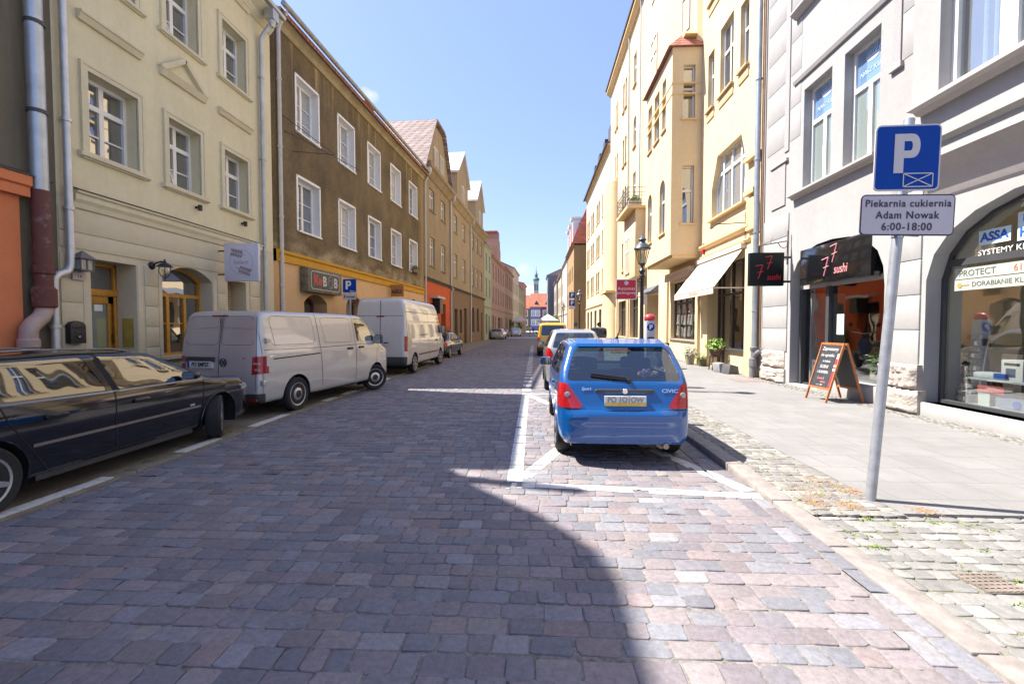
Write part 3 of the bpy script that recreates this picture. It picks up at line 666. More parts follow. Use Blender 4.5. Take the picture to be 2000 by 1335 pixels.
MB().box(9.45, 10.3, 1.2, 1.9, 11.9, 13.3).box(9.38, 10.37, 1.13, 1.97, 13.3, 13.4).build('chimney', M('orange_brick', (.45, .13, .05), .8, var=.2, scale=20), rf)
pipe(h, [(.12, -.4, 11.55), (.12, -.15, 11.2), (.12, -.1, 11.0), (.12, -.1, 1.6)], .062, M('pale_pvc_pipe', (.50, .50, .52), .5, var=.1), rings=(9.5, 7.4, 5.2, 3.0, 1.8), hopper=None)
pipe(h, [(15.42, -.4, 11.6), (15.42, -.2, 11.2), (15.42, -.12, 11), (15.42, -.12, .1)], .06, MATS['pale_pvc_pipe'], rings=(9.5, 6.2, 3.8), hopper=(15.42, -.4, 11.7))
mb = MB(); 
for a, b in (((.5, -.03, 8.05), (4.0, -1.0, 7.9)), ((.9, -.03, 7.55), (2.4, -.75, 7.95)), ((.3, -.03, 8.5), (2.4, -.72, 7.98))): mb.tube([a, b], .012, 5)
mb.build('wire_bracket', BLACK, h)

# ---------------------------------------------------------------- three ochre houses
pl_och = plaster('ochre_render', (.30, .24, .16), .6, (.15, .11, .07), .4, (.50, .36, .19))
pl_och2 = plaster('ochre_render_light', (.34, .275, .185), .55, (.17, .12, .08), .35, (.52, .38, .2))
pl_red = plaster('red_orange_render', (.55, .12, .045), .12, (.25, .06, .03))
pl_mud = plaster('mud_brown_base', (.22, .15, .10), .25, (.1, .07, .05))
dw = M('dark_door_wood', (.045, .03, .025), .5, var=.2)
def ochre(name, label, s0, L, cols, gmat, gops, gable, wallm, ww=1.3):
    p = (-7.25 + math.sin(R(2.8)) * s0, 29.6 + math.cos(R(2.8)) * s0)
    h = house(name, label, p, 87.2); ops = []
    for s in cols: ops += [O(s, s + ww, 9.65, 11.15, dep=.12), O(s, s + ww, 5.85, 7.85, dep=.12)]
    wall(h, L, 4.95, 12.2, ops, wallm, D=10)
    for o in ops: window(h, o, M('cream_window_frame', (.66, .62, .54), .5), mull=(.5,), trans=(.68,), sill=.08, sillmat=wallm, pane=WINL, fr=.08)
    wall(h, L, 0, 4.75, gops, gmat, 'ground_floor', D=10)
    for o in gops: window(h, o, dw, mull=(.5,), trans=(.75,), name='door' if o['z0'] < .3 else 'window')
    cornice(h, 0, L, 4.75, .22, .2, M('dark_ledge', (.09, .075, .06), .8), 'ledge')
    prof(h, 'eaves', 0, L, [(0, 11.7), (-.1, 11.75), (-.35, 12.1), (-.5, 12.2), (-.5, 12.45), (0, 12.5)], wallm)
    gable(h); return h
red_roof = tiles('red_roof_tiles', (.34, .25, .225), .2, .28)
def g1(h):     # street-facing clipped gable; its tiled slope faces the viewer
    prf = [(.1, 12.4), (7.1, 12.4), (5.7, 15.0), (4.7, 15.9), (2.5, 15.9), (1.7, 15.0)]
    d = MB().prism(prf, -.02, 5, lambda u, v, q: (u, q, v)).build('gable', pl_och2, h)
    mb = MB(); t = .16
    for a, b in (((-.35, 11.9), (2.45, 16.0)), ((2.45, 16.0), (4.75, 16.0)), ((4.75, 16.0), (7.5, 12.0))):
        n = Vector((-(b[1] - a[1]), b[0] - a[0])).normalized() * t
        mb.prism([a, b, (b[0] + n.x, b[1] + n.y), (a[0] + n.x, a[1] + n.y)], -.3, 9, lambda u, v, q: (u, q, v))
    mb.build('roof', red_roof, h)
    for s in (2.3, 4.0): window(h, O(s, s + 1.15, 12.9, 14.3, dep=-.06), WHITE, mull=(.5,), trans=(), name='gable_window')
def gx(w0, w1, zt, extra=None):
    def f(h):
        mb = MB(); m = (w0 + w1) / 2
        mb.prism([(w0, 12.4), (w1, 12.4), (w1, 15.0), (m, zt), (w0, 15.0)], -.02, 6, lambda u, v, q: (u, q, v)); mb.build('gable', pl_och2, h)
        mb = MB()
        for a, b in (((w0 - .3, 14.9), (m, zt + .2)), ((w1 + .3, 14.9), (m, zt + .2))):
            mb.add([(a[0], -.25, a[1]), (b[0], -.25, b[1]), (b[0], 6, b[1]), (a[0], 6, a[1]), (a[0], -.25, a[1] + .18), (b[0], -.25, b[1] + .18), (b[0], 6, b[1] + .18), (a[0], 6, a[1] + .18)], [(3, 2, 1, 0), (4, 5, 6, 7), (0, 1, 5, 4), (1, 2, 6, 5), (2, 3, 7, 6), (3, 0, 4, 7)])
        mb.build('gable_roof', M('pale_roof_sheet', (.60, .58, .55), .5, var=.1), h)
        window(h, O(m - .8, m + .8, 12.9, 14.5, top=.3, dep=-.06), WHITE, mull=(.5,), trans=(), name='gable_window')
        gable_roof(h, w1 + 1, 12.4, 14.8, 10, red_roof, .3)
    return f
ho1 = ochre('ochre_house', 'ochre house with a red hipped roof and a bright orange-red shop base', 0, 7.25, (1.3, 4.4), pl_red, [O(1.2, 2.6, .5, 3.3, dep=.3), O(4.3, 5.7, .1, 3.4, dep=.5)], g1, pl_och)
ho2 = ochre('ochre_house', 'ochre house with a pale pointed gable and brown base, next beyond the orange-red shop', 7.25, 8.5, (1.4, 4.9), pl_mud, [O(1.5, 2.7, .1, 3.2, dep=.3), O(3.6, 4.6, 1.1, 3.2, dep=.2), O(5.5, 6.7, .1, 3.4, dep=.3)], gx(2.6, 7.4, 17.2), pl_och2)
ho3 = ochre('ochre_house', 'farthest ochre house, with three close windows a floor and two arched openings below', 15.75, 8.9, (.9, 3.4, 5.9), pl_mud, [O(.9, 2.3, 1.1, 3.7, top=.7, dep=.3), O(3.7, 5.1, 1.1, 3.7, top=.7, dep=.3), O(6.6, 7.4, .1, 3.3, dep=.3)], gx(3.2, 7.8, 17.4), pl_och)
pipe(ho1, [(7.2, -.1, 12), (7.2, -.1, 4.9), (7.2, -.3, 4.7), (7.2, -.1, 4.5), (7.2, -.1, .1)], .07, MATS['pale_pvc_pipe'], hopper=(7.2, -.35, 11.9))
pipe(ho2, [(8.45, -.1, 12), (8.45, -.1, .1)], .07, MATS['pale_pvc_pipe'], hopper=(8.45, -.35, 11.9))
MB().lathe([(.05, 17.2), (.09, 17.6), (.03, 17.9), (.02, 19.4), (.001, 19.7)], 8, (7, 4, 0)).build('finial', BLACK, ho2)

# ---------------------------------------------------------------- simple street house used farther along
def row_house(name, label, p0, rz, L, eave, wallm, cols, floors, roofm, ridge, base=None, gz=4.0, gops=(), D=10, ww=1.2, fmat=None, pane=None, over=.3, trim=None, sur=None):
    h = house(name, label, p0, rz); ops = [O(s, s + ww, a, b, dep=.15) for a, b in floors for s in cols]
    if base is None: base = wallm
    wall(h, L, gz, eave, ops, wallm, D=D); wall(h, L, 0, gz, list(gops), base, 'ground_floor', D=D)
    for o in ops: window(h, o, fmat or PVC, sill=.07, sillmat=trim or wallm, pane=pane or WIN, sur=sur, surmat=trim or wallm)
    for o in gops: window(h, o, dw, mull=(.5,), trans=(.75,), name='shop_window' if o['s1'] - o['s0'] > 1.4 else 'door')
    cornice(h, 0, L, gz - .1, .25, .14, trim or wallm, 'ledge'); cornice(h, 0, L, eave - .35, .4, .35, trim or wallm)
    if ridge: gable_roof(h, L, eave, ridge, D, roofm, over)
    return h
orr = tiles('orange_roof_tiles', (.50, .17, .09), .25, .3)
pl_green = plaster('green_render', (.36, .39, .29), .15, (.2, .22, .15)); pl_pink = plaster('pink_render', (.38, .26, .21), .2, (.25, .15, .12))
pl_cream = plaster('cream_far_render', (.52, .44, .32), .15); pl_olive = plaster('olive_render', (.40, .38, .22), .15); pl_salmon = plaster('salmon_render', (.55, .30, .21), .12)
pl_grey = plaster('grey_far_render', (.36, .33, .30), .2)
def chain(s): return (-6.05 + math.sin(R(2.6)) * s, 54.2 + math.cos(R(2.6)) * s)
g2 = [O(1, 2.4, .8, 3.2), O(3.4, 4.4, .1, 3.0)]
row_house('green_house', 'narrow pale green house with a lower ledge, past the ochre houses', chain(0), 87.4, 6, 11.6, pl_green, (.9, 3.6), ((5.4, 7.6), (8.6, 10.6)), MATS['red_roof_tiles'], 13, gops=g2)
hp = row_house('pink_house', 'pinkish brown house with an orange stepped gable, on the left far along the street', chain(6.05), 87.4, 16, 11.0, pl_pink, (1, 4, 7, 10, 13), ((4.9, 7.1), (8.2, 10.2)), orr, 13.4, gops=g2 + [O(7, 10, .6, 3), O(11, 12.2, .1, 3)])
mb = MB().prism([(5.2, 11.4), (9.6, 11.4), (9.6, 13.2), (8.9, 13.2), (8.9, 14.4), (8.1, 14.4), (8.1, 15.3), (6.7, 15.3), (6.7, 14.4), (5.9, 14.4), (5.9, 13.2), (5.2, 13.2)], -.05, 5, lambda u, v, q: (u, q, v)).build('stepped_gable', pl_pink, hp)
MB().box(6.3, 8.5, 0, 5, 15.3, 15.6).build('gable_roof', orr, hp)
hbf = row_house('brown_far_house', 'brown far house with white windows behind the white parasol', chain(22.1), 87.4, 14, 11.5, plaster('brown_far_render', (.30, .22, .16), .25), (1, 3.6, 6.6, 9.2, 11.6), ((4.9, 7.2), (8.4, 10.7)), MATS['red_brown_tiles'], 14, gops=g2 + [O(7, 10, .6, 3)])
MB().box(9, 10.2, 2, 3, 12, 15.6).build('chimney', MATS['orange_brick'], hbf)
row_house('cream_far_house', 'cream far house between the brown one and the olive one', chain(36.2), 87.4, 14, 13.3, pl_cream, (1, 4, 7, 10), ((4.9, 7.2), (8.4, 10.7)), MATS['red_brown_tiles'], 15.6, gops=g2)
row_house('olive_house', 'olive far house with a red-brown roof', chain(50.3), 87.4, 14, 11.0, pl_olive, (1, 4, 7, 10), ((4.9, 7.2), (8.4, 10.4)), MATS['red_brown_tiles'], 14.5, gops=g2)
row_house('salmon_house', 'salmon pink far house, last on the left before the square', chain(64.4), 87.4, 12, 12.9, pl_salmon, (1, 4, 7), ((4.9, 7.2), (8.4, 10.4)), orr, 14.2, gops=g2)
# ---------------------------------------------------------------- right side: grey house with two shops
pl_gy = plaster('pale_grey_render', (.375, .37, .365), .16, (.27, .26, .255), .14, (.29, .28, .275), bump=.18)
pl_gy2 = plaster('grey_trim', (.44, .41, .40), .06, (.35, .33, .32), bump=.1)
pl_rough = M('stippled_panel', (.35, .34, .34), .95, var=.3, scale=60, bump=1., bscale=70)
ROCK = NT('rough_granite'); co = ROCK.coord()
ROCK.set(Base_Color=ROCK.mix(ROCK.ramp(ROCK.noise(co, 3.5, 8, .7), [(.35, 0), (.7, 1)]), (.50, .45, .40), (.36, .31, .29)), Roughness=.9)
ROCK.bump(ROCK.noise(co, 9, 9, .65), 1., .06)
h = house('grey_house', 'pale grey house with a large bay above two arched shop fronts', (7.2, 15.0), -90); hg = h
L = 20.
opA = O(1.75, 5.2, .1, 3.82, top=[(5.2, 2.55), (5.15, 2.95), (4.98, 3.3), (4.6, 3.6), (4.1, 3.76), (3.5, 3.82), (2.9, 3.8), (2.4, 3.68), (2.05, 3.45), (1.83, 3.15), (1.75, 2.75)], dep=.25)
opB = O(6.2, 10.6, .3, 3.82, top=[(10.6, 2.5), (10.45, 3.0), (10.0, 3.45), (9.2, 3.72), (8.4, 3.82), (7.7, 3.77), (7.1, 3.6), (6.65, 3.35), (6.35, 3.0), (6.2, 2.55)], dep=.27)
wall(h, L, 0, 4.75, [opA, opB], pl_gy, 'ground_floor', D=12)
wA, wB = O(2.2, 3.35, 5.32, 8.02, dep=.2), O(3.8, 4.92, 5.32, 8.02, dep=.2)
ups = [wA, wB, O(2.2, 3.35, 10.3, 12.8), O(3.8, 4.92, 10.3, 12.8), O(2.2, 3.35, 14.4, 16.6), O(3.8, 4.92, 14.4, 16.6)]
wall(h, L, 4.75, 18, ups, pl_gy, D=12, s_from=0)
cl = glossmix('office_glass', 'dark', (.30, .36, .34), .28, .8)
for i, o in enumerate(ups):
    w_ = window(h, o, WHITE, fr=.07, mull=(), trans=(.66,), pane=cl, mw=.05)
    MB().box((o['s0'] + o['s1']) / 2 - .06, (o['s0'] + o['s1']) / 2 + .06, o['dep'] + .006, o['dep'] + .06, o['z0'] + .03, o['z0'] + (o['z1'] - o['z0']) * .66).build('mullion', WHITE, w_)
    if i < 2:
        s0, s1 = o['s0'] + .07, o['s1'] - .07; c = (s0 + s1) / 2; yb = o['dep'] + .05
        MB().face([(s0, yb, 7.17), (s1, yb, 7.17), (s1, yb, 7.94), (s0, yb, 7.94)]).build('window_film', glossmix('blue_film', 'dark', (.17, .30, .52), .22, .7), w_)
        text('NASZ KLUB', .15, frame3((c, yb - .006, 7.4), (1, 0, 0), (0, 0, 1)), M('film_lettering', (.45, .55, .68), .5, var=0), w_)
        mb = MB().prism([(c + .22 * math.cos(a), 7.72 + .14 * math.sin(a)) for a in np.linspace(math.pi, 2 * math.pi, 12)], yb - .008, yb - .005, lambda u, v, q: (u, q, v))
        for k in range(5): mb.bar((c - .2 + k * .1, yb - .006, 7.72), (c - .1 + k * .09, yb - .006, 7.86), .03, .003)
        mb.build('emblem', MATS['film_lettering'], w_)
prof(h, 'long_sill', 1.78, 5.02, [(.1, 5.2), (-.06, 5.2), (-.1, 5.26), (-.2, 5.28), (-.2, 5.33), (.1, 5.36)], pl_gy2)
prof(h, 'upper_sill', 1.78, 5.02, [(.1, 10.1), (-.06, 10.1), (-.2, 10.22), (-.2, 10.28), (.1, 10.3)], pl_gy2)
prof(h, 'string_course', 1.75, 5.3, [(.05, 8.35), (-.05, 8.35), (-.08, 8.44), (.05, 8.5)], pl_gy)
for q in ((.62, 1.38, -.03, .02, 5.2, 6.42), (1.3, 1.52, -.03, .02, 6.7, 13), (5.28, 5.48, -.03, .02, 6.9, 13)): MB().box(*q).build('stippled_panel', pl_rough, h)
for q in ((.55, 1.5, -.07, .02, 6.42, 6.5), (5.22, 5.54, -.07, .02, 6.8, 6.9)): MB().box(*q).build('panel_ledge', pl_gy2, h)
for s0, s1, y0, za, zb, dz in ((.22, 1.6, -.03, .98, 4.4, .66), (5.32, 6.1, -.03, .98, 4.4, .66), (1.55, 2.05, -.01, 6.9, 17, .9), (5.5, 6.15, -.01, 6.9, 17, .9), (.3, 1.28, -.01, 6.9, 17, .9)):   # blockwork pilasters
    mb = MB()
    for z in np.arange(za, zb, dz): mb.box(s0, s1, y0, .02, z, z + dz - .014)
    mb.build('block_pilaster', pl_gy, h, bevel=.012)
# rough stone bases, each a lumpy block
def rock(mb, x0, x1, y0, y1, z0, z1, rnd, n=7):
    g = {}
    base = len(mb.v); vs, fs = [], []
    for i in range(n + 1):
        for k in range(n + 1):
            x = x0 + (x1 - x0) * i / n; z = z0 + (z1 - z0) * k / n
            e = min(i, n - i, k, n - k); y = y0 + (.05 if e == 0 else 0) - (rnd.uniform(0, .06) if e else 0)
            vs.append((x, y, z))
    for i in range(n):
        for k in range(n): a = i * (n + 1) + k; fs.append((a, a + n + 1, a + n + 2, a + 1))
    mb.add(vs, fs); ring = [(x0, z0), (x1, z0), (x1, z1), (x0, z1)]
    for (a, b) in zip(ring, ring[1:] + ring[:1]): mb.face([(a[0], y0 + .05, a[1]), (b[0], y0 + .05, b[1]), (b[0], y1, b[1]), (a[0], y1, a[1])])
rk = random.Random(5)
for q in ((.22, 1.55, -.10, .05, .05, .46), (.25, 1.5, -.07, .05, .47, .98), (5.2, 6.22, -.16, .05, .05, .50), (5.25, 5.68, -.12, .05, .51, .98), (5.69, 6.18, -.15, .05, .51, .98)):
    mb = MB(); rock(mb, *q, rk, 10); mb.build('rough_stone', ROCK.m, h, smooth=60)
MB().box(6.2, 14, -.06, .3, 0, .3).build('plinth', pl_gy, h, bevel=.02)
MB().box(3.05, 5.2, -.02, .4, 0, .42).build('shop_step', pl_gy, h, bevel=.015)
# projecting bay over the right-hand shop, carried on a cove
b0 = 6.2
mb = MB().prism([(.0, 3.95), (-.04, 4.0), (-.10, 4.25), (-.22, 4.45), (-.38, 4.58), (-.38, 4.66), (.0, 4.7)], b0, L, lambda u, v, d: (d, u, v)); mb.build('cove', pl_gy2, h, smooth=50)
prof(h, 'bay_moulding', b0, L, [(.0, 4.66), (-.36, 4.66), (-.36, 4.80), (-.46, 4.86), (-.46, 4.93), (.0, 4.97)], pl_gy)
bo = O(6.75, 11.4, 5.58, 9.4, dep=.2)
wall(h, L, 4.9, 18, [bo], pl_gy, 'bay', D=.0, y=-.35, s_from=b0)
MB().box(8.2, 14, .12, .35, 5.4, 9.6).build('bay_backing', pl_gy, h)
for z0, z1 in ((10.4, 13.4), (14.4, 17.2)): window(h, O(6.75, 11.4, z0, z1, dep=-.05), WHITE, fr=.1, mull=(.2, .62), trans=(), pane=cl, y=-.35, mw=.13, name='added_bay_window')  # unseen upper windows, added to throw sun reflections onto the road
wb_ = window(h, bo, WHITE, fr=.1, mull=(.2, .62), trans=(), pane=SHOP, y=-.35, mw=.13, name='bay_window')
mb = MB(); x = 6.85
pts = []; 
for k in range(140): pts.append((6.85 + k * .032, .02 + .035 * math.sin(k * 1.1) + .02 * math.sin(k * .37)))
for a, b in zip(pts, pts[1:]): mb.face([(a[0], a[1], 5.6), (b[0], b[1], 5.6), (b[0], b[1], 9.35), (a[0], a[1], 9.35)])
mb.build('curtain', M('pale_curtain', (.55, .62, .56), .9, var=.1), wb_, smooth=80)
prof(h, 'bay_sill', 6.4, L, [(-.2, 5.42), (-.42, 5.42), (-.48, 5.48), (-.6, 5.5), (-.6, 5.57), (-.2, 5.6)], pl_gy2)
# ---- left shop (restaurant)
wa = window(h, opA, DGREY, fr=.05, mull=(.38,), trans=(.715,), pane=SUSHIGL, mw=.035, name='restaurant_front')
MB().box(1.8, 5.15, .235, .33, 2.72, 2.84).build('transom_bar', pl_gy, wa)
MB().box(1.86, 1.95, .2, .32, .1, 2.72).box(2.98, 3.1, .2, .32, .1, 2.72).build('door_frame', DGREY, wa)
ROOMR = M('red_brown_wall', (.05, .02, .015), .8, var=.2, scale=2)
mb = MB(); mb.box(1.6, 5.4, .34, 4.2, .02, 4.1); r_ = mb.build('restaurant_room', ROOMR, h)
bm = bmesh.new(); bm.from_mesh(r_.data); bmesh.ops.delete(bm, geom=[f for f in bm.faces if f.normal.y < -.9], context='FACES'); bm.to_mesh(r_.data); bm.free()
MB().box(3.3, 5.1, .4, 1.2, .12, .46).build('display_ledge', M('dark_stone', (.10, .095, .09), .6), h)
MB().box(2.0, 2.06, .4, 1.3, .12, 2.6).build('open_door', M('grey_door', (.45, .44, .45), .5), wa)
# ---- right shop (locks and keys)
wk = window(h, opB, DGREY, fr=.06, mull=(), trans=(.718,), pane=SHOP, mw=.06, name='lock_shop_front')
ROOMB = M('beige_shop_wall', (.68, .62, .46), .8, var=.12, scale=1.5)
mb = MB(); mb.box(6.1, 12, .36, 3.4, .02, 4.1); r_ = mb.build('lock_shop_room', ROOMB, h)
bm = bmesh.new(); bm.from_mesh(r_.data); bmesh.ops.delete(bm, geom=[f for f in bm.faces if f.normal.y < -.9], context='FACES'); bm.to_mesh(r_.data); bm.free()
MB().box(6.4, 11, .37, 1.5, .1, .32).build('shop_window_floor', M('display_board', (.55, .52, .46), .7), h)
BLUE = M('sticker_blue', (.02, .09, .42), .5, var=.03); ICE = M('sticker_ice', (.55, .72, .80), .5, var=.03); LBL = M('label_strip', (.40, .43, .38), .6, var=.05); GRT = M('label_text', (.10, .11, .11), .6, var=0); RDT = M('label_red', (.45, .16, .08), .6, var=0)
yg = .27 + .04
def decal(name, s0, s1, z0, z1, mat, tx=None, sz=.1, tm=None, sx=1., off=0, **k):
    o = MB().box(s0, s1, yg, yg + .008, z0, z1).build(name, mat, wk)
    if tx: text(tx, sz, frame3(((s0 + s1) / 2 + off, yg - .003, (z0 + z1) / 2), (1, 0, 0), (0, 0, 1)), tm, wk, sx=sx, **k)
decal('sticker', 6.84, 7.36, 3.06, 3.30, ICE, 'ASSA', .2, BLUE, bold=.006)
decal('sticker', 7.46, 7.96, 3.03, 3.47, ICE, 'UNI\nHAN', .2, BLUE, bold=.006)
text('ZAMKI', .17, frame3((7.75, yg - .003, 3.60), (1, 0, 0), (0, 0, 1)), WHITE, wk)
text('SYSTEMY KLUCZA', .13, frame3((7.42, yg - .003, 2.93), (1, 0, 0), (0, 0, 1)), WHITE, wk, sx=1.1)
decal('label_strip', 6.42, 9.4, 2.53, 2.72, LBL); decal('label_strip', 6.42, 9.4, 2.33, 2.515, LBL)
text('PROTECT', .15, frame3((6.5, yg - .003, 2.62), (1, 0, 0), (0, 0, 1)), GRT, wk, align='LEFT'); text('61 85', .15, frame3((7.42, yg - .003, 2.62), (1, 0, 0), (0, 0, 1)), RDT, wk, align='LEFT')
text('DORABIANIE KLUCZY', .115, frame3((6.74, yg - .003, 2.42), (1, 0, 0), (0, 0, 1)), GRT, wk, align='LEFT')
mb = MB().lathe([(.02, 0), (.045, 0), (.045, .006), (.02, .006)], 12, (6.52, yg - .008, 2.42), 'y').box(6.56, 6.7, yg - .006, yg - .002, 2.412, 2.428); mb.build('key_mark', M('key_gold', (.45, .28, .08), .5), wk)
pipe(h, [(-.05, -.14, 17), (-.05, -.14, 1.0)], .085, ZINC, rings=(12, 9.5, 7, 4.7, 2.2))
pf = M('old_cast_pipe', (.20, .20, .21), .6, .4, var=.3)
pp = MB().tube([(-.05, -.14, 1.02), (-.05, -.14, .62), (-.07, -.17, .5), (-.07, -.17, .08)], .10, 12).lathe([(.1, 1.05), (.125, 1.03), (.125, .93), (.1, .9)], 12, (-.05, -.14, 0)).lathe([(.1, .68), (.13, .66), (.13, .4), (.1, .37)], 12, (-.06, -.155, 0)).tube([(-.04, -.14, .72), (.12, -.12, .85), (.26, -.08, .92)], .075, 10)
pp.build('pipe_foot', pf, h, smooth=40)
MB().tube([(.16, -.06, 17), (.16, -.06, 1.0)], .03, 8).build('thin_pipe', M('rusty_thin_pipe', (.26, .15, .10), .6, .3, var=.3), h, smooth=40)

# ---------------------------------------------------------------- yellow house with oriel
pl_y = plaster('yellow_render', (.67, .535, .335), .12, (.50, .39, .23), .12, (.52, .41, .25), bump=.1)
pl_y2 = plaster('yellow_trim', (.68, .50, .27), .04, (.5, .38, .2), bump=.08)
h = house('yellow_house', 'tall pale yellow house with an oriel, a balcony and a large angular window', (7.2, 44.6), -90); hy = h
L = 29.55; ops = []
aw = O(25.42, 28.4, 6.0, 8.42, top=[(28.4, 7.5), (28.05, 8.42), (25.95, 8.42), (25.42, 7.25)], dep=.2)
ops += [aw, O(26.1, 27.28, 10.6, 13.2, top=None, dep=.15), O(24.85, 25.5, 10.6, 12.9, dep=.15), O(27.85, 28.5, 10.6, 12.9, dep=.15)]
ops += [O(24.9, 25.9, 14.9, 17.3, dep=.14), O(26.3, 27.3, 14.9, 17.3, dep=.14), O(27.7, 28.6, 14.9, 17.3, dep=.14), O(26.1, 27.3, 19.2, 21.4, dep=.14)]
far = []
for s, wd in ((6.1, .65), (7.05, .65), (10.2, .9), (14.9, .9), (16.6, .9), (2.6, .5), (3.4, .5)):
    for z0, z1 in ((6.2, 8.5), (10.6, 12.9), (14.7, 16.9), (19.1, 21.4)):
        if z0 < 9.5 and 10.9 < s < 14.7: continue
        far.append(O(s, s + wd, z0, z1, top=(.45 if z0 in (14.7,) and wd > .8 else None), dep=.1))
ops += far
wall(h, L, 4.4, 23.9, ops, pl_y, D=12)
for i, o in enumerate(ops):
    if i == 0:
        w_ = window(h, o, PVC, fr=.06, mull=(.22, .48, .74), trans=(.72,), pane=glossmix('net_curtain_glass', 'dark', (.22, .25, .28), .25, .75), mw=.06, sill=.12, sillmat=pl_y2, sproud=.16, name='angular_window')
    else: window(h, o, PVC, fr=.06, mull=(.5,) if o['s1'] - o['s0'] > .8 else (), trans=(.62,), pane=WIN, mw=.05, sill=.08, sillmat=pl_y2, sproud=.13)
for o in ops[1:8]: MB().box(o['s0'] - .06, o['s1'] + .06, -.04, .02, o['z0'] - .42, o['z0'] - .1).build('apron_panel', pl_y2, h, bevel=.01)
# ground floor openings
gd = O(25.5, 28.55, .1, 4.15, dep=.28); g2_ = O(19.95, 23.65, 1.05, 3.95, dep=.2); g3 = O(14.7, 17.7, 0, 3.7, dep=.9); g4 = O(4.7, 8.4, .85, 3.8, dep=.3); g5 = O(9.4, 12.6, .85, 3.8, dep=.3); g6 = O(1.0, 2.6, .85, 3.8, dep=.3)
wall(h, L, 0, 4.4, [gd, g2_, g3, g4, g5, g6], pl_y, 'ground_floor', D=12)
DKW = M('dark_brown_frame', (.06, .042, .03), .5, var=.2)
w_ = window(h, gd, DKW, mull=(.14, .44, .72), trans=(.70,), pane=SHOP, name='cafe_front', fr=.06, mw=.045)
MB().box(26.95, 28.55, .0, .42, .1, .82).build('parapet', pl_y, h); MB().box(26.9, 28.75, -.12, .36, .82, .88).build('cafe_sill', DGREY, h)
wsh = window(h, g2_, DKW, mull=(.25, .5, .75), trans=(.62,), pane=SHOP, name='dress_shop_window', fr=.07, sill=.1, sillmat=ZINC)
for o in (g4, g5, g6): window(h, o, DKW, mull=(.33, .66), trans=(.75,), name='shop_window', pane=WIN, sill=.08, sillmat=pl_y2)
MB().box(15.6, 17.2, .86, .95, .1, 3.3).box(15.75, 16.35, .84, .87, .4, 2.3).box(16.45, 17.05, .84, .87, .4, 2.3).build('entrance_door', DKW, h)
MB().box(14.7, 17.7, .9, 1.0, 0, 3.7).build('entrance_back_wall', pl_y, h)
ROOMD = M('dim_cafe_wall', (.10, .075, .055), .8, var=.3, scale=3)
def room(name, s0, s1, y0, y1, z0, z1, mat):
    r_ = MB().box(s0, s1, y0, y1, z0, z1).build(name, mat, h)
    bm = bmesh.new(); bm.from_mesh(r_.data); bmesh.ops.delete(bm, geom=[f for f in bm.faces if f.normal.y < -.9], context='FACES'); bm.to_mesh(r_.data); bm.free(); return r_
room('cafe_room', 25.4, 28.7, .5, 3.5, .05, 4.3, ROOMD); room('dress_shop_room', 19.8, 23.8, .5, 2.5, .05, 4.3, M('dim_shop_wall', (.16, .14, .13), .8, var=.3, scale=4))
mb = MB(); rq = random.Random(9)      # hanging white things in the dress shop window
for k in range(30):
    s, z = 20.1 + (k % 10) * .36 + rq.uniform(-.08, .08), 1.25 + (k // 10) * .62 + rq.uniform(-.1, .1); mb.lathe([(.02, .5), (.07, .46), (.085, .2), (.12, .0)], 8, (s, .36 + rq.uniform(0, .12), z))
mb.build('hanging_display', M('white_cloth', (.85, .83, .80), .8), wsh)
mb = MB(); rq = random.Random(4); leaves(mb, (22.6, .42, 1.3), (.9, .15, .5), 160, .06, rq); mb.build('window_greenery', LEAF, wsh, recalc=False)
# pilasters and mouldings
for a, b in ((28.75, 29.5), (24.0, 24.3), (24.95, 25.45), (18.0, 19.6), (14.3, 14.65), (12.8, 13.3), (8.55, 9.2), (3.0, 4.4)): MB().box(a, b, -.12, .02, 0, 4.3).build('pilaster', pl_y, h, bevel=.02)
prof(h, 'shop_moulding', 24.0, 28.9, [(.0, 4.95), (-.08, 4.95), (-.14, 5.05), (-.14, 5.12), (.0, 5.16)], pl_y2)
prof(h, 'shop_moulding', 24.0, 28.9, [(.0, 4.55), (-.06, 4.55), (-.1, 4.62), (-.1, 4.66), (.0, 4.7)], pl_y2)
prof(h, 'string_course', 0, 13.4, [(.0, 4.7), (-.08, 4.7), (-.14, 4.8), (-.14, 4.9), (.0, 4.95)], pl_y2)
prof(h, 'eaves', -.3, L, [(.0, 23.6), (-.1, 23.6), (-.25, 23.8), (-.4, 23.85), (-.4, 24.1), (.0, 24.15)], pl_y2)
MB().box(-.3, L, -.5, 12, 24.1, 24.25).build('roof', M('dark_roof_edge', (.06, .06, .065), .6), h)
MB().prism([(28.75, 5.8), (28.75, 4.9), (29.45, 4.9), (29.45, 5.8), (29.1, 6.0)], -.12, .0, lambda u, v, d: (u, d, v)).build('wall_ornament', pl_y2, h)
for q in ((28.6, 29.5, -.16, .02, 7.2, 7.34), (28.7, 29.4, -.2, .02, 6.05, 6.2)): MB().box(*q).build('wall_bracket', pl_y2, h)
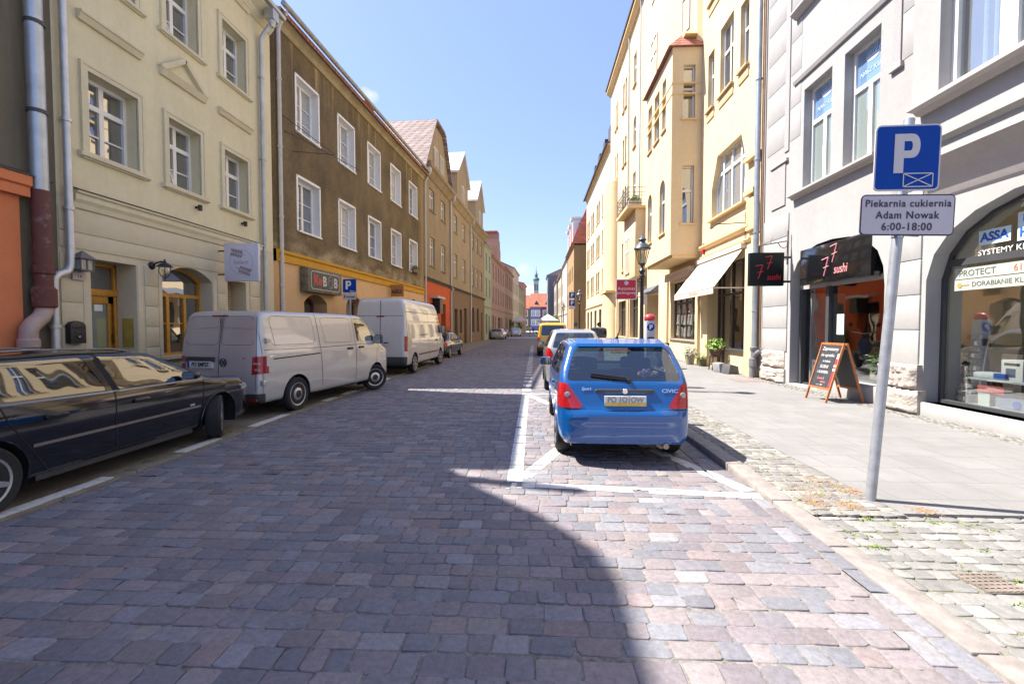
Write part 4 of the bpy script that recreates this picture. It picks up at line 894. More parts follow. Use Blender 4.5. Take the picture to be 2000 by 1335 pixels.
# oriel
s0, s1, yo = 19.6, 24.15, -1.27
ow = [O(20.0, 20.85, 6.0, 8.5, top=.45, dep=.12), O(22.3, 23.2, 6.0, 8.5, top=.45, dep=.12), O(19.95, 20.7, 10.7, 13.0, dep=.12), O(21.2, 22.1, 10.7, 13.0, dep=.12), O(22.6, 23.2, 10.7, 13.0, dep=.12)]
orl = wall(h, s1, 4.85, 13.8, ow, pl_y, 'oriel', y=yo, s_from=s0)
for o in ow: window(orl, o, PVC, mull=(), trans=(.62,), y=yo, sill=.08, sillmat=pl_y2)
side = thing('oriel_side', None, None); side.parent = h
for so in (0,):
    sw = [O(.48, .98, 6.2, 8.7, dep=.16), O(.48, .98, 10.7, 13.0, dep=.16)]
    ws = wall(orl, 1.27, 4.85, 13.8, sw, pl_y, 'oriel_side_wall'); ws.location = (s1, yo, 0); ws.rotation_euler = (0, 0, R(90))
    for o in sw:
        wn = window(orl, o, PVC, mull=(), trans=(.58,), fr=.06, sill=.1, sillmat=pl_y2, pane=WIN); wn.location = (s1, yo, 0); wn.rotation_euler = (0, 0, R(90))
bpy.data.objects.remove(side)
MB().face([(s0, yo, 4.85), (s0, yo, 13.8), (s0, 0, 13.8), (s0, 0, 4.85)]).face([(s0, yo, 4.85), (s1, yo, 4.85), (s1, 0, 4.85), (s0, 0, 4.85)]).face([(s0, yo, 13.8), (s1, yo, 13.8), (s1, 0, 13.8), (s0, 0, 13.8)]).build('oriel_soffit', pl_y, orl)
for q in ((s0 - .02, s1 + .02, yo - .025, -.01, 11.75, 11.82), (s0 - .02, s1 + .02, yo - .025, -.01, 12.2, 12.26), (s0 + .1, s1 - .05, yo + .1, 0, 4.72, 4.86)): MB().box(*q).build('oriel_band', pl_y2, orl)
mb = MB(); mb.add([(s0 - .15, yo - .2, 13.75), (s1 + .15, yo - .2, 13.75), (s1 + .15, 0, 13.75), (s0 - .15, 0, 13.75), (s0 + .2, yo + .5, 14.5), (s1 - .4, yo + .5, 14.5), (s1 - .4, 0, 14.5), (s0 + .2, 0, 14.5)], [(3, 2, 1, 0), (4, 5, 6, 7), (0, 1, 5, 4), (1, 2, 6, 5), (2, 3, 7, 6), (3, 0, 4, 7)])
mb.build('oriel_roof', tiles('salmon_tiles', (.50, .20, .15), .22, .2), h)
mb = MB().prism([(22.9, 14.3), (24.2, 14.3), (24.1, 14.45), (23.6, 14.7)], -.75, -.25, lambda u, v, d: (u, d, v)).build('oriel_pediment', pl_y2, h)
ub = MB(); P = [(24.15, 0), (24.0, -.2), (21.2, -.9), (18.2, -.9), (17.2, 0)]
for a, b in zip(P, P[1:]): ub.face([(a[0], a[1], 13.8), (b[0], b[1], 13.8), (b[0], b[1], 22.4), (a[0], a[1], 22.4)])
ub.face([(p[0], p[1], 22.4) for p in P]); ub = ub.build('upper_bay', pl_y, h)
wu = O(1.2, 1.9, 15.0, 17.6, dep=-.03)
for (z0, z1) in ((15.0, 17.6), (19.0, 21.2)):
    wn = window(ub, O(1.7, 2.35, z0, z1, dep=-.05), PVC, mull=(), trans=(.6,), fr=.07, pane=glossmix('blue_glass', 'dark', (.16, .3, .5), .3, .7)); a = P[2]; b = P[1]
    wn.location = (a[0], a[1], 0); wn.rotation_euler = (0, 0, math.atan2(b[1] - a[1], b[0] - a[0]))
for (z0, z1) in ((14.8, 17.0), (19.0, 21.2)): window(ub, O(18.9, 20.2, z0, z1, dep=-.05), PVC, mull=(.5,), trans=(.62,), fr=.08, y=-.9)
# balcony and the bay below it
MB().box(10.9, 14.6, -.75, 0, 4.95, 9.3).build('lower_bay', pl_y, h, bevel=.01)
for a in (11.5, 12.25): window(h, O(a, a + .55, 5.4, 7.8, dep=-.04), PVC, mull=(), trans=(.62,), y=-.75, sill=.06, sillmat=pl_y2)
bal = MB().box(10.8, 14.75, -1.3, .02, 9.3, 9.48).build('balcony', pl_y2, h)
mb = MB()
for z in (9.62, 10.1, 10.3, 10.62): mb.box(10.85, 14.7, -1.27, -1.24, z, z + .025); mb.box(14.66, 14.69, -1.27, 0, z, z + .025); mb.box(10.85, 10.88, -1.27, 0, z, z + .025)
for k in range(24): 
    s = 10.9 + k * .163; mb.bar((s, -1.255, 9.48), (s + (.12 if k % 2 else -.05), -1.255, 10.1), .016, .016); mb.bar((s, -1.255, 10.1), (s, -1.255, 10.62), .012, .012)
for k in range(5): mb.box(14.665, 14.68, -1.2 + k * .28, -1.19 + k * .28, 9.48, 10.62)
mb.build('railing', BLACK, bal)
bx = MB(); rq = random.Random(8); leaves(bx, (14.3, -.75, 9.95), (.3, .45, .28), 220, .07, rq); bx.m = 3; bx.box(14.1, 14.5, -1.15, -.35, 9.5, 9.85)
t = tag(bx.build('balcony_plants', LEAF + [M('grey_trough', (.45, .44, .42), .7)], recalc=False), 'grey trough of yellowish green plants standing on the balcony of the yellow house', 'plant')
t.location = at_house(h, 0, 0, 0); t.rotation_euler = h.rotation_euler
# corner turret at the far end
ub = MB(); n = 14
ring = [(2.1 + 1.9 * math.cos(math.pi + math.pi * i / n), -.95 * math.sin(math.pi * i / n)) for i in range(n + 1)]
for a, b in zip(ring, ring[1:]): ub.face([(a[0], a[1], 0), (b[0], b[1], 0), (b[0], b[1], 14.4), (a[0], a[1], 14.4)])
ub.face([(p[0], p[1], 14.4) for p in ring]); ub.build('turret', pl_y, h, smooth=60)
MB().box(.2, 4.0, -1.0, 0, 4.7, 4.9).build('turret_band', pl_y2, h)
MB().tube([(8.9, -.1, 23.5), (8.9, -.1, .1)], .06, 8).build('drainpipe', ZINC, h, smooth=40)
MB().tube([(12.95, -.14, 23.5), (12.95, -.14, 4.4)], .05, 8).build('drainpipe', ZINC, h, smooth=40)

# ---------------------------------------------------------------- cream house and the others beyond
pl_c = plaster('cream_render', (.68, .56, .36), .08, (.45, .35, .2))
fl4 = ((5.6, 7.9), (9.6, 12.0), (13.4, 15.8))
hc = row_house('cream_house', 'cream house with many narrow windows, a dark mansard and dormers, beyond the yellow house', (7.2, 64.9), -90, 20.2, 19.3, pl_c, (1, 2.6, 5.4, 7, 10.4, 12, 15, 17), fl4, MATS['dark_roof_edge'], 21.5, gops=[O(1.5, 3.6, .6, 3.6), O(5, 7, .6, 3.6), O(9, 11, .6, 3.6), O(13, 15, .6, 3.6), O(17, 19, .1, 3.6)], over=.5, trim=pl_y2, D=12)
for s in (6, 10, 14, 17.5): MB().box(s, s + 1.3, .2, 3, 19.6, 21.6).build('dormer', M('slate_dormer', (.07, .07, .085), .6), hc)
pl_ow = plaster('tan_side_wall', (.36, .24, .115), .3, (.2, .13, .08), .2, (.45, .33, .2))
hr = house('red_roofed_house', 'tan walled house with a steep red tiled roof and white dormers', (6.05, 86), -90); h = hr
ops = [O(s, s + 1.2, a, b, dep=.15) for s in (1, 4, 7, 10.5) for a, b in ((5.2, 7.4), (9, 11.4))]
wall(h, 14, 0, 14.4, ops, pl_ow, D=13)
for o in ops: window(h, o)
cornice(h, -.1, 14.15, 14.1, .5, .45, pl_ow)
mb = MB(); mb.add([(-.3, -.4, 14.6), (14.3, -.4, 14.6), (14.3, 13, 14.6), (-.3, 13, 14.6), (0, 2.2, 20.8), (13.0, 2.2, 20.8), (13.0, 10.8, 20.8), (0, 10.8, 20.8)], [(0, 1, 5, 4), (1, 2, 6, 5), (2, 3, 7, 6), (3, 0, 4, 7), (4, 5, 6, 7)])
mb.build('roof', tiles('bright_red_tiles', (.50, .115, .06), .35, .42), h)
for s, z, y in ((11.2, 15.2, -.1), (6.5, 15.0, -.1), (2, 15.0, -.1)):
    d_ = MB().box(s, s + 2.0, y, 4, z - .5, z + 3.4).box(s - .2, s + 2.2, y - .3, 4, z + 3.4, z + 3.7).build('dormer', WHITE, h)
    window(d_, O(s + .3, s + 1.7, z + .3, z + 3.0, dep=-.05), WHITE, y=y)
    MB().face([(s + 2.01, .8, z + .6), (s + 2.01, 2.0, z + .6), (s + 2.01, 2.0, z + 2.8), (s + 2.01, .8, z + 2.8)]).build('dormer_side_window', glossmix('blue_glass', 'dark', (.16, .3, .5), .3, .7), d_)
for z in (12.0, 5.0):
    b_ = MB().box(14.0, 15.0, 2.2, 4.6, z - .9, z - .7).build('side_balcony', pl_c, h); mb = MB()
    for k in range(11): mb.box(14.95, 14.97, 2.25 + k * .23, 2.27 + k * .23, z - .7, z + .3)
    mb.box(14.94, 14.98, 2.2, 4.6, z + .3, z + .34); mb.build('railing', BLACK, b_)
MB().box(14.0, 14.05, 1.8, 3.6, 2.2, 4.0).build('wall_board', M('pale_poster', (.6, .6, .58), .6), h)
pl_w = plaster('white_far_render', (.60, .57, .53), .1); pl_tan = plaster('tan_far_render', (.50, .42, .33), .12)
f3 = ((5, 7.2), (8.6, 10.8))
row_house('white_far_house', 'white far house with a pinkish gable, just beyond the red roofed house', (5.95, 100), -90, 14, 14.2, pl_w, (1, 4, 7, 10.5), f3, orr, 17)
row_house('tan_far_house', 'tan far house with a dark red chimney stack', (5.7, 114), -90, 14, 13.0, pl_tan, (1, 4, 7, 10.5), f3, MATS['red_brown_tiles'], 15.5)
MB().box(3, 4.4, 1.5, 3, 13.2, 17.8).build('chimney', M('dark_red_brick', (.24, .05, .06), .8, var=.2), [o for o in bpy.data.objects if o.name.startswith('tan_far_house')][0])
row_house('grey_white_house', 'grey-white far house next to the slate grey corner building', (5.3, 128), -90, 14, 13.0, pl_grey, (1, 4, 7, 10.5), f3, MATS['red_brown_tiles'], 15)
hs = row_house('slate_house', 'slate grey building standing proud of the far right row', (3.6, 142), -90, 12, 16.2, plaster('slate_render', (.20, .21, .235), .12), (1, 4, 7.5), ((4.6, 6.6), (8, 10), (11.5, 13.5)), MATS['dark_roof_edge'], 18, D=8)
# market square front, facing us
def sq(name, label, x0, x1, y, eave, ridge, wm, cols, rm=orr):
    h = house(name, label, (x0, y), 0); L = x1 - x0
    ops = [O(s, s + 1.3, a, b, dep=.12) for s in cols for a, b in ((5.6, 7.6), (2.2, 4.2), (8.3, 9.3))]
    ops = [o for o in ops if o['z1'] < eave - .3]
    wall(h, L, 0, eave, ops, wm, D=9)
    for o in ops: window(h, o, sur=.18, surmat=WHITE)
    gable_roof(h, L, eave, ridge, 9, rm, .3)
    for k in range(max(1, int(L / 4.5))):
        s = 1.6 + k * 4.2
        if s + 1.6 < L: MB().prism([(s, eave + .7), (s + 1.6, eave + .7), (s + .8, eave + 2.3)], .5, 3, lambda u, v, q: (u, q, v)).build('dormer', M('dark_dormer', (.10, .04, .04), .7), h)
    return h
sq('olive_market_house', 'narrow olive market house with an orange roof, left of the blue front', -5.2, -2.0, 172, 8.6, 13.6, plaster('dark_olive', (.20, .19, .10), .1), (1,))
sq('blue_market_house', 'violet-blue market house under the orange-pink roof at the end of the street', -1.9, 2.1, 171.6, 9.2, 14.2, plaster('violet_blue', (.17, .17, .30), .05), (.6, 2.3))
sq('red_market_house', 'dark wine red market house, right of the violet-blue one', 2.15, 5.4, 171.6, 9.2, 14.2, plaster('wine_red', (.19, .06, .08), .05), (.9,))
sq('orange_market_house', 'orange roofed market house partly behind the salmon house at the far end', -12, -5.3, 173, 9, 13.8, pl_salmon, (1, 4))
ch = thing('church', 'far church with a pale green roof and green-capped tower above the market', 'church', (-4, 260, 0))
CU = M('copper_green', (.36, .55, .46), .6, var=.12)
MB().box(-10, 8, 0, 22, 0, 17.5).build('nave', M('church_wall', (.55, .52, .46), .9), ch)
MB().prism([(-.6, 17.5), (22.6, 17.5), (11, 25.5)], -10.4, 4.5, lambda u, v, q: (q, u, v)).build('roof', CU, ch)
tw = MB().box(3.2, 6.0, -1, 2, 0, 27.5).build('tower', M('tower_wall', (.42, .45, .40), .9), ch)
MB().box(3.0, 6.2, -1.2, 2.2, 27.5, 28.1).lathe([(2.0, 28.1), (1.7, 28.9), (.9, 29.4), (.8, 31), (1.0, 31.2), (.4, 32), (.15, 33.2), (.02, 36)], 10, (4.6, .5, 0)).build('tower_cap', M('dark_copper', (.07, .14, .13), .6), tw)
MB().box(3.7, 4.3, -1.06, -.98, 22, 25.5).box(4.9, 5.5, -1.06, -.98, 22, 25.5).build('belfry_window', DGREY, tw)
# ---------------------------------------------------------------- vehicles: bodies are the rounded intersection of a side, a section and a plan outline
def sdp(P, X, Y):
    d = np.full(X.shape, 1e9); inside = np.zeros(X.shape, bool); n = len(P)
    for i in range(n):
        ax, ay = P[i]; bx, by = P[(i + 1) % n]; ex, ey = bx - ax, by - ay; wx, wy = X - ax, Y - ay
        t = np.clip((wx * ex + wy * ey) / (ex * ex + ey * ey + 1e-12), 0, 1)
        d = np.minimum(d, (wx - ex * t) ** 2 + (wy - ey * t) ** 2)
        c = (ay > Y) != (by > Y)
        with np.errstate(divide='ignore', invalid='ignore'): xi = ax + (Y - ay) * ex / (ey if abs(ey) > 1e-12 else 1e-12)
        inside ^= c & (X < xi)
    d = np.sqrt(d); return np.where(inside, -d, d)
def smx(a, b, k):
    h = np.maximum(k - np.abs(a - b), 0) / k; return np.maximum(a, b) + h * h * k * .25
class Body:
    def __init__(s, side, sec, plan, k):
        s.side = side; s.sec = sec + [(-y, z) for y, z in reversed(sec)]; s.plan = plan + [(x, -y) for x, y in reversed(plan)]; s.k = k
    def sd(s, x, y, z): return smx(smx(sdp(s.side, x, z), sdp(s.sec, y, z), s.k), sdp(s.plan, x, y), s.k)
    def cast(s, o, d, tmax):
        lo = np.zeros(len(o)); hi = np.full(len(o), tmax)
        for _ in range(26):
            m = (lo + hi) / 2; p = o + d * m[:, None]; ins = s.sd(p[:, 0], p[:, 1], p[:, 2]) < 0
            lo = np.where(ins, m, lo); hi = np.where(ins, hi, m)
        return o + d * lo[:, None]
    def mesh(s, g):
        xs = [p[0] for p in s.side]; zs = [p[1] for p in s.side]; ys = [p[0] for p in s.sec]
        x0, x1, z0, z1, w = min(xs), max(xs), min(zs), max(zs), max(ys); L = x1 - x0
        nx, ny, nz = max(4, round(L / g)), max(4, round(2 * w / g)), max(4, round((z1 - z0) / g))
        idx = {}; pts = []; F = []
        def vid(i, j, k):
            q = (i, j, k)
            if q not in idx: idx[q] = len(pts); pts.append((x0 + L * i / nx, -w + 2 * w * j / ny, z0 + (z1 - z0) * k / nz))
            return idx[q]
        for i in range(nx):
            for j in range(ny): F += [[vid(i, j, 0), vid(i, j + 1, 0), vid(i + 1, j + 1, 0), vid(i + 1, j, 0)], [vid(i, j, nz), vid(i + 1, j, nz), vid(i + 1, j + 1, nz), vid(i, j + 1, nz)]]
            for k in range(nz): F += [[vid(i, 0, k), vid(i + 1, 0, k), vid(i + 1, 0, k + 1), vid(i, 0, k + 1)], [vid(i, ny, k), vid(i, ny, k + 1), vid(i + 1, ny, k + 1), vid(i + 1, ny, k)]]
        for j in range(ny):
            for k in range(nz): F += [[vid(0, j, k), vid(0, j, k + 1), vid(0, j + 1, k + 1), vid(0, j + 1, k)], [vid(nx, j, k), vid(nx, j + 1, k), vid(nx, j + 1, k + 1), vid(nx, j, k + 1)]]
        P = np.array(pts); zc = z0 + (z1 - z0) * .36; O_ = P.copy(); O_[:, 0] = np.clip(P[:, 0], x0 + .30 * L * .6 + .25, x1 - .30 * L * .6 - .25); O_[:, 1] = 0; O_[:, 2] = zc
        d = P - O_; ln = np.linalg.norm(d, axis=1); V = s.cast(O_, d / ln[:, None], 4.0)
        return V, F
    def on_side(s, pts, sg, off=.002):
        P = np.array([(x, 0, z) for x, z in pts], float); d = np.tile([0, float(sg), 0], (len(P), 1)); q = s.cast(P, d, 1.6); q[:, 1] += sg * off; return q
    def on_rear(s, pts, off=.002, front=False):
        xm = sum(p[0] for p in s.side) / len(s.side); P = np.array([(xm, y, z) for y, z in pts], float); sg = 1. if front else -1.
        q = s.cast(P, np.tile([sg, 0, 0], (len(P), 1)), 4.5); q[:, 0] += sg * off; return q
def ccw(P):
    a = sum(p[0] * q[1] - q[0] * p[1] for p, q in zip(P, P[1:] + P[:1])); return P if a > 0 else P[::-1]
def rounded(P, r=.05, n=3):
    """round the corners of a convex outline"""
    P = ccw(list(P)); out = []; N = len(P)
    for i in range(N):
        a, b, c = (Vector(P[(i + k) % N]) for k in (-1, 0, 1)); q = min(r, (a - b).length * .45, (c - b).length * .45)
        p0, p1 = b + (a - b).normalized() * q, b + (c - b).normalized() * q
        for k in range(n + 1):
            t = k / n; out.append(tuple(p0 * (1 - t) ** 2 + b * 2 * t * (1 - t) + p1 * t * t))
    return out
def cutpart(bm, lay, pid, poly, ax, cond, only=0):
    i, j = ((1, 2), (0, 2), (0, 1))[ax]; P = ccw(list(poly))
    lo = [min(p[k] for p in P) for k in (0, 1)]; hi = [max(p[k] for p in P) for k in (0, 1)]
    F = []
    for f in bm.faces:
        if f[lay] != only or not cond(f): continue
        a = [v.co[i] for v in f.verts]; b = [v.co[j] for v in f.verts]
        if max(a) < lo[0] or min(a) > hi[0] or max(b) < lo[1] or min(b) > hi[1]: continue
        F.append(f)
    for p, q in zip(P, P[1:] + P[:1]):
        if not F: return []
        if (p[0] - q[0]) ** 2 + (p[1] - q[1]) ** 2 < 1e-10: continue
        n = [0, 0, 0]; n[i] = q[1] - p[1]; n[j] = -(q[0] - p[0]); co = [0, 0, 0]; co[i], co[j] = p
        n = Vector(n).normalized(); co = Vector(co)
        geom = list({e for f in F for e in f.edges}) + list({v for f in F for v in f.verts}) + F
        r = bmesh.ops.bisect_plane(bm, geom=geom, dist=1e-6, plane_co=co, plane_no=n)
        F = [g for g in r['geom'] if isinstance(g, bmesh.types.BMFace) and (g.calc_center_median() - co).dot(n) < 1e-6]
    for f in F: f[lay] = pid
    return F
def faces_obj(bm, lay, pid, name, mat, parent, off=0.):
    vm = {}; V = []; F = []
    for f in bm.faces:
        if f[lay] != pid: continue
        ix = []
        for v in f.verts:
            if v not in vm: vm[v] = len(V); V.append(tuple(v.co - v.normal * off))
            ix.append(vm[v])
        F.append(ix)
    if not F: return None
    me = bpy.data.meshes.new(name); me.from_pydata(V, [], F); me.materials.append(mat)
    me.polygons.foreach_set('use_smooth', [True] * len(F)); me.set_sharp_from_angle(angle=R(50)); me.update()
    o = bpy.data.objects.new(name, me); COL.objects.link(o); o.parent = parent; return o
def ribbon(P, w, mat, name, parent, axis):
    """thin seam following surface points; axis = outward direction"""
    mb = MB(); P = [Vector(p) for p in P]; up = Vector(axis)
    L_ = []
    for i, p in enumerate(P):
        t = (P[min(i + 1, len(P) - 1)] - P[max(i - 1, 0)]).normalized(); s = t.cross(up).normalized() * w / 2; L_.append((p + s, p - s))
    for a, b in zip(L_, L_[1:]): mb.face([a[0], b[0], b[1], a[1]])
    return mb.build(name, mat, parent, recalc=False)
def dense(pts, st=.05):
    out = []
    for a, b in zip(pts, pts[1:]):
        n = max(1, int(math.hypot(b[0] - a[0], b[1] - a[1]) / st)); out += [(a[0] + (b[0] - a[0]) * k / n, a[1] + (b[1] - a[1]) * k / n) for k in range(n)]
    return out + [pts[-1]]
SILVERRIM = M('rim_silver', (.50, .51, .53), .32, .75, var=.08)
def scl(P, kx, kz): return [(round(x * kx, 4), round(z * kz, 4)) for x, z in P]
SEAM = M('panel_gap', (.012, .012, .013), .9, var=0)
def wheel(parent, x, y, r, tw, style, sg, steer=0.):
    """tyre with tread and a rim; sg = +1 left side, -1 right side"""
    mb = MB(); ri = r * (.70 if style != 'steel' else .68); h = tw / 2
    mb.lathe([(ri, -h * .85), (r * .90, -h), (r * .97, -h * .82), (r, -h * .45), (r * 1.004, 0), (r, h * .45), (r * .97, h * .82), (r * .90, h), (ri, h * .85)], 36, (0, 0, 0), 'y')
    w_ = mb.build('wheel', RUBBER, parent, smooth=50); w_.location = (x, y, r); w_.rotation_euler = (0, 0, steer)
    g = MB()
    for dy in (-h * .45, -h * .15, h * .15, h * .45): g.lathe([(r * 1.0035, dy - .004), (r * 1.0055, dy - .004), (r * 1.0055, dy + .004), (r * 1.0035, dy + .004)], 36, (0, 0, 0), 'y')
    g.build('tread_groove', SEAM, w_)
    f = sg * h * .8; rb = MB()
    rb.lathe([(ri * 1.03, f), (ri * 1.0, f + sg * .012), (ri * .92, f + sg * .006), (ri * .9, f - sg * .05)], 32, (0, 0, 0), 'y'); rb.m = 1
    rb.lathe([(ri * .92, f - sg * .06), (.02, f - sg * .07)], 24, (0, 0, 0), 'y'); rb.m = 0
    if style == 'steel':
        rb.lathe([(ri * .92, f - sg * .02), (ri * .80, f - sg * .004), (ri * .62, f - sg * .006), (ri * .5, f + sg * .012), (ri * .34, f + sg * .014), (ri * .3, f + sg * .02), (.01, f + sg * .024)], 32, (0, 0, 0), 'y'); rb.m = 1
        for k in range(18):
            a = k * math.pi / 9; m = Matrix.Rotation(a, 4, 'Y') @ Matrix.Translation((ri * .73, f + sg * .0, 0)); rb.mbox(m, ri * .13, .014, ri * .11)
        rb.lathe([(ri * .33, f + sg * .019), (ri * .28, f + sg * .032), (.01, f + sg * .034)], 20, (0, 0, 0), 'y'); rb.m = 0
    else:
        n = int(style)
        for k in range(n):
            a = k * 2 * math.pi / n + .3; m = Matrix.Rotation(a, 4, 'Y')
            pts = [(.03, .10), (ri * .95, .055)]
            for (r0, w0), (r1, w1) in zip(pts, pts[1:]):
                vs = [m @ Vector(p) for p in ((r0, f - sg * .03, -w0 / 2), (r0, f - sg * .03, w0 / 2), (r1, f - sg * .03, w1 / 2), (r1, f - sg * .03, -w1 / 2), (r0, f + sg * .004, -w0 / 2 * .7), (r0, f + sg * .004, w0 / 2 * .7), (r1, f + sg * .008, w1 / 2 * .7), (r1, f + sg * .008, -w1 / 2 * .7))]
                rb.add(vs, [(3, 2, 1, 0), (4, 5, 6, 7), (0, 1, 5, 4), (1, 2, 6, 5), (2, 3, 7, 6), (3, 0, 4, 7)])
        rb.lathe([(.075, f - sg * .02), (.07, f + sg * .008), (.01, f + sg * .012)], 16, (0, 0, 0), 'y')
    rb.build('rim', [SILVERRIM, M('brake_dark', (.04, .035, .03), .6, .4, var=.2)], w_, smooth=40)
    return w_
def vehicle(name, label, cat, loc, heading, S, group=None):
    kx, kz = S.get('scale', (1, 1))      # overall length and height factors
    if (kx, kz) != (1, 1):
        S = dict(S); S['side'] = scl(S['side'], kx, kz); S['sec'] = scl(S['sec'], 1, kz); S['plan'] = scl(S['plan'], kx, 1); S['wx'] = tuple(x * kx for x in S['wx'])
        S['cuts'] = [(n_, (scl(p_, kx, kz) if w_ == 'side' else p_ * kz if w_ == 'low' else scl(p_, 1, kz)), w_, m_, o_) for n_, p_, w_, m_, o_ in S['cuts']]
        S['seams'] = [(n_, scl(p_, kx, kz), w_) for n_, p_, w_ in S.get('seams', ())]; S['rseams'] = [(n_, scl(p_, 1, kz), w_) for n_, p_, w_ in S.get('rseams', ())]
        S['seats'] = [(a_ * kx, b_ * kz, c_) for a_, b_, c_ in S.get('seats', ())]; S['handles'] = [(a_ * kx, b_ * kz, c_) for a_, b_, c_ in S.get('handles', ())]
        if S.get('dash'): S['dash'] = (S['dash'][0] * kx, S['dash'][1] * kz)
        S['mirror'] = (S['mirror'][0] * kx, S['mirror'][1] * kz) + tuple(S['mirror'][2:])
        if S.get('plate'): S['plate'] = (S['plate'][0], S['plate'][1] * kz) + tuple(S['plate'][2:])
    t = thing(name, label, cat, (loc[0], loc[1], loc[2] if len(loc) > 2 else 0), R(heading), group)
    B = Body(S['side'], S['sec'], S['plan'], S.get('k', .09)); V, F = B.mesh(S.get('g', .05))
    bm = bmesh.new(); vs = [bm.verts.new(v) for v in V]
    for f in F:
        try: bm.faces.new([vs[i] for i in f])
        except ValueError: pass
    bmesh.ops.recalc_face_normals(bm, faces=bm.faces); bm.normal_update()
    lay = bm.faces.layers.int.new('part'); pid = 1; parts = []
    W2 = max(p[0] for p in S['sec']); r = S['r']
    sides = {1: lambda f: f.calc_center_median().y > W2 * .3 and f.normal.y > .12, -1: lambda f: f.calc_center_median().y < -W2 * .3 and f.normal.y < -.12}
    rear = lambda f: f.normal.x < -.18; front = lambda f: f.normal.x > .12
    for x in S['wx']:          # wheel arches
        ra = S.get('ra', r * 1.12); cz = r * S.get('az', 1.0); c = [(x + ra * math.cos(2 * math.pi * k / 28), cz + ra * math.sin(2 * math.pi * k / 28)) for k in range(28)]
        for sg in (1, -1): cutpart(bm, lay, 99, c, 1, lambda f, sg=sg: f.calc_center_median().y * sg > W2 - .34)
    for nm, poly, where, mat, off in S['cuts']:
        if where == 'side':
            for sg in (1, -1): cutpart(bm, lay, pid, poly, 1, sides[sg]); parts.append((pid, nm, mat, off)); pid += 1
        elif where == 'rear': cutpart(bm, lay, pid, poly, 0, rear); parts.append((pid, nm, mat, off)); pid += 1
        elif where == 'front': cutpart(bm, lay, pid, poly, 0, front); parts.append((pid, nm, mat, off)); pid += 1
        elif where == 'rear2':
            for sg in (1, -1): cutpart(bm, lay, pid, [(y * sg, z) for y, z in poly], 0, lambda f, sg=sg: f.normal.x < -.03 and f.calc_center_median().y * sg > 0 and f.calc_center_median().x < S.get('tlx', .5)); parts.append((pid, nm, mat, off)); pid += 1
        elif where == 'front2':
            L_ = max(p[0] for p in S['side'])
            for sg in (1, -1): cutpart(bm, lay, pid, [(y * sg, z) for y, z in poly], 0, lambda f, sg=sg: f.normal.x > .03 and f.calc_center_median().y * sg > 0 and f.calc_center_median().x > L_ - .7); parts.append((pid, nm, mat, off)); pid += 1
        elif where == 'low':
            zz = poly; xs = [p[0] for p in S['side']]; q = [(min(xs) - .1, -.5), (max(xs) + .1, -.5), (max(xs) + .1, zz), (min(xs) - .1, zz)]
            cutpart(bm, lay, pid, q, 1, lambda f: True); parts.append((pid, nm, mat, off)); pid += 1
    bm.normal_update()
    body = faces_obj(bm, lay, 0, 'body', S['paint'], t)
    made = {}
    for p, nm, mat, off in parts:
        o = faces_obj(bm, lay, p, nm, mat or S['paint'], t, off); made.setdefault(nm, []).append(o)
    bm.free()
    for nm, pts, wd in S.get('seams', ()):
        for sg in (1, -1):
            q = B.on_side(dense(pts), sg, .003); ribbon(q, wd, S.get(nm, SEAM), nm if nm != 'gap' else 'panel_gap', body, (0, sg, 0))
    for nm, pts, wd in S.get('rseams', ()): ribbon(B.on_rear(dense(pts), .003), wd, SEAM, 'panel_gap', body, (-1, 0, 0))
    # wheel housings, floor, wheels
    mb = MB()
    for x in S['wx']:
        for sg in (1, -1):
            ra = S.get('ra', r * 1.12) + .004; cz = r * S.get('az', 1.0); y0, y1 = sg * (W2 - .05), sg * (W2 - .38); n = 18
            ring = [(x + ra * math.cos(2 * math.pi * k / n), cz + ra * math.sin(2 * math.pi * k / n)) for k in range(n)]
            for a, b in zip(ring, ring[1:] + ring[:1]):
                if min(a[1], b[1]) > .12: mb.face([(a[0], y0, a[1]), (b[0], y0, b[1]), (b[0], y1, b[1]), (a[0], y1, a[1])])
            mb.face([(x + ra, y1, .15), (x + ra, y1, cz), (x + ra * .7, y1, cz + ra * .7), (x, y1, cz + ra), (x - ra * .7, y1, cz + ra * .7), (x - ra, y1, cz), (x - ra, y1, .15)])
    xs = [p[0] for p in S['side']]; mb.box(min(xs) + .5, max(xs) - .5, -W2 + .4, W2 - .4, .2, .5)
    mb.build('wheel_housing', SEAM, t)
    st = S.get('steer', 0)
    for i, x in enumerate(S['wx']):
        for sg in (1, -1):
            tw = S.get('tw', .2); wheel(t, x, sg * (W2 - S.get('win', .03) - tw / 2), r, tw, S.get('rim', 'steel'), sg, R(st) if i else 0)
    if S.get('lip'):
        for x in S['wx']:
            for sg in (1, -1):
                ra = S.get('ra', r * 1.12); cz = r * S.get('az', 1.0)
                arc = [(x + ra * math.cos(a), cz + ra * math.sin(a)) for a in np.linspace(math.pi * 1.05, -math.pi * .05, 22)]
                arc = [p for p in arc if p[1] > .25]; q = B.on_side(arc, sg, .0); MB().tube(q, .012, 6).build('arch_lip', S['paint'], body, smooth=60)
    for xs_, z, y in S.get('seats', ()):
        for sg in ((1, -1) if y else (1,)):
            s_ = MB().prism([(0, 0), (.5, .03), (.5, .14), (.08, .14), (-.14, .62), (-.26, .62)], -.24, .24, lambda u, v, d: (xs_ + u, sg * y + d, z + v))
            s_.prism(rrect(-.12, .12, .64, .82, .05), xs_ - .27, xs_ - .17, lambda u, v, d: (d, sg * y + u, z + v)); s_.build('seat', M('seat_fabric', (.045, .047, .052), .9, var=.2), t, bevel=.03)
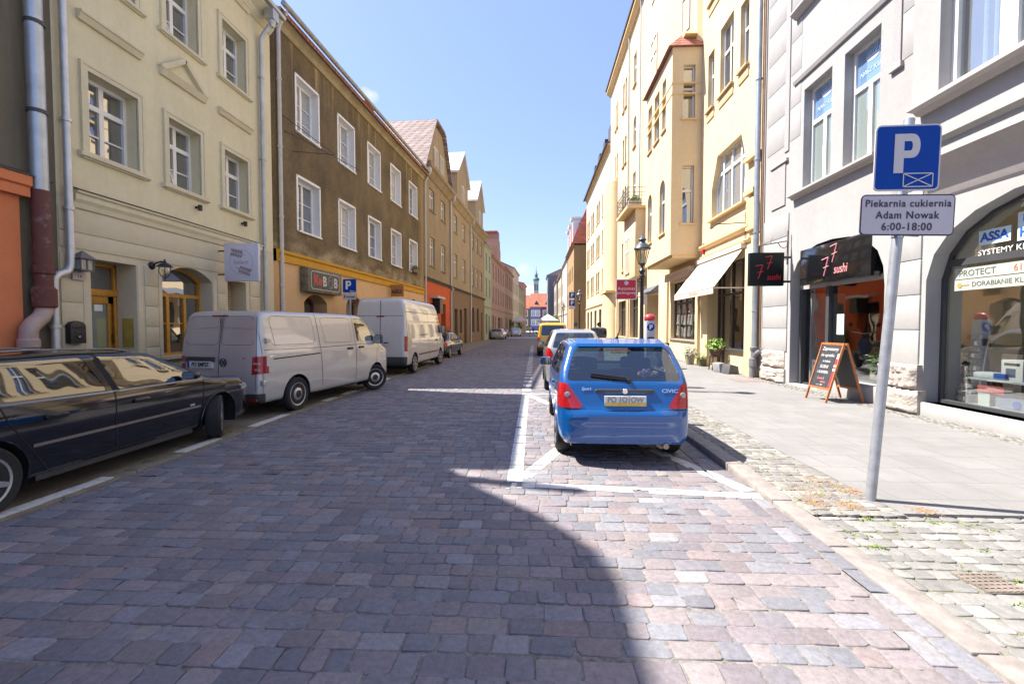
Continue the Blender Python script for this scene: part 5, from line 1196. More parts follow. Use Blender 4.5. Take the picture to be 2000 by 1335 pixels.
    if S.get('dash'):
        xd, z = S['dash']; MB().prism([(xd, z - .4), (xd + .45, z - .4), (xd + .5, z), (xd + .1, z + .02), (xd, z - .08)], -W2 + .12, W2 - .12, lambda u, v, d: (u, d, v)).build('dashboard', PLASTIC, t, bevel=.02)
        wm = MB(); c0 = Vector((xd - .16, W2 * .45, z + .0)); ti = Matrix.Rotation(R(-28), 3, 'Y'); wm.tube([c0 + ti @ Vector((0, .18 * math.cos(a), .18 * math.sin(a))) for a in np.linspace(0, 6.283, 20)], .014, 6, False); wm.bar(c0, c0 + Vector((.18, 0, -.08)), .06, .06).build('steering_wheel', PLASTIC, t, smooth=50)
    if S.get('mirror'):
        x, z, mat = S['mirror'][:3]
        for sg in (1, -1):
            q = B.on_side([(x, z)], sg, 0)[0]; hgt = S['mirror'][3] if len(S['mirror']) > 3 else .14
            m = MB().prism(rrect(.02, .22, -hgt / 2, hgt / 2, .05), x - .06, x + .05, lambda u, v, d: (d, q[1] + sg * u, z + .05 + v)); m = m.build('door_mirror', mat, t, bevel=.02)
            MB().face([(x - .062, q[1] + sg * .04, z + .06 - hgt / 2), (x - .062, q[1] + sg * .2, z + .06 - hgt / 2), (x - .062, q[1] + sg * .2, z + .04 + hgt / 2), (x - .062, q[1] + sg * .04, z + .04 + hgt / 2)]).build('mirror_glass', glossmix('mirror_glass', 'dark', (.03, .04, .05), .25, .6), m)
    for x, z, mat in S.get('handles', ()):
        for sg in (1, -1):
            q = B.on_side([(x, z)], sg, .0)[0]; MB().prism(rrect(x - .11, x + .11, z - .025, z + .025, .02), q[1] - .01, q[1] + .0, lambda u, v, d: (u, q[1] + sg * (.025 if d > q[1] - .005 else -.01), v)).build('door_handle', mat, t, bevel=.006)
    if S.get('plate'):
        yc, z, w_, hh, tx, kind = S['plate']; q = B.on_rear([(yc, z)], 0)[0]; x = q[0] - S.get('pout', .012)
        pl = MB().box(x - .008, x + .04, yc - w_ / 2, yc + w_ / 2, z - hh / 2, z + hh / 2).build('number_plate', M('plate_white', (.66, .66, .62), .4, var=.05), t)
        if kind == 'eu': MB().box(x - .010, x, yc + w_ / 2 - .05, yc + w_ / 2, z - hh / 2, z + hh / 2).build('plate_band', BLUE, pl)
        if kind == 'yellow': MB().box(x - .010, x, yc - w_ / 2, yc + w_ / 2, z - hh / 2, z - hh / 2 + .045).build('plate_holder', M('plate_yellow', (.62, .46, .10), .5, var=.2), pl)
        if tx: text(tx, hh * .8, frame3((x - .012, yc - (.02 if kind == 'eu' else 0), z + (.015 if kind == 'yellow' else 0)), (0, -1, 0), (0, 0, 1)), DGREY if kind == 'eu' else M('plate_grey', (.30, .30, .30), .6, var=0), pl, ex=.001, sx=.85, bold=.004)
    return t, B, made, body
def badge(B, y, z, tx, size, parent, mat=None, off=.006, shear=0., sx=1.):
    q = B.on_rear([(y, z), (y, z + .05)], off); up = Vector(q[1]) - Vector(q[0])
    return text(tx, size, frame3(q[0], (0, -1, 0), up), mat or CHROME, parent, name='badge', ex=.003, shear=shear, sx=sx, bold=.002)
def secp(w, zb, belt, wr, roof, low=.0, bulge=.03):
    return [(.0, zb), (w - .10 - low, zb), (w - .03, zb + .12), (w, zb + .38), (w - .005, belt - .12), (w - .035, belt), (wr + .06, roof - .10), (wr - .05, roof - .01), (0, roof + .02)]

# ---- blue hatchback (rear towards us)
BL = paint('blue_car_paint', (.0, .074, .27), .0, .25)
L = 4.14; w = .85; KZ = 1.075
side = [(.03, .25), (.01, .36), (.005, .47), (-.02, .49), (-.02, .60), (.05, .635), (.08, .70), (.16, .92), (.50, 1.36), (.62, 1.405), (1.3, 1.44), (2.0, 1.42), (2.35, 1.36), (3.15, .97), (3.6, .90), (3.98, .78), (4.12, .62), (4.14, .35), (4.05, .22), (.2, .20)]
plan = [(-.04, .0), (-.04, .46), (.02, .66), (.12, .77), (.3, .83), (.8, .85), (3.2, .85), (3.75, .80), (4.0, .66), (4.14, .4), (4.16, 0)]
sec = [(.0, .2), (.72, .2), (.80, .30), (.835, .45), (.85, .62), (.845, .80), (.81, .95), (.665, 1.36), (.58, 1.415), (.3, 1.44), (0, 1.45)]
cuts = [('rear_window', rounded([(-.71, .95), (.71, .95), (.59, 1.32), (-.59, 1.32)], .07), 'rear', CARGL, .004),
        ('tail_light', [(.855, .93), (.70, .925), (.52, .68), (.545, .655), (.86, .655)], 'rear2', REDL, -.004),
        ('side_window', rounded([(.58, 1.0), (1.15, .97), (1.15, 1.30), (.82, 1.32)], .05), 'side', CARDK, .004),
        ('side_window', rounded([(1.22, .96), (2.55, .94), (2.62, 1.02), (2.15, 1.31), (1.24, 1.33)], .05), 'side', CARGL, .004),
        ('windscreen', rounded([(-.62, .98), (.62, .98), (.50, 1.34), (-.50, 1.34)], .06), 'front', CARGL, .004), ('tailgate', [(-.72, .645), (.72, .645), (.76, .95), (.62, 1.36), (-.62, 1.36), (-.76, .95)], 'rear', None, 0), ('door', [(1.22, .34), (2.5, .34), (2.62, .6), (2.60, .92), (1.18, .93), (1.16, .6)], 'side', None, 0)]
S = dict(scale=(1.0, KZ), side=side, sec=sec, plan=plan, k=.10, g=.035, paint=BL, wx=(.76, 3.33), r=.30, ra=.335, tw=.19, rim='steel', cuts=cuts, win=.03, lip=True,
         rseams=[('gap', [(-.83, .640), (.83, .640)], .012), ('gap', [(.50, .66), (.50, .642)], .012)],
         seams=[('gap', [(1.18, .93), (1.16, .6), (1.22, .35), (2.5, .33), (2.62, .6), (2.60, .92)], .010), ('gap', [(.02, .63), (.3, .63), (.42, .55)], .010)],
         seats=[(1.05, .42, .36), (1.95, .38, .36)], dash=(2.75, .93), mirror=(2.42, .98, BL), handles=[(1.42, .82, BL)], plate=(.0, .735, .50, .12, 'PO 1O1OW', 'yellow'), tlx=.55, pout=.02)
CIV = (1.10, 5.50, 0)
t, B, made, body = vehicle('blue_hatchback', 'blue three-door hatchback seen from behind, parked in the white crossed bay', 'car', CIV, 90, S)
for o in made['tail_light']:
    c = sum((v.co for v in o.data.vertices), Vector()) / len(o.data.vertices); sg = 1 if c.y > 0 else -1
    q = B.on_rear([(sg * .70, .80 * KZ)], .0)[0]
    MB().lathe([(.036, -.006), (.032, -.010), (.02, -.011), (.001, -.011)], 20, (q[0], q[1], q[2]), 'x').build('reversing_lens', CLRL, o, smooth=50)
q = B.on_rear([(0, .84 * KZ)], .004)[0]
MB().prism(rrect(-.36, .36, .818 * KZ, .862 * KZ, .02), q[0] - .02, q[0] + .03, lambda u, v, d: (d, u, v)).build('plate_garnish', DGREY, t, bevel=.006)
MB().lathe([(.035, -.03), (.03, -.036), (.001, -.037)], 16, (q[0] + .006, 0, .842 * KZ), 'x').build('emblem', CHROME, t)
badge(B, -.545, .845 * KZ, 'CIVIC', .062, t, sx=1.25); badge(B, .47, .865 * KZ, 'Sport', .052, t, shear=.3)
mb = MB(); a, b, c = [Vector(v) for v in B.on_rear([(-.06, .955 * KZ), (-.02, .99 * KZ), (.40, 1.035 * KZ)], .03)]
mb.tube([a, b, c], [.02, .016, .008], 8); mb.bar(b + Vector((-.01, 0, -.02)), c + Vector((-.01, 0, -.025)), .012, .03); mb.lathe([(.035, 0), (.03, -.03), (.001, -.034)], 14, tuple(a + Vector((.03, 0, -.0))), 'x')
mb.build('rear_wiper', BLACK, t, smooth=50)
sp_ = lambda L_: [(x, y, z * KZ) for x, y, z in L_]; mb = MB().add(sp_([(.45, -.56, 1.375), (.45, .56, 1.375), (.66, .55, 1.425), (.66, -.55, 1.425), (.42, -.55, 1.34), (.42, .55, 1.34)]), [(0, 1, 2, 3), (4, 5, 1, 0)]); mb.add(sp_([(.42, -.55, 1.34), (.42, .55, 1.34), (.60, .55, 1.36), (.60, -.55, 1.36)]), [(0, 1, 2, 3)])
mb.build('roof_spoiler', BL, t, smooth=30)
MB().box(.41, .43, -.12, .12, 1.285 * KZ, 1.30 * KZ).build('brake_light', REDL, t)
MB().tube([(.86, -.03, 1.42 * KZ), (.60, -.03, 1.42 * KZ + .18)], [.012, .003], 6).tube([(.90, -.03, 1.41 * KZ), (.85, -.03, 1.435 * KZ)], .022, 8).build('aerial', BLACK, t)
MB().tube([(.02, -.48, .255), (.28, -.48, .25)], .035, 12).build('exhaust', M('rusty_exhaust', (.28, .22, .18), .5, .6, var=.3), t, smooth=50)
MB().tube([(.2, -.48, .27), (.9, -.45, .28)], .09, 12).build('silencer', MATS['rusty_exhaust'], t, smooth=50)
mb = MB(); rq = random.Random(12); tc = {0: (.62, .05, .28), 1: (.7, .5, .1), 2: (.3, .5, .7), 3: (.75, .75, .75)}
q = B.on_rear([(-.33, 1.02 * KZ)], -.12)[0]
for k in range(26):
    y, z = -.33 + rq.gauss(0, .075), 1.02 * KZ + rq.gauss(0, .03); mb.m = rq.choice([0, 0, 0, 1, 2, 3]); mb.lathe([(.001, -.025), (.022, -.015), (.022, .01), (.001, .02)], 6, (q[0] + rq.uniform(-.02, .04), y, z))
mb.build('soft_toy', [M('toy_%s' % n_, c_, .8) for n_, c_ in (('pink', tc[0]), ('amber', tc[1]), ('sky', tc[2]), ('white', tc[3]))], t, smooth=60)

# ---- black estate (left, nearest), side towards us
BK = paint('black_car_paint', (.003, .005, .012), .0, .10, .4)
side = [(.03, .28), (.0, .45), (.02, .70), (.10, .95), (.32, 1.30), (.45, 1.385), (.9, 1.43), (1.8, 1.45), (2.5, 1.40), (2.75, 1.35), (3.52, .97), (3.65, .94), (4.2, .88), (4.52, .76), (4.64, .58), (4.64, .35), (4.5, .20), (.2, .20)]
plan = [(-.02, 0), (-.02, .5), (.04, .72), (.2, .82), (.7, .87), (3.8, .87), (4.2, .85), (4.5, .72), (4.63, .48), (4.66, 0)]
sec = [(.0, .2), (.75, .2), (.83, .28), (.86, .48), (.875, .66), (.865, .84), (.83, .93), (.65, 1.34), (.55, 1.415), (.3, 1.45), (0, 1.46)]
cuts = [('side_window', rounded([(.42, 1.03), (1.05, .995), (.95, 1.32), (.62, 1.32)], .05), 'side', CARDK, .004),
        ('side_window', rounded([(1.12, .995), (2.05, .97), (1.92, 1.345), (1.02, 1.345)], .04), 'side', CARDK, .004),
        ('side_window', rounded([(2.18, .968), (3.30, .955), (3.26, 1.0), (2.70, 1.31), (2.04, 1.345)], .04), 'side', CARGL, .004),
        ('rear_window', rounded([(-.6, .98), (.6, .98), (.5, 1.3), (-.5, 1.3)], .05), 'rear', CARDK, .004),
        ('windscreen', rounded([(-.66, .95), (.66, .95), (.52, 1.34), (-.52, 1.34)], .06), 'front', CARGL, .004),
        ('headlight', [(.86, .76), (.52, .74), (.54, .66), (.86, .66)], 'front2', CLRL, -.003), ('door', [(1.45, .30), (2.10, .30), (2.08, .93), (1.12, .93), (1.30, .5)], 'side', None, 0), ('door', [(2.13, .30), (3.28, .30), (3.37, .6), (3.40, .92), (2.13, .93)], 'side', None, 0),
        ('tail_light', [(.87, .95), (.66, .93), (.66, .65), (.87, .65)], 'rear2', REDL, -.003)]
TRIM = M('dull_trim', (.05, .05, .055), .5, .2, var=.1)
S = dict(scale=(1.07, 1.0), side=side, sec=sec, plan=plan, k=.09, g=.045, paint=BK, wx=(.92, 3.72), r=.325, ra=.375, tw=.20, rim='5', cuts=cuts, steer=31, win=.02, lip=True, trim_strip=M('grey_side_strip', (.20, .18, .17), .4, .4, var=.1), chrome_line=M('window_chrome', (.5, .5, .52), .25, .9, var=0), sill_line=TRIM,
         seams=[('gap', [(2.10, 1.37), (2.12, .93), (2.10, .6), (2.12, .30)], .012), ('gap', [(3.42, .92), (3.38, .60), (3.28, .30), (2.2, .30), (1.42, .30), (1.3, .5), (1.12, .8), (1.08, .95)], .010), ('gap', [(1.05, .95), (.98, 1.2), (.92, 1.38)], .03), ('trim_strip', [(1.30, .555), (3.34, .555)], .030), ('chrome_line', [(.45, .99), (1.2, .97), (2.2, .945), (3.42, .935)], .022), ('sill_line', [(1.35, .25), (3.24, .25)], .10), ('gap', [(2.04, 1.36), (2.14, .94)], .085)],
         seats=[(1.25, .42, .36), (2.25, .40, .36)], dash=(2.95, .92), mirror=(3.08, .97, BK, .11), handles=[(1.5, .80, BK), (2.42, .80, BK)])
t, B, made, body = vehicle('black_estate', 'shiny black estate car with its front wheel turned, nearest car on the left', 'car', (-5.55, 2.62, .02), 90.6, S)
q = [B.on_side([(x, z)], -1, 0)[0] for x, z in ((.6, 1.40), (2.4, 1.40))]
for sg in (1, -1): MB().tube([(.45, sg * .575, 1.385), (.6, sg * .58, 1.425), (1.6, sg * .58, 1.445), (2.5, sg * .57, 1.415), (2.7, sg * .565, 1.38)], .012, 8).build('roof_rail', M('rail_dull', (.2, .2, .21), .4, .8), t, smooth=50)
for x in (3.40,): 
    q = B.on_side([(x, .60)], -1, .002)[0]; MB().box(x - .03, x + .05, q[1] - .004, q[1] + .01, .58, .61).build('side_repeater', CLRL, t)

# ---- silver van
SV = paint('silver_van_paint', (.53, .52, .51), .35, .4)
side = [(.05, .30), (.0, .42), (.0, .62), (.03, .95), (.06, 1.25), (.16, 1.82), (.24, 1.92), (.6, 1.965), (2.6, 1.97), (3.35, 1.93), (3.62, 1.80), (4.20, 1.24), (4.35, 1.15), (4.72, 1.0), (4.86, .80), (4.90, .45), (4.8, .24), (.2, .24)]
plan = [(-.02, 0), (-.02, .62), (.04, .84), (.16, .92), (.5, .945), (4.1, .945), (4.55, .89), (4.78, .72), (4.9, .4), (4.92, 0)]
sec = [(.0, .24), (.80, .24), (.90, .30), (.94, .55), (.95, .85), (.94, 1.12), (.91, 1.22), (.80, 1.84), (.74, 1.93), (.5, 1.97), (0, 1.985)]
win_r = rounded([(-.74, 1.20), (-.02, 1.20), (-.02, 1.80), (-.68, 1.80)], .06); 
cuts = [('side_window', rounded([(3.10, 1.28), (4.00, 1.27), (4.00, 1.31), (3.60, 1.74), (3.48, 1.82), (3.06, 1.83)], .05), 'side', CARGL, .006),
        ('tail_light', [(.96, 1.12), (.73, 1.10), (.72, .79), (.96, .81)], 'rear2', REDL, -.004),
        ('windscreen', rounded([(-.80, 1.22), (.80, 1.22), (.66, 1.82), (-.66, 1.82)], .06), 'front', CARGL, .004),
        ('headlight', [(.92, .98), (.55, .92), (.52, .76), (.92, .80)], 'front2', CLRL, -.003),
        ('bumper', [(-1, .2), (1, .2), (1, .45), (-1, .45)], 'rear', DGREY, -.006), ('rear_door', [(-.02, .48), (-.80, .48), (-.80, 1.25), (-.74, 1.9), (-.02, 1.9)], 'rear', None, 0), ('rear_door', [(-.02, .48), (.80, .48), (.80, 1.25), (.74, 1.9), (-.02, 1.9)], 'rear', None, 0), ('sliding_door', [(1.74, .42), (3.02, .36), (3.02, 1.88), (1.68, 1.88)], 'side', None, 0), ('door', [(3.04, .36), (3.58, .36), (4.02, 1.10), (4.05, 1.22), (3.5, 1.85), (3.03, 1.88)], 'side', None, 0)]
S = dict(scale=(1.04, 1.025), side=side, sec=sec, plan=plan, k=.11, g=.05, paint=SV, wx=(.98, 3.98), r=.335, ra=.40, tw=.21, rim='steel', cuts=cuts, steer=-36, win=.02, tlx=.22,
         rseams=[('gap', [(-.02, 1.86), (-.02, .48)], .012), ('gap', [(-.74, 1.9), (-.80, 1.25), (-.80, .50)], .008), ('gap', rounded([(-.74, 1.31), (-.05, 1.31), (-.05, 1.82), (-.66, 1.82)], .08) , .006), ('gap', rounded([(.74, 1.31), (.01, 1.31), (.01, 1.82), (.66, 1.82)], .08), .006)],
         seams=[('gap', [(3.0, 1.90), (3.03, 1.2), (3.02, .34)], .012), ('gap', [(1.66, 1.90), (1.70, 1.2), (1.76, .40)], .012), ('gap', [(1.72, 1.20), (4.0, 1.21)], .010), ('gap', [(.16, 1.22), (1.70, 1.20)], .008), ('gap', [(.35, 1.05), (1.68, 1.08)], .022), ('gap', [(.12, 1.78), (.12, .30)], .010),
                ('gap', rounded([(.32, 1.30), (1.55, 1.29), (1.52, 1.83), (.36, 1.83)], .10) + [(.42, 1.30)], .006), ('gap', rounded([(1.82, 1.29), (2.88, 1.28), (2.88, 1.83), (1.80, 1.83)], .10) + [(1.92, 1.29)], .006), ('gap', [(3.96, .42), (4.0, 1.1)], .01)],
         seats=[(3.05, .75, .45)], dash=(3.75, 1.2), mirror=(3.92, 1.27, PLASTIC, .24), handles=[(2.78, 1.13, PLASTIC), (3.25, 1.14, PLASTIC)], plate=(.36, .955, .54, .125, 'PO 2MP2T', 'eu'), pout=.035)
t, B, made, body = vehicle('silver_van', 'silver panel van without rear glass, its front wheel turned out, behind the black estate', 'van', (-5.80, 7.98, .02), 80.5, S)
q = B.on_rear([(.36, 1.07)], 0)[0]; MB().box(q[0] - .05, q[0] + .05, .06, .66, 1.03, 1.12).build('plate_garnish', DGREY, t, bevel=.008)
q = B.on_rear([(-.12, 1.02)], .006)[0]; mb = MB(); mb.tube([(q[0], -.12 + .075 * math.cos(a), 1.02 + .075 * math.sin(a)) for a in np.linspace(0, 6.283, 26)], .007, 6, False)
for a, b in (((-.04, .055), (-.012, .0)), ((-.012, .0), (0, .03)), ((0, .03), (.012, 0)), ((.012, 0), (.04, .055)), ((-.062, .03), (-.03, -.055)), ((-.03, -.055), (0, -.005)), ((0, -.005), (.03, -.055)), ((.03, -.055), (.062, .03))): mb.bar((q[0], -.12 + a[0], 1.02 + a[1]), (q[0], -.12 + b[0], 1.02 + b[1]), .012, .012)
mb.build('emblem', DGREY, t)
q = B.on_rear([(-.3, .60), (.1, 1.87)], .005); MB().box(q[1][0] - .01, q[1][0] + .03, -.12, .22, 1.862, 1.885).build('brake_light', REDL, t)
badge(B, -.56, 1.1, 'TDI', .04, t)
q = B.on_rear([(-.6, .36)], .004)[0]; [MB().box(q[0] - .012, q[0] + .05, a_, a_ + .37, .335, .365).build('reflector', REDL, t) for a_ in (-.82, .45)]
for z in (1.42, .66):
    for sg in (-1,): 
        q = B.on_rear([(-.87, z)], .0)[0]; MB().prism(rrect(-.93, -.80, z - .045, z + .045, .012), q[0] - .02, q[0] + .06, lambda u, v, d: (d, u, v)).build('door_hinge', SV, t, bevel=.006)
for o in made['tail_light']:
    sg = 1 if sum(v.co.y for v in o.data.vertices) > 0 else -1; q = B.on_rear([(sg * .80, .97)], .006)[0]
    MB().box(q[0] - .004, q[0] + .05, min(sg * .745, sg * .86), max(sg * .745, sg * .86), .99, 1.025).box(q[0] - .004, q[0] + .05, min(sg * .745, sg * .86), max(sg * .745, sg * .86), .88, .915).build('reversing_lens', CLRL, o)

# ---- tall silver van
SV2 = paint('pale_silver_paint', (.64, .62, .60), .3, .42)
side = [(.05, .34), (.0, .46), (.0, .70), (.03, 1.4), (.12, 2.45), (.2, 2.58), (.5, 2.62), (3.8, 2.62), (4.35, 2.55), (4.62, 2.25), (5.25, 1.32), (5.35, 1.25), (5.9, 1.05), (6.08, .85), (6.1, .45), (6.0, .28), (.2, .28)]
plan = [(-.02, 0), (-.02, .80), (.03, .88), (.12, .93), (.5, .945), (5.2, .945), (5.7, .90), (5.98, .74), (6.1, .4), (6.12, 0)]
sec = [(.0, .28), (.82, .28), (.90, .34), (.94, .6), (.95, 1.2), (.93, 1.5), (.84, 2.3), (.78, 2.52), (.66, 2.60), (0, 2.63)]
cuts = [('side_window', rounded([(4.45, 1.38), (5.10, 1.33), (5.02, 1.50), (4.62, 2.0), (4.45, 2.0)], .05), 'side', CARDK, .006),
        ('tail_light', [(.96, 1.30), (.84, 1.30), (.84, .80), (.96, .80)], 'rear2', REDL, -.004), ('windscreen', rounded([(-.80, 1.38), (.80, 1.38), (.68, 2.15), (-.68, 2.15)], .06), 'front', CARDK, .004),
        ('bumper', [(-1, .2), (1, .2), (1, .62), (-1, .62)], 'rear', DGREY, -.006), ('rear_door', [(0, .64), (-.84, .64), (-.84, 1.5), (-.78, 2.5), (0, 2.5)], 'rear', None, 0), ('rear_door', [(0, .64), (.84, .64), (.84, 1.5), (.78, 2.5), (0, 2.5)], 'rear', None, 0)]
S = dict(scale=(1.0, 1.03), side=side, sec=sec, plan=plan, k=.09, g=.07, paint=SV2, wx=(1.05, 4.95), r=.345, ra=.41, tw=.21, rim='7', cuts=cuts, steer=-8, win=.02, tlx=.2, sidestrip=DGREY,
         rseams=[('gap', [(0, 2.5), (0, .7)], .02), ('gap', [(-.8, 1.98), (.8, 1.98)], .012)], seams=[('gap', [(4.36, 2.2), (4.38, .5)], .012), ('gap', [(2.9, 2.1), (2.9, .5)], .012), ('sidestrip', [(1.5, .62), (4.5, .62)], .06), ('gap', [(.1, 2.12), (4.5, 2.12)], .014), ('sidestrip', [(1.6, 1.32), (2.8, 1.32)], .035), ('gap', [(.14, 2.4), (.14, .7)], .012)],
         mirror=(4.95, 1.45, PLASTIC, .34), handles=[(4.2, 1.08, PLASTIC)], pout=.02)
t, B, made, body = vehicle('tall_silver_van', 'tall high-roofed pale silver van, parked ahead of the silver panel van', 'van', (-5.28, 15.25, .02), 88.5, S)
q = B.on_rear([(0, 2.02)], .006)[0]; MB().box(q[0] - .01, q[0] + .03, -.14, .14, 2.0, 2.035).build('brake_light', REDL, t)
q = B.on_rear([(-.2, 1.12)], .006)[0]; MB().box(q[0] - .02, q[0] + .03, -.28, -.12, 1.1, 1.14).build('door_handle', PLASTIC, t)

# ---- generic cars for the ones farther off
def hatch(name, label, loc, hd, pm, L=4.1, w=.84, H=1.46, g=.07, est=False, tl=None, seats=True, rim='7'):
    k = H / 1.44; f = L / 4.14
    side = [(.02, .25), (.0, .42), (.0, .60), (.05, .70), (.12, .95), (.42, 1.32), (.6, 1.40), (1.3, 1.44), (2.0, 1.42), (2.35, 1.36), (3.1, .97), (3.6, .90), (3.98, .76), (4.12, .60), (4.14, .35), (4.05, .22), (.2, .20)]
    if est: side = [(.02, .25), (0, .42), (.0, .75), (.05, .90), (.5, .95), (.72, .98), (1.25, 1.36), (1.6, 1.42), (2.2, 1.42), (2.5, 1.36), (3.2, .95), (3.6, .88), (3.98, .74), (4.12, .6), (4.14, .35), (4.05, .22), (.2, .2)]
    side = [(x * f, z * k) for x, z in side]
    plan = [(-.02, 0), (-.02, .5), (.04, w - .18), (.2, w - .04), (.7, w), (3.2 * f, w), (3.75 * f, w - .05), (L - .1, w - .25), (L, .35), (L + .02, 0)]
    sec = [(.0, .2), (w - .12, .2), (w - .04, .3), (w, .62 * k), (w - .01, .82 * k), (w - .05, .95 * k), (w - .25, 1.36 * k), (w - .34, 1.42 * k), (0, 1.46 * k)]
    q = lambda P: rounded([(x * f, z * k) for x, z in P], .05); r2 = lambda P: rounded([(y * w / .85, z * k) for y, z in P], .06)
    if est: sw = [q([(.95, 1.0), (1.85, .97), (1.85, 1.33), (1.3, 1.32)]), q([(1.95, .97), (3.0, .95), (2.35, 1.31), (1.95, 1.33)])]
    else: sw = [q([(.45, 1.02), (1.5, .98), (1.5, 1.33), (.66, 1.33)]), q([(1.6, .98), (2.9, .96), (2.25, 1.31), (1.6, 1.33)])]
    cuts = [('side_window', sw[0], 'side', CARDK, .004), ('side_window', sw[1], 'side', CARGL, .004),
            ('rear_window', r2([(-.62, .99), (.62, .99), (.50, 1.33), (-.50, 1.33)]), 'rear', CARGL, .004), ('windscreen', r2([(-.66, .99), (.66, .99), (.52, 1.34), (-.52, 1.34)]), 'front', CARGL, .004),
            ('tail_light', tl or [(w, .98 * k), (w - .2, .95 * k), (w - .24, .68 * k), (w, .68 * k)], 'rear2', REDL, -.003), ('headlight', [(w, .78 * k), (w - .36, .74 * k), (w - .32, .62 * k), (w, .64 * k)], 'front2', CLRL, -.003)]
    S = dict(side=side, sec=sec, plan=plan, k=.1, g=g, paint=pm, wx=(.78 * f, 3.32 * f), r=.30, ra=.34, tw=.19, rim=rim, cuts=cuts, win=.02, seams=[('gap', [(1.55 * f, .95 * k), (1.55 * f, .32)], .01), ('gap', [(2.7 * f, .95 * k), (2.6 * f, .32)], .01)],
             rseams=[('gap', [(-w + .05, .64 * k), (w - .05, .64 * k)], .01)], seats=[(1.1 * f, .42 * k, .36), (1.95 * f, .40 * k, .36)] if seats else (), dash=(2.7 * f, .93 * k), mirror=(2.4 * f, .99 * k, PLASTIC), plate=(0, .5 * k if est else .78 * k, .5, .11, '', 'eu'))
    return vehicle(name, label, 'car', loc, hd, S)
GRY = paint('silver_grey_paint', (.40, .40, .40), .5, .35)
t, B, *_ = hatch('silver_small_car', 'small tall silver car parked directly in front of the blue hatchback', (1.03, 11.6, 0), 90, GRY, 3.75, .80, 1.66, .05, tl=[(.82, 1.17), (.64, 1.14), (.55, .97), (.58, .89), (.82, .89)])
q = B.on_rear([(.33, 1.07)], -.28)[0]; MB().lathe([(.07, 0), (.07, .012), (.001, .014)], 14, tuple(q), 'x').build('round_sticker', WHITE, t)
t, B, *_ = hatch('black_saloon', 'black saloon car parked beyond the tall silver van', (-5.38, 23.3, .02), 87, paint('black_saloon_paint', (.006, .006, .008), 0, .1), 4.5, .85, 1.40, .07, est=True, rim='5')
hatch('silver_far_hatchback', 'silver hatchback seen from behind, by the left houses far down the street', (-4.95, 58, 0), 86, GRY, 4.2, .88, 1.48, .1, seats=False)
t, B, *_ = hatch('white_far_car', 'pale car facing the camera in front of the white parasol, far down the street', (-3.35, 80, 0), -88, paint('pale_blue_white', (.55, .58, .62), .1, .35), 4.2, .88, 1.48, .1, seats=False)
hatch('dark_far_car', 'dark far car tucked between the silver hatchback and the pale oncoming car', (-5.2, 70, 0), 88, paint('dark_far_paint', (.015, .016, .02), .1, .3), 4.2, .86, 1.48, .12, seats=False)
# yellow van-like car
YL = paint('yellow_van_paint', (.62, .36, .012), .05, .3)
side = [(.04, .28), (.0, .42), (.0, .62), (.05, 1.0), (.18, 1.66), (.32, 1.76), (1.0, 1.80), (2.2, 1.80), (2.6, 1.74), (3.3, 1.12), (3.9, .95), (4.25, .75), (4.35, .4), (4.2, .22), (.2, .22)]
plan = [(-.02, 0), (-.02, .6), (.05, .78), (.2, .86), (.6, .89), (3.4, .89), (3.9, .84), (4.2, .65), (4.35, .3), (4.37, 0)]
sec = [(.0, .22), (.76, .22), (.86, .32), (.89, .6), (.89, .9), (.86, 1.05), (.74, 1.66), (.66, 1.76), (0, 1.82)]
cuts = [('rear_window', rounded([(-.66, 1.10), (.66, 1.10), (.60, 1.62), (-.60, 1.62)], .06), 'rear', CARDK, .004), ('tail_light', [(.9, 1.02), (.74, 1.02), (.74, .70), (.9, .70)], 'rear2', REDL, -.003),
        ('side_window', rounded([(.4, 1.1), (1.6, 1.1), (1.6, 1.62), (.5, 1.62)], .06), 'side', CARDK, .004), ('side_window', rounded([(1.75, 1.1), (3.0, 1.08), (2.5, 1.6), (1.75, 1.62)], .06), 'side', CARDK, .004), ('windscreen', rounded([(-.7, 1.1), (.7, 1.1), (.6, 1.66), (-.6, 1.66)], .06), 'front', CARDK, .004), ('bumper', [(-1, .2), (1, .2), (1, .5), (-1, .5)], 'rear', DGREY, -.004)]
S = dict(scale=(1.0, 1.08), side=side, sec=sec, plan=plan, k=.1, g=.07, paint=YL, wx=(.7, 3.4), r=.32, ra=.37, tw=.2, cuts=cuts, win=.02, rim='steel', mirror=(2.9, 1.12, PLASTIC, .2), plate=(0, .85, .5, .11, '', 'eu'), rseams=[('gap', [(-.72, .55), (.72, .55)], .01)])
vehicle('yellow_van', 'bright yellow small van parked ahead of the small silver car', 'van', (1.0, 25.6, 0), 90, S)
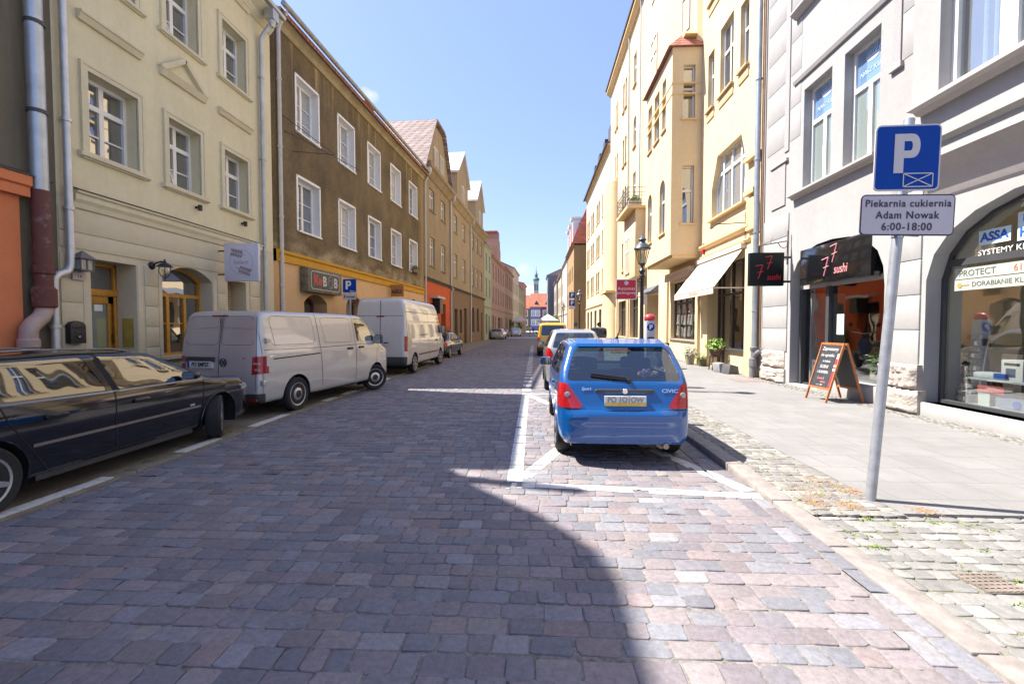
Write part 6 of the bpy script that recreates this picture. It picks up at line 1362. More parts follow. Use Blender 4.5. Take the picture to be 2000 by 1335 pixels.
# ---------------------------------------------------------------- street furniture and signs
SBLUE = M('sign_blue', (.001, .05, .32), .5, var=.04, spec=.15); SGREY = M('reflective_grey', (.50, .50, .54), .45, var=.05); NAVY = M('sign_lettering', (.03, .025, .06), .5, var=0); SRED = M('sign_red', (.52, .008, .03), .4, var=.04)
PX, PZ = (1, 0, 0), (0, 0, 1)
def plate(parent, name, x0, x1, z0, z1, y, mat, r=.04, th=.012, border=None, bw=.016):
    o = MB().prism(rrect(x0, x1, z0, z1, r), y, y + th, lambda u, v, d: (u, d, v)).build(name, border or mat, parent)
    if border: MB().prism(rrect(x0 + bw, x1 - bw, z0 + bw, z1 - bw, max(.005, r - bw)), y - .002, y + .001, lambda u, v, d: (u, d, v)).build('sign_field', mat, o)
    return o
def letterP(parent, x, z, h, y, mat):
    """the road-sign P as one outline"""
    k = h; st = .25 * k; wd = .66 * k
    outer = [(0, 0), (st, 0), (st, .36 * k), (wd * .70, .36 * k)] + [(wd * .70 + .30 * wd * math.sin(a), .68 * k - .32 * k * math.cos(a)) for a in np.linspace(.25, math.pi - .25, 9)] + [(wd * .70, k), (0, k)]
    mb = MB(); mb.box(x, x + st, y - .004, y, z, z + h)
    ro = [(wd * .62, k)] + [(wd * .62 + .38 * wd * math.sin(a) ** .7, .69 * k + .31 * k * math.cos(a)) for a in np.linspace(.0, math.pi, 13)] + [(wd * .62, .38 * k)]
    ri = [(wd * .60, .81 * k)] + [(wd * .60 + .10 * wd * math.sin(a) ** .7, .69 * k + .12 * k * math.cos(a)) for a in np.linspace(.0, math.pi, 13)] + [(wd * .60, .57 * k)]
    ro = [(st, k)] + ro + [(st, .38 * k)]; ri = [(st, .81 * k)] + ri + [(st, .57 * k)]
    for a, b, c, d in zip(ro, ro[1:], ri, ri[1:]): mb.face([(x + a[0], y - .004, z + a[1]), (x + b[0], y - .004, z + b[1]), (x + d[0], y - .004, z + d[1]), (x + c[0], y - .004, z + c[1])])
    return mb.build('letter_p', mat, parent, recalc=False)
# -- leaning sign post on the right
t = thing('parking_sign', 'leaning steel post with a blue P sign above a bakery name plate', 'road sign', (3.20, 4.46, .04))
t.rotation_euler = (0, R(4.1), 0)
MB().tube([(0, 0, -.1), (0, 0, 3.58)], .043, 16).build('post', M('galvanised_post', (.36, .38, .42), .5, .55, var=.2, scale=9), t, smooth=50)
MB().lathe([(.044, 2.49), (.05, 2.49), (.05, 2.53), (.044, 2.53)], 14).bar((-.10, -.03, 2.515), (.16, -.03, 2.515), .025, .02).build('clamp', STEEL, t, smooth=40)
sg = bpy.data.objects.new('sign_bracket', None)
s1_ = plate(t, 'sign', -.29, .31, 2.96, 3.56, -.062, SBLUE, .05, .012, SGREY, .014); s1_.rotation_euler = (0, R(-2.5), R(-6)); s1_.scale = (.9, 1, 1); s1_.location = (.12, 0, -.045)
letterP(s1_, -.115, 3.12, .355, -.065, SGREY)
mb = MB(); yb = -.068
for a, b in (((-.02, 2.995), (.245, 2.995)), ((-.02, 3.115), (.245, 3.115)), ((-.02, 2.995), (-.02, 3.115)), ((.245, 2.995), (.245, 3.115)), ((-.02, 2.995), (.245, 3.115)), ((-.02, 3.115), (.245, 2.995))): mb.bar((a[0], yb, a[1]), (b[0], yb, b[1]), .009, .003, (0, 1, 0))
mb.build('envelope_mark', SGREY, s1_)
s2_ = plate(t, 'name_plate', -.41, .48, 2.545, 2.92, -.062, M('plate_lilac_grey', (.46, .45, .52), .5, var=.04), .045, .012, NAVY, .012); s2_.rotation_euler = (0, R(-2), R(-6)); s2_.scale = (.87, 1, 1); s2_.location = (.095, 0, -.04)
for tx, z, sz in (('Piekarnia cukiernia', 2.835, .092), ('Adam Nowak', 2.728, .095), ('6:00-18:00', 2.622, .098)): text(tx, sz, frame3((.035, -.066, z), PX, PZ), NAVY, s2_, sx=1.02 if sz < .2 else 1, space=1.12, bold=.001)
bpy.data.objects.remove(sg)

# -- lamp posts
GLASSL = glossmix('lamp_glass', 'clear', (.90, .86, .74), .12, .5)
def lamp():
    t = thing('street_lamp', '', 'street lamp'); q = MB()
    q.lathe([(.13, 0), (.13, .12), (.105, .16), (.095, .5), (.11, .54), (.08, .62), (.075, 1.0), (.09, 1.03), (.058, 1.08), (.05, 2.0), (.042, 2.9), (.055, 2.93), (.075, 2.97), (.05, 3.02), (.085, 3.10), (.045, 3.16), (.03, 3.2), (.06, 3.24), (.075, 3.27)], 16)
    q.build('pole', BLACK, t, smooth=50)
    f = MB(); n = 6
    for k in range(n):
        a = 2 * math.pi * k / n; b = 2 * math.pi * (k + 1) / n
        f.bar((.09 * math.cos(a), .09 * math.sin(a), 3.27), (.185 * math.cos(a), .185 * math.sin(a), 3.66), .016, .016); f.bar((.185 * math.cos(a), .185 * math.sin(a), 3.66), (.185 * math.cos(b), .185 * math.sin(b), 3.66), .02, .02); f.bar((.09 * math.cos(a), .09 * math.sin(a), 3.28), (.09 * math.cos(b), .09 * math.sin(b), 3.28), .016, .016)
    f.build('lantern_frame', BLACK, t)
    g = MB()
    for k in range(n):
        a = 2 * math.pi * k / n; b = 2 * math.pi * (k + 1) / n; g.face([(.088 * math.cos(a), .088 * math.sin(a), 3.28), (.088 * math.cos(b), .088 * math.sin(b), 3.28), (.18 * math.cos(b), .18 * math.sin(b), 3.65), (.18 * math.cos(a), .18 * math.sin(a), 3.65)])
    g.build('lantern_glass', GLASSL, t, recalc=False)
    MB().lathe([(.022, 3.28), (.03, 3.36), (.03, 3.5), (.015, 3.55)], 10).build('bulb', M('milky_bulb', (.75, .73, .65), .5), t, smooth=50)
    MB().lathe([(.225, 3.66), (.215, 3.69), (.15, 3.77), (.085, 3.82), (.075, 3.87), (.11, 3.90), (.09, 3.93), (.05, 3.96), (.02, 4.0), (.012, 4.08), (.001, 4.1)], 18).build('cap', M('lamp_cap', (.06, .075, .09), .45, .3), t, smooth=50); return t
lp = lamp(); lp.location = (2.79, 12.1, .05); lp['group'] = 'street lamps'; lp['label'] = 'nearest black lantern lamp post, beside the red parking machine sign'
for (x, y, lb) in ((2.85, 29.5, 'black lantern lamp post in front of the tan side wall'), (2.9, 47, 'smallest, farthest black lantern lamp post on the right')):
    c = dup(lp); c.location = (x, y, .05); c['label'] = lb
# -- red parking machine sign, meter, bin
t = tag(MB().prism(rrect(-.265, .265, -.265, .265, .02), 0, .02, lambda u, v, d: (u, d, v)).build('red_sign', WHITE), 'red square sign with white lettering hung from the nearest lamp post', 'sign')
t.location = (2.37, 12.02, 2.66); MB().prism(rrect(-.245, .245, -.245, .245, .01), -.004, -.001, lambda u, v, d: (u, d, v)).build('sign_field', SRED, t)
text('Automat', .115, frame3((0, -.006, .02), PX, PZ), WHITE, t, space=1.1); text('parkingowy', .095, frame3((0, -.006, -.09), PX, PZ), WHITE, t, space=1.08)
MB().lathe([(.055, -.006), (.05, -.009), (.001, -.009)], 18, (0, 0, .165), 'y').build('emblem', SGREY, t); MB().bar((.26, .01, .2), (.38, .03, .2), .02, .02).bar((.26, .01, -.2), (.38, .03, -.2), .02, .02).build('bracket', BLACK, t)
t = thing('parking_meter', 'grey parking ticket machine with a red cap behind the nearest lamp post', 'parking meter', (3.16, 12.75, .06))
MB().box(-.12, .12, -.13, .13, 0, 1.80).build('cabinet', M('meter_grey', (.40, .42, .47), .45, .2, var=.08), t, bevel=.025)
MB().lathe([(.13, 1.80), (.15, 1.82), (.15, 1.88), (.13, 1.94), (.08, 1.97), (.001, 1.98)], 20).build('cap', M('meter_red', (.52, .04, .05), .4), t, smooth=50)
e_ = MB().lathe([(.105, -.134), (.1, -.14), (.001, -.14)], 22, (0.0, 0, 1.62), 'y').build('p_disc', SBLUE, t); letterP(e_, -.04, 1.555, .13, -.142, WHITE)
MB().box(-.09, .09, -.14, -.128, 1.15, 1.35).build('screen', DGREY, t)
t = thing('litter_bin', 'dark slatted litter bin standing on the right pavement behind the blue car', 'bin', (5.0, 18.2, .048))
b_ = MB(); 
for k in range(18): a = k * math.pi / 9; b_.bar((.23 * math.cos(a), .23 * math.sin(a), .08), (.26 * math.cos(a), .26 * math.sin(a), .98), .05, .02)
b_.build('slats', BLACK, t); MB().lathe([(.2, .05), (.23, .9), (.21, .9), (.18, .08)], 18).build('liner', DGREY, t, smooth=50); MB().lathe([(.27, .96), (.28, .96), (.28, 1.0), (.24, 1.0)], 20).build('rim', BLACK, t)
# -- double P sign far right, end-of-parking sign left
t = thing('double_parking_sign', 'two small blue P signs, one above the other, on a thin post', 'road sign', (3.3, 41, .05)); MB().tube([(0, .06, 0), (0, .06, 4.9)], .035, 8).build('post', STEEL, t)
for z in (4.15, 3.45):
    p_ = plate(t, 'sign', -.28, .28, z, z + .56, 0, SBLUE, .05, .02, SGREY, .02); letterP(p_, -.1, z + .12, .34, -.006, WHITE)
plate(t, 'small_plate', -.28, .28, 3.2, 3.4, 0, SGREY, .02, .02)
t = thing('end_of_parking_sign', 'blue P sign with a white plate reading Koniec behind the silver van', 'road sign', (-6.62, 16.0, .02)); MB().tube([(.0, .05, 0), (0, .05, 3.35)], .032, 10).build('post', STEEL, t, smooth=50)
p_ = plate(t, 'sign', -.25, .25, 2.88, 3.37, 0, SBLUE, .04, .015, SGREY, .01); letterP(p_, -.14, 3.0, .30, -.003, WHITE); text('Płatna', .085, frame3((.11, -.004, 2.93), PX, PZ), WHITE, p_)
q_ = plate(t, 'plate', -.25, .25, 2.63, 2.85, 0, M('plate_white_grey', (.60, .60, .62), .5), .02, .015, NAVY, .006); text('Koniec', .15, frame3((0, -.004, 2.74), PX, PZ), NAVY, q_, bold=.003)
# -- facade things on the left
def wall_thing(h, name, label, cat, s, y, z): p = at_house(h, s, y, z); return thing(name, label, cat, p, hrz(h))
t = wall_thing(hb, 'letterbox', 'dark brown wall letterbox with an arched top, beside the pale drainpipe', 'letterbox', .17, -.02, 1.42); t.scale = (.85, .85, 1)
BRN = M('dark_brown_metal', (.045, .036, .036), .5, .3, var=.2)
MB().prism([(-.15, 0), (.15, 0), (.15, .30), (.10, .35), (0, .37), (-.10, .35), (-.15, .30)], -.12, 0, lambda u, v, d: (u, d, v)).build('box', BRN, t, bevel=.01); MB().box(-.12, .12, -.135, -.12, .26, .275).lathe([(.06, -.128), (.05, -.135), (.001, -.136)], 16, (0, 0, .14), 'y').build('flap', BRN, t); MB().box(-.02, .02, -.14, -.13, .1, .12).build('lock', CHROME, t)
t = wall_thing(hb, 'house_lantern', 'grey lantern with a pointed roof by the door of the beige house', 'lantern', .27, -.02, 2.54); t.scale = (.78, .8, .9)
lg = M('lantern_grey', (.13, .12, .115), .6, var=.2)
MB().box(-.15, .15, -.24, 0, .08, .11).add([(-.19, -.28, .30), (.19, -.28, .30), (.19, .0, .30), (-.19, .0, .30), (0, -.13, .46)], [(0, 1, 4), (1, 2, 4), (2, 3, 4), (3, 0, 4), (3, 2, 1, 0)]).box(-.15, -.13, -.24, -.22, .1, .3).box(.13, .15, -.24, -.22, .1, .3).box(-.01, .01, -.24, -.22, .1, .3).build('frame', lg, t)
MB().box(-.13, .13, -.22, -.02, .11, .29).build('glass', M('frosted_glass', (.34, .34, .31), .3), t); pl_ = MB().box(-.14, .14, -.05, -.03, -.08, .05).build('name_plate', M('plate_pinkish', (.45, .36, .36), .6), t); text('14', .1, frame3((0, -.052, -.015), PX, PZ), DGREY, pl_)
t = wall_thing(hb, 'wall_lamp', 'dark blue-black coach lamp on a curved bracket between the door and the arched window', 'lamp', 1.75, -.02, 2.9)
dk = M('lamp_blue_black', (.02, .022, .035), .45, .3)
MB().lathe([(.075, 0), (.075, -.02), (.04, -.05), (.001, -.055)], 14, ax='y').tube([(0, -.03, 0), (0, -.1, .05), (0, -.2, .08), (0, -.27, .06)], .016, 8).build('bracket', dk, t, smooth=50)
MB().lathe([(.14, .0), (.12, .03), (.07, .07), (.03, .09), (.015, .12), (.02, .135), (.001, .16)], 16, (0, -.27, -.03)).build('shade', dk, t, smooth=50); MB().lathe([(.085, -.01), (.09, -.08), (.06, -.17), (.02, -.21)], 14, (0, -.27, -.03)).build('glass', GLASSL, t, smooth=60)
mb = MB()
for k in range(4):
    a = k * math.pi / 2 + .7; mb.tube([(r_ * math.cos(a), -.27 + r_ * math.sin(a), z - .03) for r_, z in ((.09, -.01), (.1, -.08), (.07, -.17), (.0, -.23), (0, -.28))], .007, 5)
mb.build('cage', dk, t); MB().lathe([(.02, -.06), (.03, -.09), (.02, -.13), (.001, -.14)], 10, (0, -.27, -.0)).build('bulb', MATS['milky_bulb'], t, smooth=50)
for s, lb in ((3.0, 'small black spotlight on the beige wall under the middle window'), (4.6, 'small black spotlight on the beige wall under the right-hand window, above the round-logo sign')):
    t = wall_thing(hb, 'spotlight', lb, 'spotlight', s, 0, 4.36); t['group'] = 'wall spotlights'
    MB().lathe([(.03, 0), (.03, -.06), (.01, -.08)], 10, ax='y').build('arm', BLACK, t); MB().lathe([(.001, -.07), (.045, -.07), (.045, .05), (.04, .05), (.001, .03)], 12, (0, -.1, 0)).build('head', BLACK, t, smooth=50)
t = wall_thing(hb, 'hanging_sign', 'white square hanging sign with a round leafy logo, on the beige house', 'sign', 3.68, -.02, 2.78)   # local x away, y into wall
f_ = M('sign_lilac_white', (.60, .59, .68), .5, var=.02)
MB().box(-.04, .04, -1.0, -.16, 0, .9).build('panel', f_, t, bevel=.006)
for z in (.16, .72): MB().box(-.015, .015, -.16, .02, z - .015, z + .015).build('bracket', BLACK, t)
LOGO = M('logo_brown', (.26, .19, .19), .6, var=0); LOGL = M('logo_grey', (.38, .36, .44), .6, var=0)
mt = lambda a, b: (-.044, -.58 - a, .45 + b)       # a to the right as seen (towards the street), b up
mb = MB(); mb.tube([mt(.29 * math.cos(a), .29 * math.sin(a)) for a in np.linspace(0, 6.283, 40)], .004, 4, False).build('logo_ring', LOGL, t)
mb = MB()
for (x0, y0, x1, y1) in ((.12, .15, -.22, .24), (-.14, -.13, .20, -.25)):
    mb.bar(mt(x0, y0), mt(x1, y1), .008, .004, PX)
    for k in range(7):
        f = .25 + k * .12; cx, cy = x0 + (x1 - x0) * f, y0 + (y1 - y0) * f; d = Vector((x1 - x0, y1 - y0)).normalized()
        for sgn in (1, -1):
            q = Vector((d.x * .5 - sgn * d.y, d.y * .5 + sgn * d.x)).normalized() * .11; n = Vector((-q.y, q.x)) * .17
            mb.face([mt(cx, cy), mt(cx + q.x * .5 + n.x, cy + q.y * .5 + n.y), mt(cx + q.x, cy + q.y), mt(cx + q.x * .5 - n.x, cy + q.y * .5 - n.y)])
mb.build('logo_leaves', LOGO, t, recalc=False)
text('balans', .15, frame3(mt(0, .0), (0, -1, 0), PZ), LOGL, t, ex=.001)
t = wall_thing(hbr, 'kebab_sign', 'weathered box sign with red and white lettering over an archway of the brown house', 'sign', 1.19, -.04, 2.9)
MB().box(0, 2.38, -.30, 0, 0, .84).build('box', M('weathered_sign', (.16, .145, .10), .8, var=.5, scale=5), t, bevel=.01)
mb = MB(); rr = rrect(.2, 2.2, .12, .74, .12)
for a, b in zip(rr, rr[1:] + rr[:1]): mb.bar((a[0], -.304, a[1]), (b[0], -.304, b[1]), .025, .01, (0, 1, 0))
mb.build('border', M('sign_offwhite', (.55, .55, .52), .6), t)
MB().prism(rrect(.25, 2.15, .16, .70, .1), -.304, -.3, lambda u, v, d: (u, d, v)).build('sign_field', M('sign_dark_field', (.10, .095, .085), .7, var=.5, scale=9), t)
ws_ = MATS['sign_offwhite']; kr = M('sign_bright_red', (.62, .03, .03), .5, var=.2)
text('Ke', .5, frame3((.62, -.308, .43), PX, PZ), kr, t, bold=.012, sx=.95); text('B', .5, frame3((1.1, -.308, .42), PX, PZ), ws_, t, bold=.015); text('B', .5, frame3((1.9, -.308, .42), PX, PZ), ws_, t, bold=.015)
MB().tube([(1.5 + .17 * math.cos(a), -.31, .43 + .22 * math.sin(a)) for a in np.linspace(0, 6.283, 26)], .018, 5, False).tube([(1.5 + .1 * math.cos(a), -.31, .40 + .13 * math.sin(a)) for a in np.linspace(0, 6.283, 20)], .012, 5, False).build('letter_o', M('sign_mid_grey', (.35, .35, .34), .6), t)
t = wall_thing(hbr, 'wooden_sign', 'small orange-brown wooden sign hanging under the mustard band of the brown house', 'sign', 9.4, -.04, 3.25)
MB().box(-.05, .05, -.75, -.06, 0, .62).build('panel', M('sign_orange_wood', (.42, .20, .05), .6, var=.25), t); MB().box(-.02, .02, -.1, .03, .5, .54).build('bracket', BLACK, t); text('BEEZ', .24, frame3((-.055, -.4, .24), (0, -1, 0), PZ), NAVY, t, bold=.008)
mb = MB(); rq = random.Random(2); leaves(mb, (0, 0, .16), (.5, .12, .2), 200, .05, rq); mb.m = 3; mb.box(-.5, .5, -.1, .1, -.12, .08)
o = tag(mb.build('window_box', LEAF + [M('terracotta_trough', (.16, .10, .07), .8)], recalc=False), 'window box of green plants on the last lower window of the brown house', 'plant'); o.location = at_house(hbr, 13.35, -.1, 5.06); o.rotation_euler = (0, 0, hrz(hbr))
mb = MB(); leaves(mb, (0, 0, 1.0), (.55, .55, .7), 700, .07, rq, 1.); mb.m = 3; mb.lathe([(.25, 0), (.33, .5), (.3, .5), (.2, .05)], 14)
o = tag(mb.build('potted_shrub', LEAF + [DGREY], recalc=False), 'green potted shrub by the doorway of the orange-red shop', 'plant'); o.location = (-6.55, 33.2, .03)
t = wall_thing(ho1, 'shop_sign', 'dark hanging sign under a white ledge on the orange-red shop wall', 'sign', 2.4, -.02, 2.6); MB().box(-.4, .4, -.5, -.05, .0, 1.0).build('panel', BLACK, t); MB().box(-1.0, 1.1, -.5, .02, 1.05, 1.2).build('ledge', M('pale_ledge', (.5, .46, .45), .6), t)
# -- right side signs
t = wall_thing(hg, 'hanging_sign', 'black square projecting sign with red lettering at the grey house corner', 'sign', 1.72, -.06, 2.84)
MB().box(-.07, .07, -1.10, -.16, 0, .93).build('panel', M('sign_matt_black', (.006, .009, .009), .45, var=0, spec=.25), t, bevel=.006)
for z in (.12, .80): MB().box(-.025, .025, -.18, .04, z - .03, z + .03).build('bracket', DGREY, t)
NEON = M('neon_red', (.62, .02, .05), .4, var=0); NEONP = M('neon_pink', (.75, .30, .33), .4, var=0)
def seven(mbx, x, z, hgt, f):
    pts = [(x - hgt * .20, z + hgt * .92), (x + hgt * .30, z + hgt), (x + hgt * .12, z + hgt * .4), (x - hgt * .02, z)]
    mbx.tube([f(*p) for p in pts[:2]], .014, 5); mbx.tube([f(*p) for p in pts[1:]], .014, 5); mbx.tube([f(x - hgt * .06, z + hgt * .45), f(x + hgt * .34, z + hgt * .52)], .012, 5)
def logo(f, t, m4, k=1.0):
    mb = MB(); seven(mb, .50 * k, .47 * k, .38 * k, f); seven(mb, .24 * k, .20 * k, .40 * k, f); mb.build('seven_marks', NEON, t, smooth=60)
fr = lambda a, b: (.075, -1.10 + a, b)      # seen from the street end: a runs towards the wall
logo(fr, t, None, .98); text('sushi', .24, frame3(fr(.66, .24), (0, 1, 0), PZ), NEON, t, shear=.15, sx=.8)
mb = MB().tube([(-.02, -.06, 1.26), (-.02, -.9, 1.12)], .018, 6).tube([(-.02, -.3, 1.22), (-.02, -.22, 1.1), (-.02, -.12, 1.06), (-.02, -.06, 1.12)], .012, 6).tube([(-.02, -.5, 1.2), (-.02, -.48, 1.3), (-.02, -.42, 1.34)], .012, 6).tube([(-.02, -.03, .6), (-.02, -.03, 1.55)], .02, 6); mb.build('iron_arm', M('old_iron', (.20, .18, .18), .7, .4, var=.3), t)
t = wall_thing(hg, 'fascia_sign', 'glossy black box sign with pink-red lettering over the restaurant door', 'sign', 2.2, .0, 2.79)
MB().box(0, 2.62, -.02, .20, 0, .95).build('panel', M('sign_black', (.008, .009, .011), .12, var=0, coat=.4), t, bevel=.006)
ff = lambda a, b: (.75 + a * 1.15, -.03, b); mb = MB(); seven(mb, .54, .46, .42, ff); seven(mb, .27, .16, .44, ff); mb.build('seven_marks', NEONP, t, smooth=60); text('sushi', .30, frame3((1.66, -.03, .27), PX, PZ), NEONP, t, shear=.15, sx=.8)
# -- A-board
t = thing('chalkboard', 'wooden A-frame chalkboard standing open on the pavement by the restaurant', 'sign', (6.68, 10.5, .048), R(2)); t.scale = (.95, .92, .94)
WD = M('orange_wood', (.42, .15, .05), .5, var=.2, scale=14); CB = M('chalkboard_black', (.028, .03, .036), .7, var=.4, scale=6); CH_ = M('chalk_white', (.62, .62, .62), .9, var=0); CP = M('chalk_pink', (.62, .22, .26), .9, var=0)
def leaf_panel(sg):
    # panel plane leans from foot (sg*.42, z 0) to top (sg*.03, z 1.36); runs along y
    def f(v, u, o=0.): k = v / 1.36; return (sg * (.42 - .39 * k) + sg * o, u, v)
    fr_ = MB()
    for u in (-.375, .375): fr_.bar(f(0, u), f(1.36, u), .045, .03, (0, 1, 0))
    for v in (.30, 1.34): fr_.bar(f(v, -.37), f(v, .37), .03, .05)
    o = fr_.build('board', WD, t); MB().face([f(.30, -.36), f(.30, .36), f(1.33, .36), f(1.33, -.36)]).build('slate', CB if sg < 0 else M('board_back', (.10, .095, .095), .8), o, recalc=False); return f, o
f, o = leaf_panel(-1); leaf_panel(1)
upv = Vector(f(1.3, 0)) - Vector(f(.3, 0)); rq = random.Random(1)
for tx, v, sz, u, mt_ in (('Zapraszamy', 1.22, .115, .02, CH_), ('do ogródka', 1.07, .10, .05, CH_), ('w lokalu', .93, .08, .03, CH_), ('SUSHI', .80, .11, .06, CH_), ('i RAMEN', .67, .10, .06, CH_), ('Lunch', .53, .10, .05, CP), ('menu', .45, .08, -.05, CP)):
    text(tx, sz, frame3(f(v, u, .008), (0, -1, 0), upv), mt_, o, ex=.001, shear=.1)
mb = MB().bar(f(.37, .15, .008), f(.37, -.05, .008), .012, .004).bar(f(.37, -.05, .008), f(.395, -.01, .008), .012, .004).bar(f(.37, -.05, .008), f(.345, -.01, .008), .012, .004); mb.build('arrow', CH_, o)
MB().face([f(.34, -.35, .004), f(.34, -.27, .004), f(1.1, -.27, .004), f(1.1, -.35, .004)]).build('red_strip', M('red_tape', (.55, .03, .05), .5, var=.3, scale=8), o, recalc=False); MB().face([f(.72, -.34, .006), f(.72, -.26, .006), f(.78, -.26, .006), f(.78, -.34, .006)]).face([f(.82, -.34, .006), f(.82, -.26, .006), f(.86, -.26, .006), f(.86, -.34, .006)]).face([f(1.0, -.34, .006), f(1.0, -.28, .006), f(1.12, -.28, .006), f(1.12, -.34, .006)]).build('strip_marks', CH_, o, recalc=False)
# -- awnings
AW = M('cream_awning', (.62, .52, .42), .85, var=.04); AWV = M('awning_valance', (.58, .44, .37), .85, var=.04)
t = wall_thing(hy, 'awning', 'large cream sloping awning over the cafe door, with lettering on its valance', 'awning', 24.2, -.02, 0)
MB().add([(0, -.05, 4.42), (4.35, -.05, 4.42), (4.35, -1.05, 3.05), (0, -1.05, 3.05), (0, -.05, 4.40), (4.35, -.05, 4.40), (4.35, -1.05, 3.03), (0, -1.05, 3.03)], [(0, 1, 2, 3), (7, 6, 5, 4), (1, 5, 6, 2), (0, 3, 7, 4)]).build('canopy', AW, t)
v_ = MB().box(0, 4.35, -1.065, -1.05, 2.83, 3.05).build('valance', AWV, t); text('CAFE & DESIGN', .15, frame3((2.4, -1.068, 2.94), PX, PZ), M('valance_text', (.40, .28, .24), .8, var=0), v_)
MB().tube([(4.3, -1.04, 3.03), (4.3, 0, 3.03)], .022, 8).tube([(.05, -1.04, 3.03), (.05, 0, 3.03)], .022, 8).tube([(0, -1.05, 3.05), (4.35, -1.05, 3.05)], .028, 8).box(-.02, 4.37, -.16, .0, 4.38, 4.54).build('frame', M('awning_frame', (.62, .56, .5), .5), t, smooth=50)
t = wall_thing(hy, 'rolled_awning', 'rolled-up cream awning with a short valance under the oriel', 'awning', 19.9, -.02, 0); MB().box(0, 3.8, -.3, 0, 4.22, 4.42).build('cassette', AW, t, bevel=.03); MB().box(0, 3.8, -.31, -.295, 4.0, 4.25).build('valance', AWV, t)
t = wall_thing(hy, 'entrance_canopy', 'dark slanted sign canopy over the recessed entrance of the yellow house', 'canopy', 14.7, -.02, 0); MB().add([(0, 0, 4.15), (3, 0, 4.15), (3, -.5, 3.75), (0, -.5, 3.75), (0, 0, 3.7), (3, 0, 3.7)], [(0, 1, 2, 3), (3, 2, 5, 4), (0, 3, 4), (1, 5, 2)]).build('shell', M('canopy_slate', (.10, .11, .14), .5, var=.1), t)
o = tag(MB().box(-.02, .02, -.3, .0, 0, .62).build('small_sign', M('small_sign_white', (.55, .5, .52), .5)), 'small narrow white sign projecting below the dark entrance canopy', 'sign'); o.location = at_house(hy, 16.9, -.5, 3.0); o.rotation_euler = (0, 0, hrz(hy))
o = tag(MB().box(-.04, .04, -.1, .0, 0, .40).lathe([(.05, .40), (.03, .46), (.001, .48)], 8, (0, -.05, 0)).build('alarm_box', SRED), 'small red box fixed high on the yellow wall above the awning', 'alarm'); o.location = at_house(hy, 24.75, 0, 4.75); o.rotation_euler = (0, 0, hrz(hy))
t = wall_thing(hy, 'iron_bracket', 'empty black iron sign bracket on the yellow house, above the awning', 'bracket', 28.5, 0, 5.2); MB().tube([(0, 0, .05), (0, -1.0, .0), (0, -1.1, -.12), (0, -1.16, -.16), (0, -1.2, -.1)], .018, 6).tube([(0, 0, .3), (0, -.9, .03)], .008, 5).tube([(0, -.02, -.8), (0, -.02, .4)], .012, 6).build('arm', BLACK, t)
# -- pots and crates on the right pavement
def pot(name, label, loc, rad, h, plant, n, size, pm, rnd, mats=None, z0=0.):
    t = thing(name, label, 'plant', loc); MB().lathe([(rad * .7, 0), (rad, h), (rad * .9, h), (rad * .6, .03)], 16).build('pot', pm, t, smooth=50)
    mb = MB(); leaves(mb, (0, 0, h + plant * .25), (rad * 1.5, rad * 1.5, plant), n, size, rnd); mb.build('foliage', mats or LEAF, t, recalc=False); return t
rq = random.Random(6)
GG = [M('grey_green_leaf', (.16, .22, .16), .7), M('pale_flower', (.45, .42, .38), .7), M('grey_leaf_dark', (.09, .13, .08), .7)]
pot('flower_pot', 'tapered grey pot of grey-green flowers against the yellow wall', (6.72, 20.1, .05), .22, .40, .32, 260, .05, M('pot_taupe', (.27, .24, .18), .8, var=.2), rq, GG)
pot('flower_pot', 'low olive green pot between the grey pot and the plant stool', (6.95, 19.3, .05), .20, .30, .2, 120, .05, M('pot_olive', (.14, .13, .05), .7, var=.2), rq)
t = thing('plant_stool', 'dark wooden stool used as a plant stand under the bright green plant', 'stool', (6.85, 17.6, .05)); mb = MB()
for sx_, sy_ in ((-1, -1), (1, -1), (1, 1), (-1, 1)): MB().bar((sx_ * .19, sy_ * .17, 0), (sx_ * .16, sy_ * .14, .5), .035, .035).build('leg', DKW, t)
MB().box(-.2, .2, -.18, .18, .5, .54).build('seat', DKW, t); MB().box(-.17, .17, -.02, .02, .2, .23).box(-.17, -.14, -.15, .15, .28, .31).box(.14, .17, -.15, .15, .28, .31).build('stretcher', DKW, t)
t = pot('flower_bowl', 'dark purple-brown bowl with a bright green and pinkish plant on the wooden stool', (6.85, 17.6, .59), .26, .24, .36, 420, .06, M('bowl_purple', (.09, .045, .045), .6, var=.3), rq, [M('lime_leaf', (.20, .34, .04), .6), LEAF[1], M('lime_leaf_b', (.30, .42, .08), .6)])
mb = MB(); leaves(mb, (.15, -.2, .25), (.2, .18, .15), 60, .05, rq); mb.build('drooping_leaves', [M('purple_leaf', (.14, .06, .07), .7), M('pink_flower', (.5, .22, .2), .7), GG[2]], t, recalc=False)
t = tag(MB().prism([(0, 0), (.42, 0), (.38, .26), (.06, .34)], -.2, .2, lambda u, v, d: (u, d, v)).build('dark_crate', M('charcoal_board', (.085, .085, .09), .6, var=.2), bevel=.01), 'dark wedge-shaped crate on the pavement below the cafe window', 'crate'); t.location = (6.62, 16.2, .05); t.rotation_euler = (0, 0, R(15))
t = tag(MB().box(0, .22, -.22, .22, 0, .32).build('grey_crate', M('grey_board', (.28, .28, .30), .6, var=.2), bevel=.01), 'small grey crate leaning beside the dark wedge-shaped crate', 'crate'); t.location = (6.55, 16.75, .05); t.rotation_euler = (0, R(-8), R(10))
t = tag(MB().box(6.1, 6.9, 13.9, 14.6, .05, .054).build('cellar_hatch', M('rust_plate', (.26, .20, .18), .7, .3, var=.2)), 'flat brownish metal hatch set in the pavement before the cafe', 'hatch')
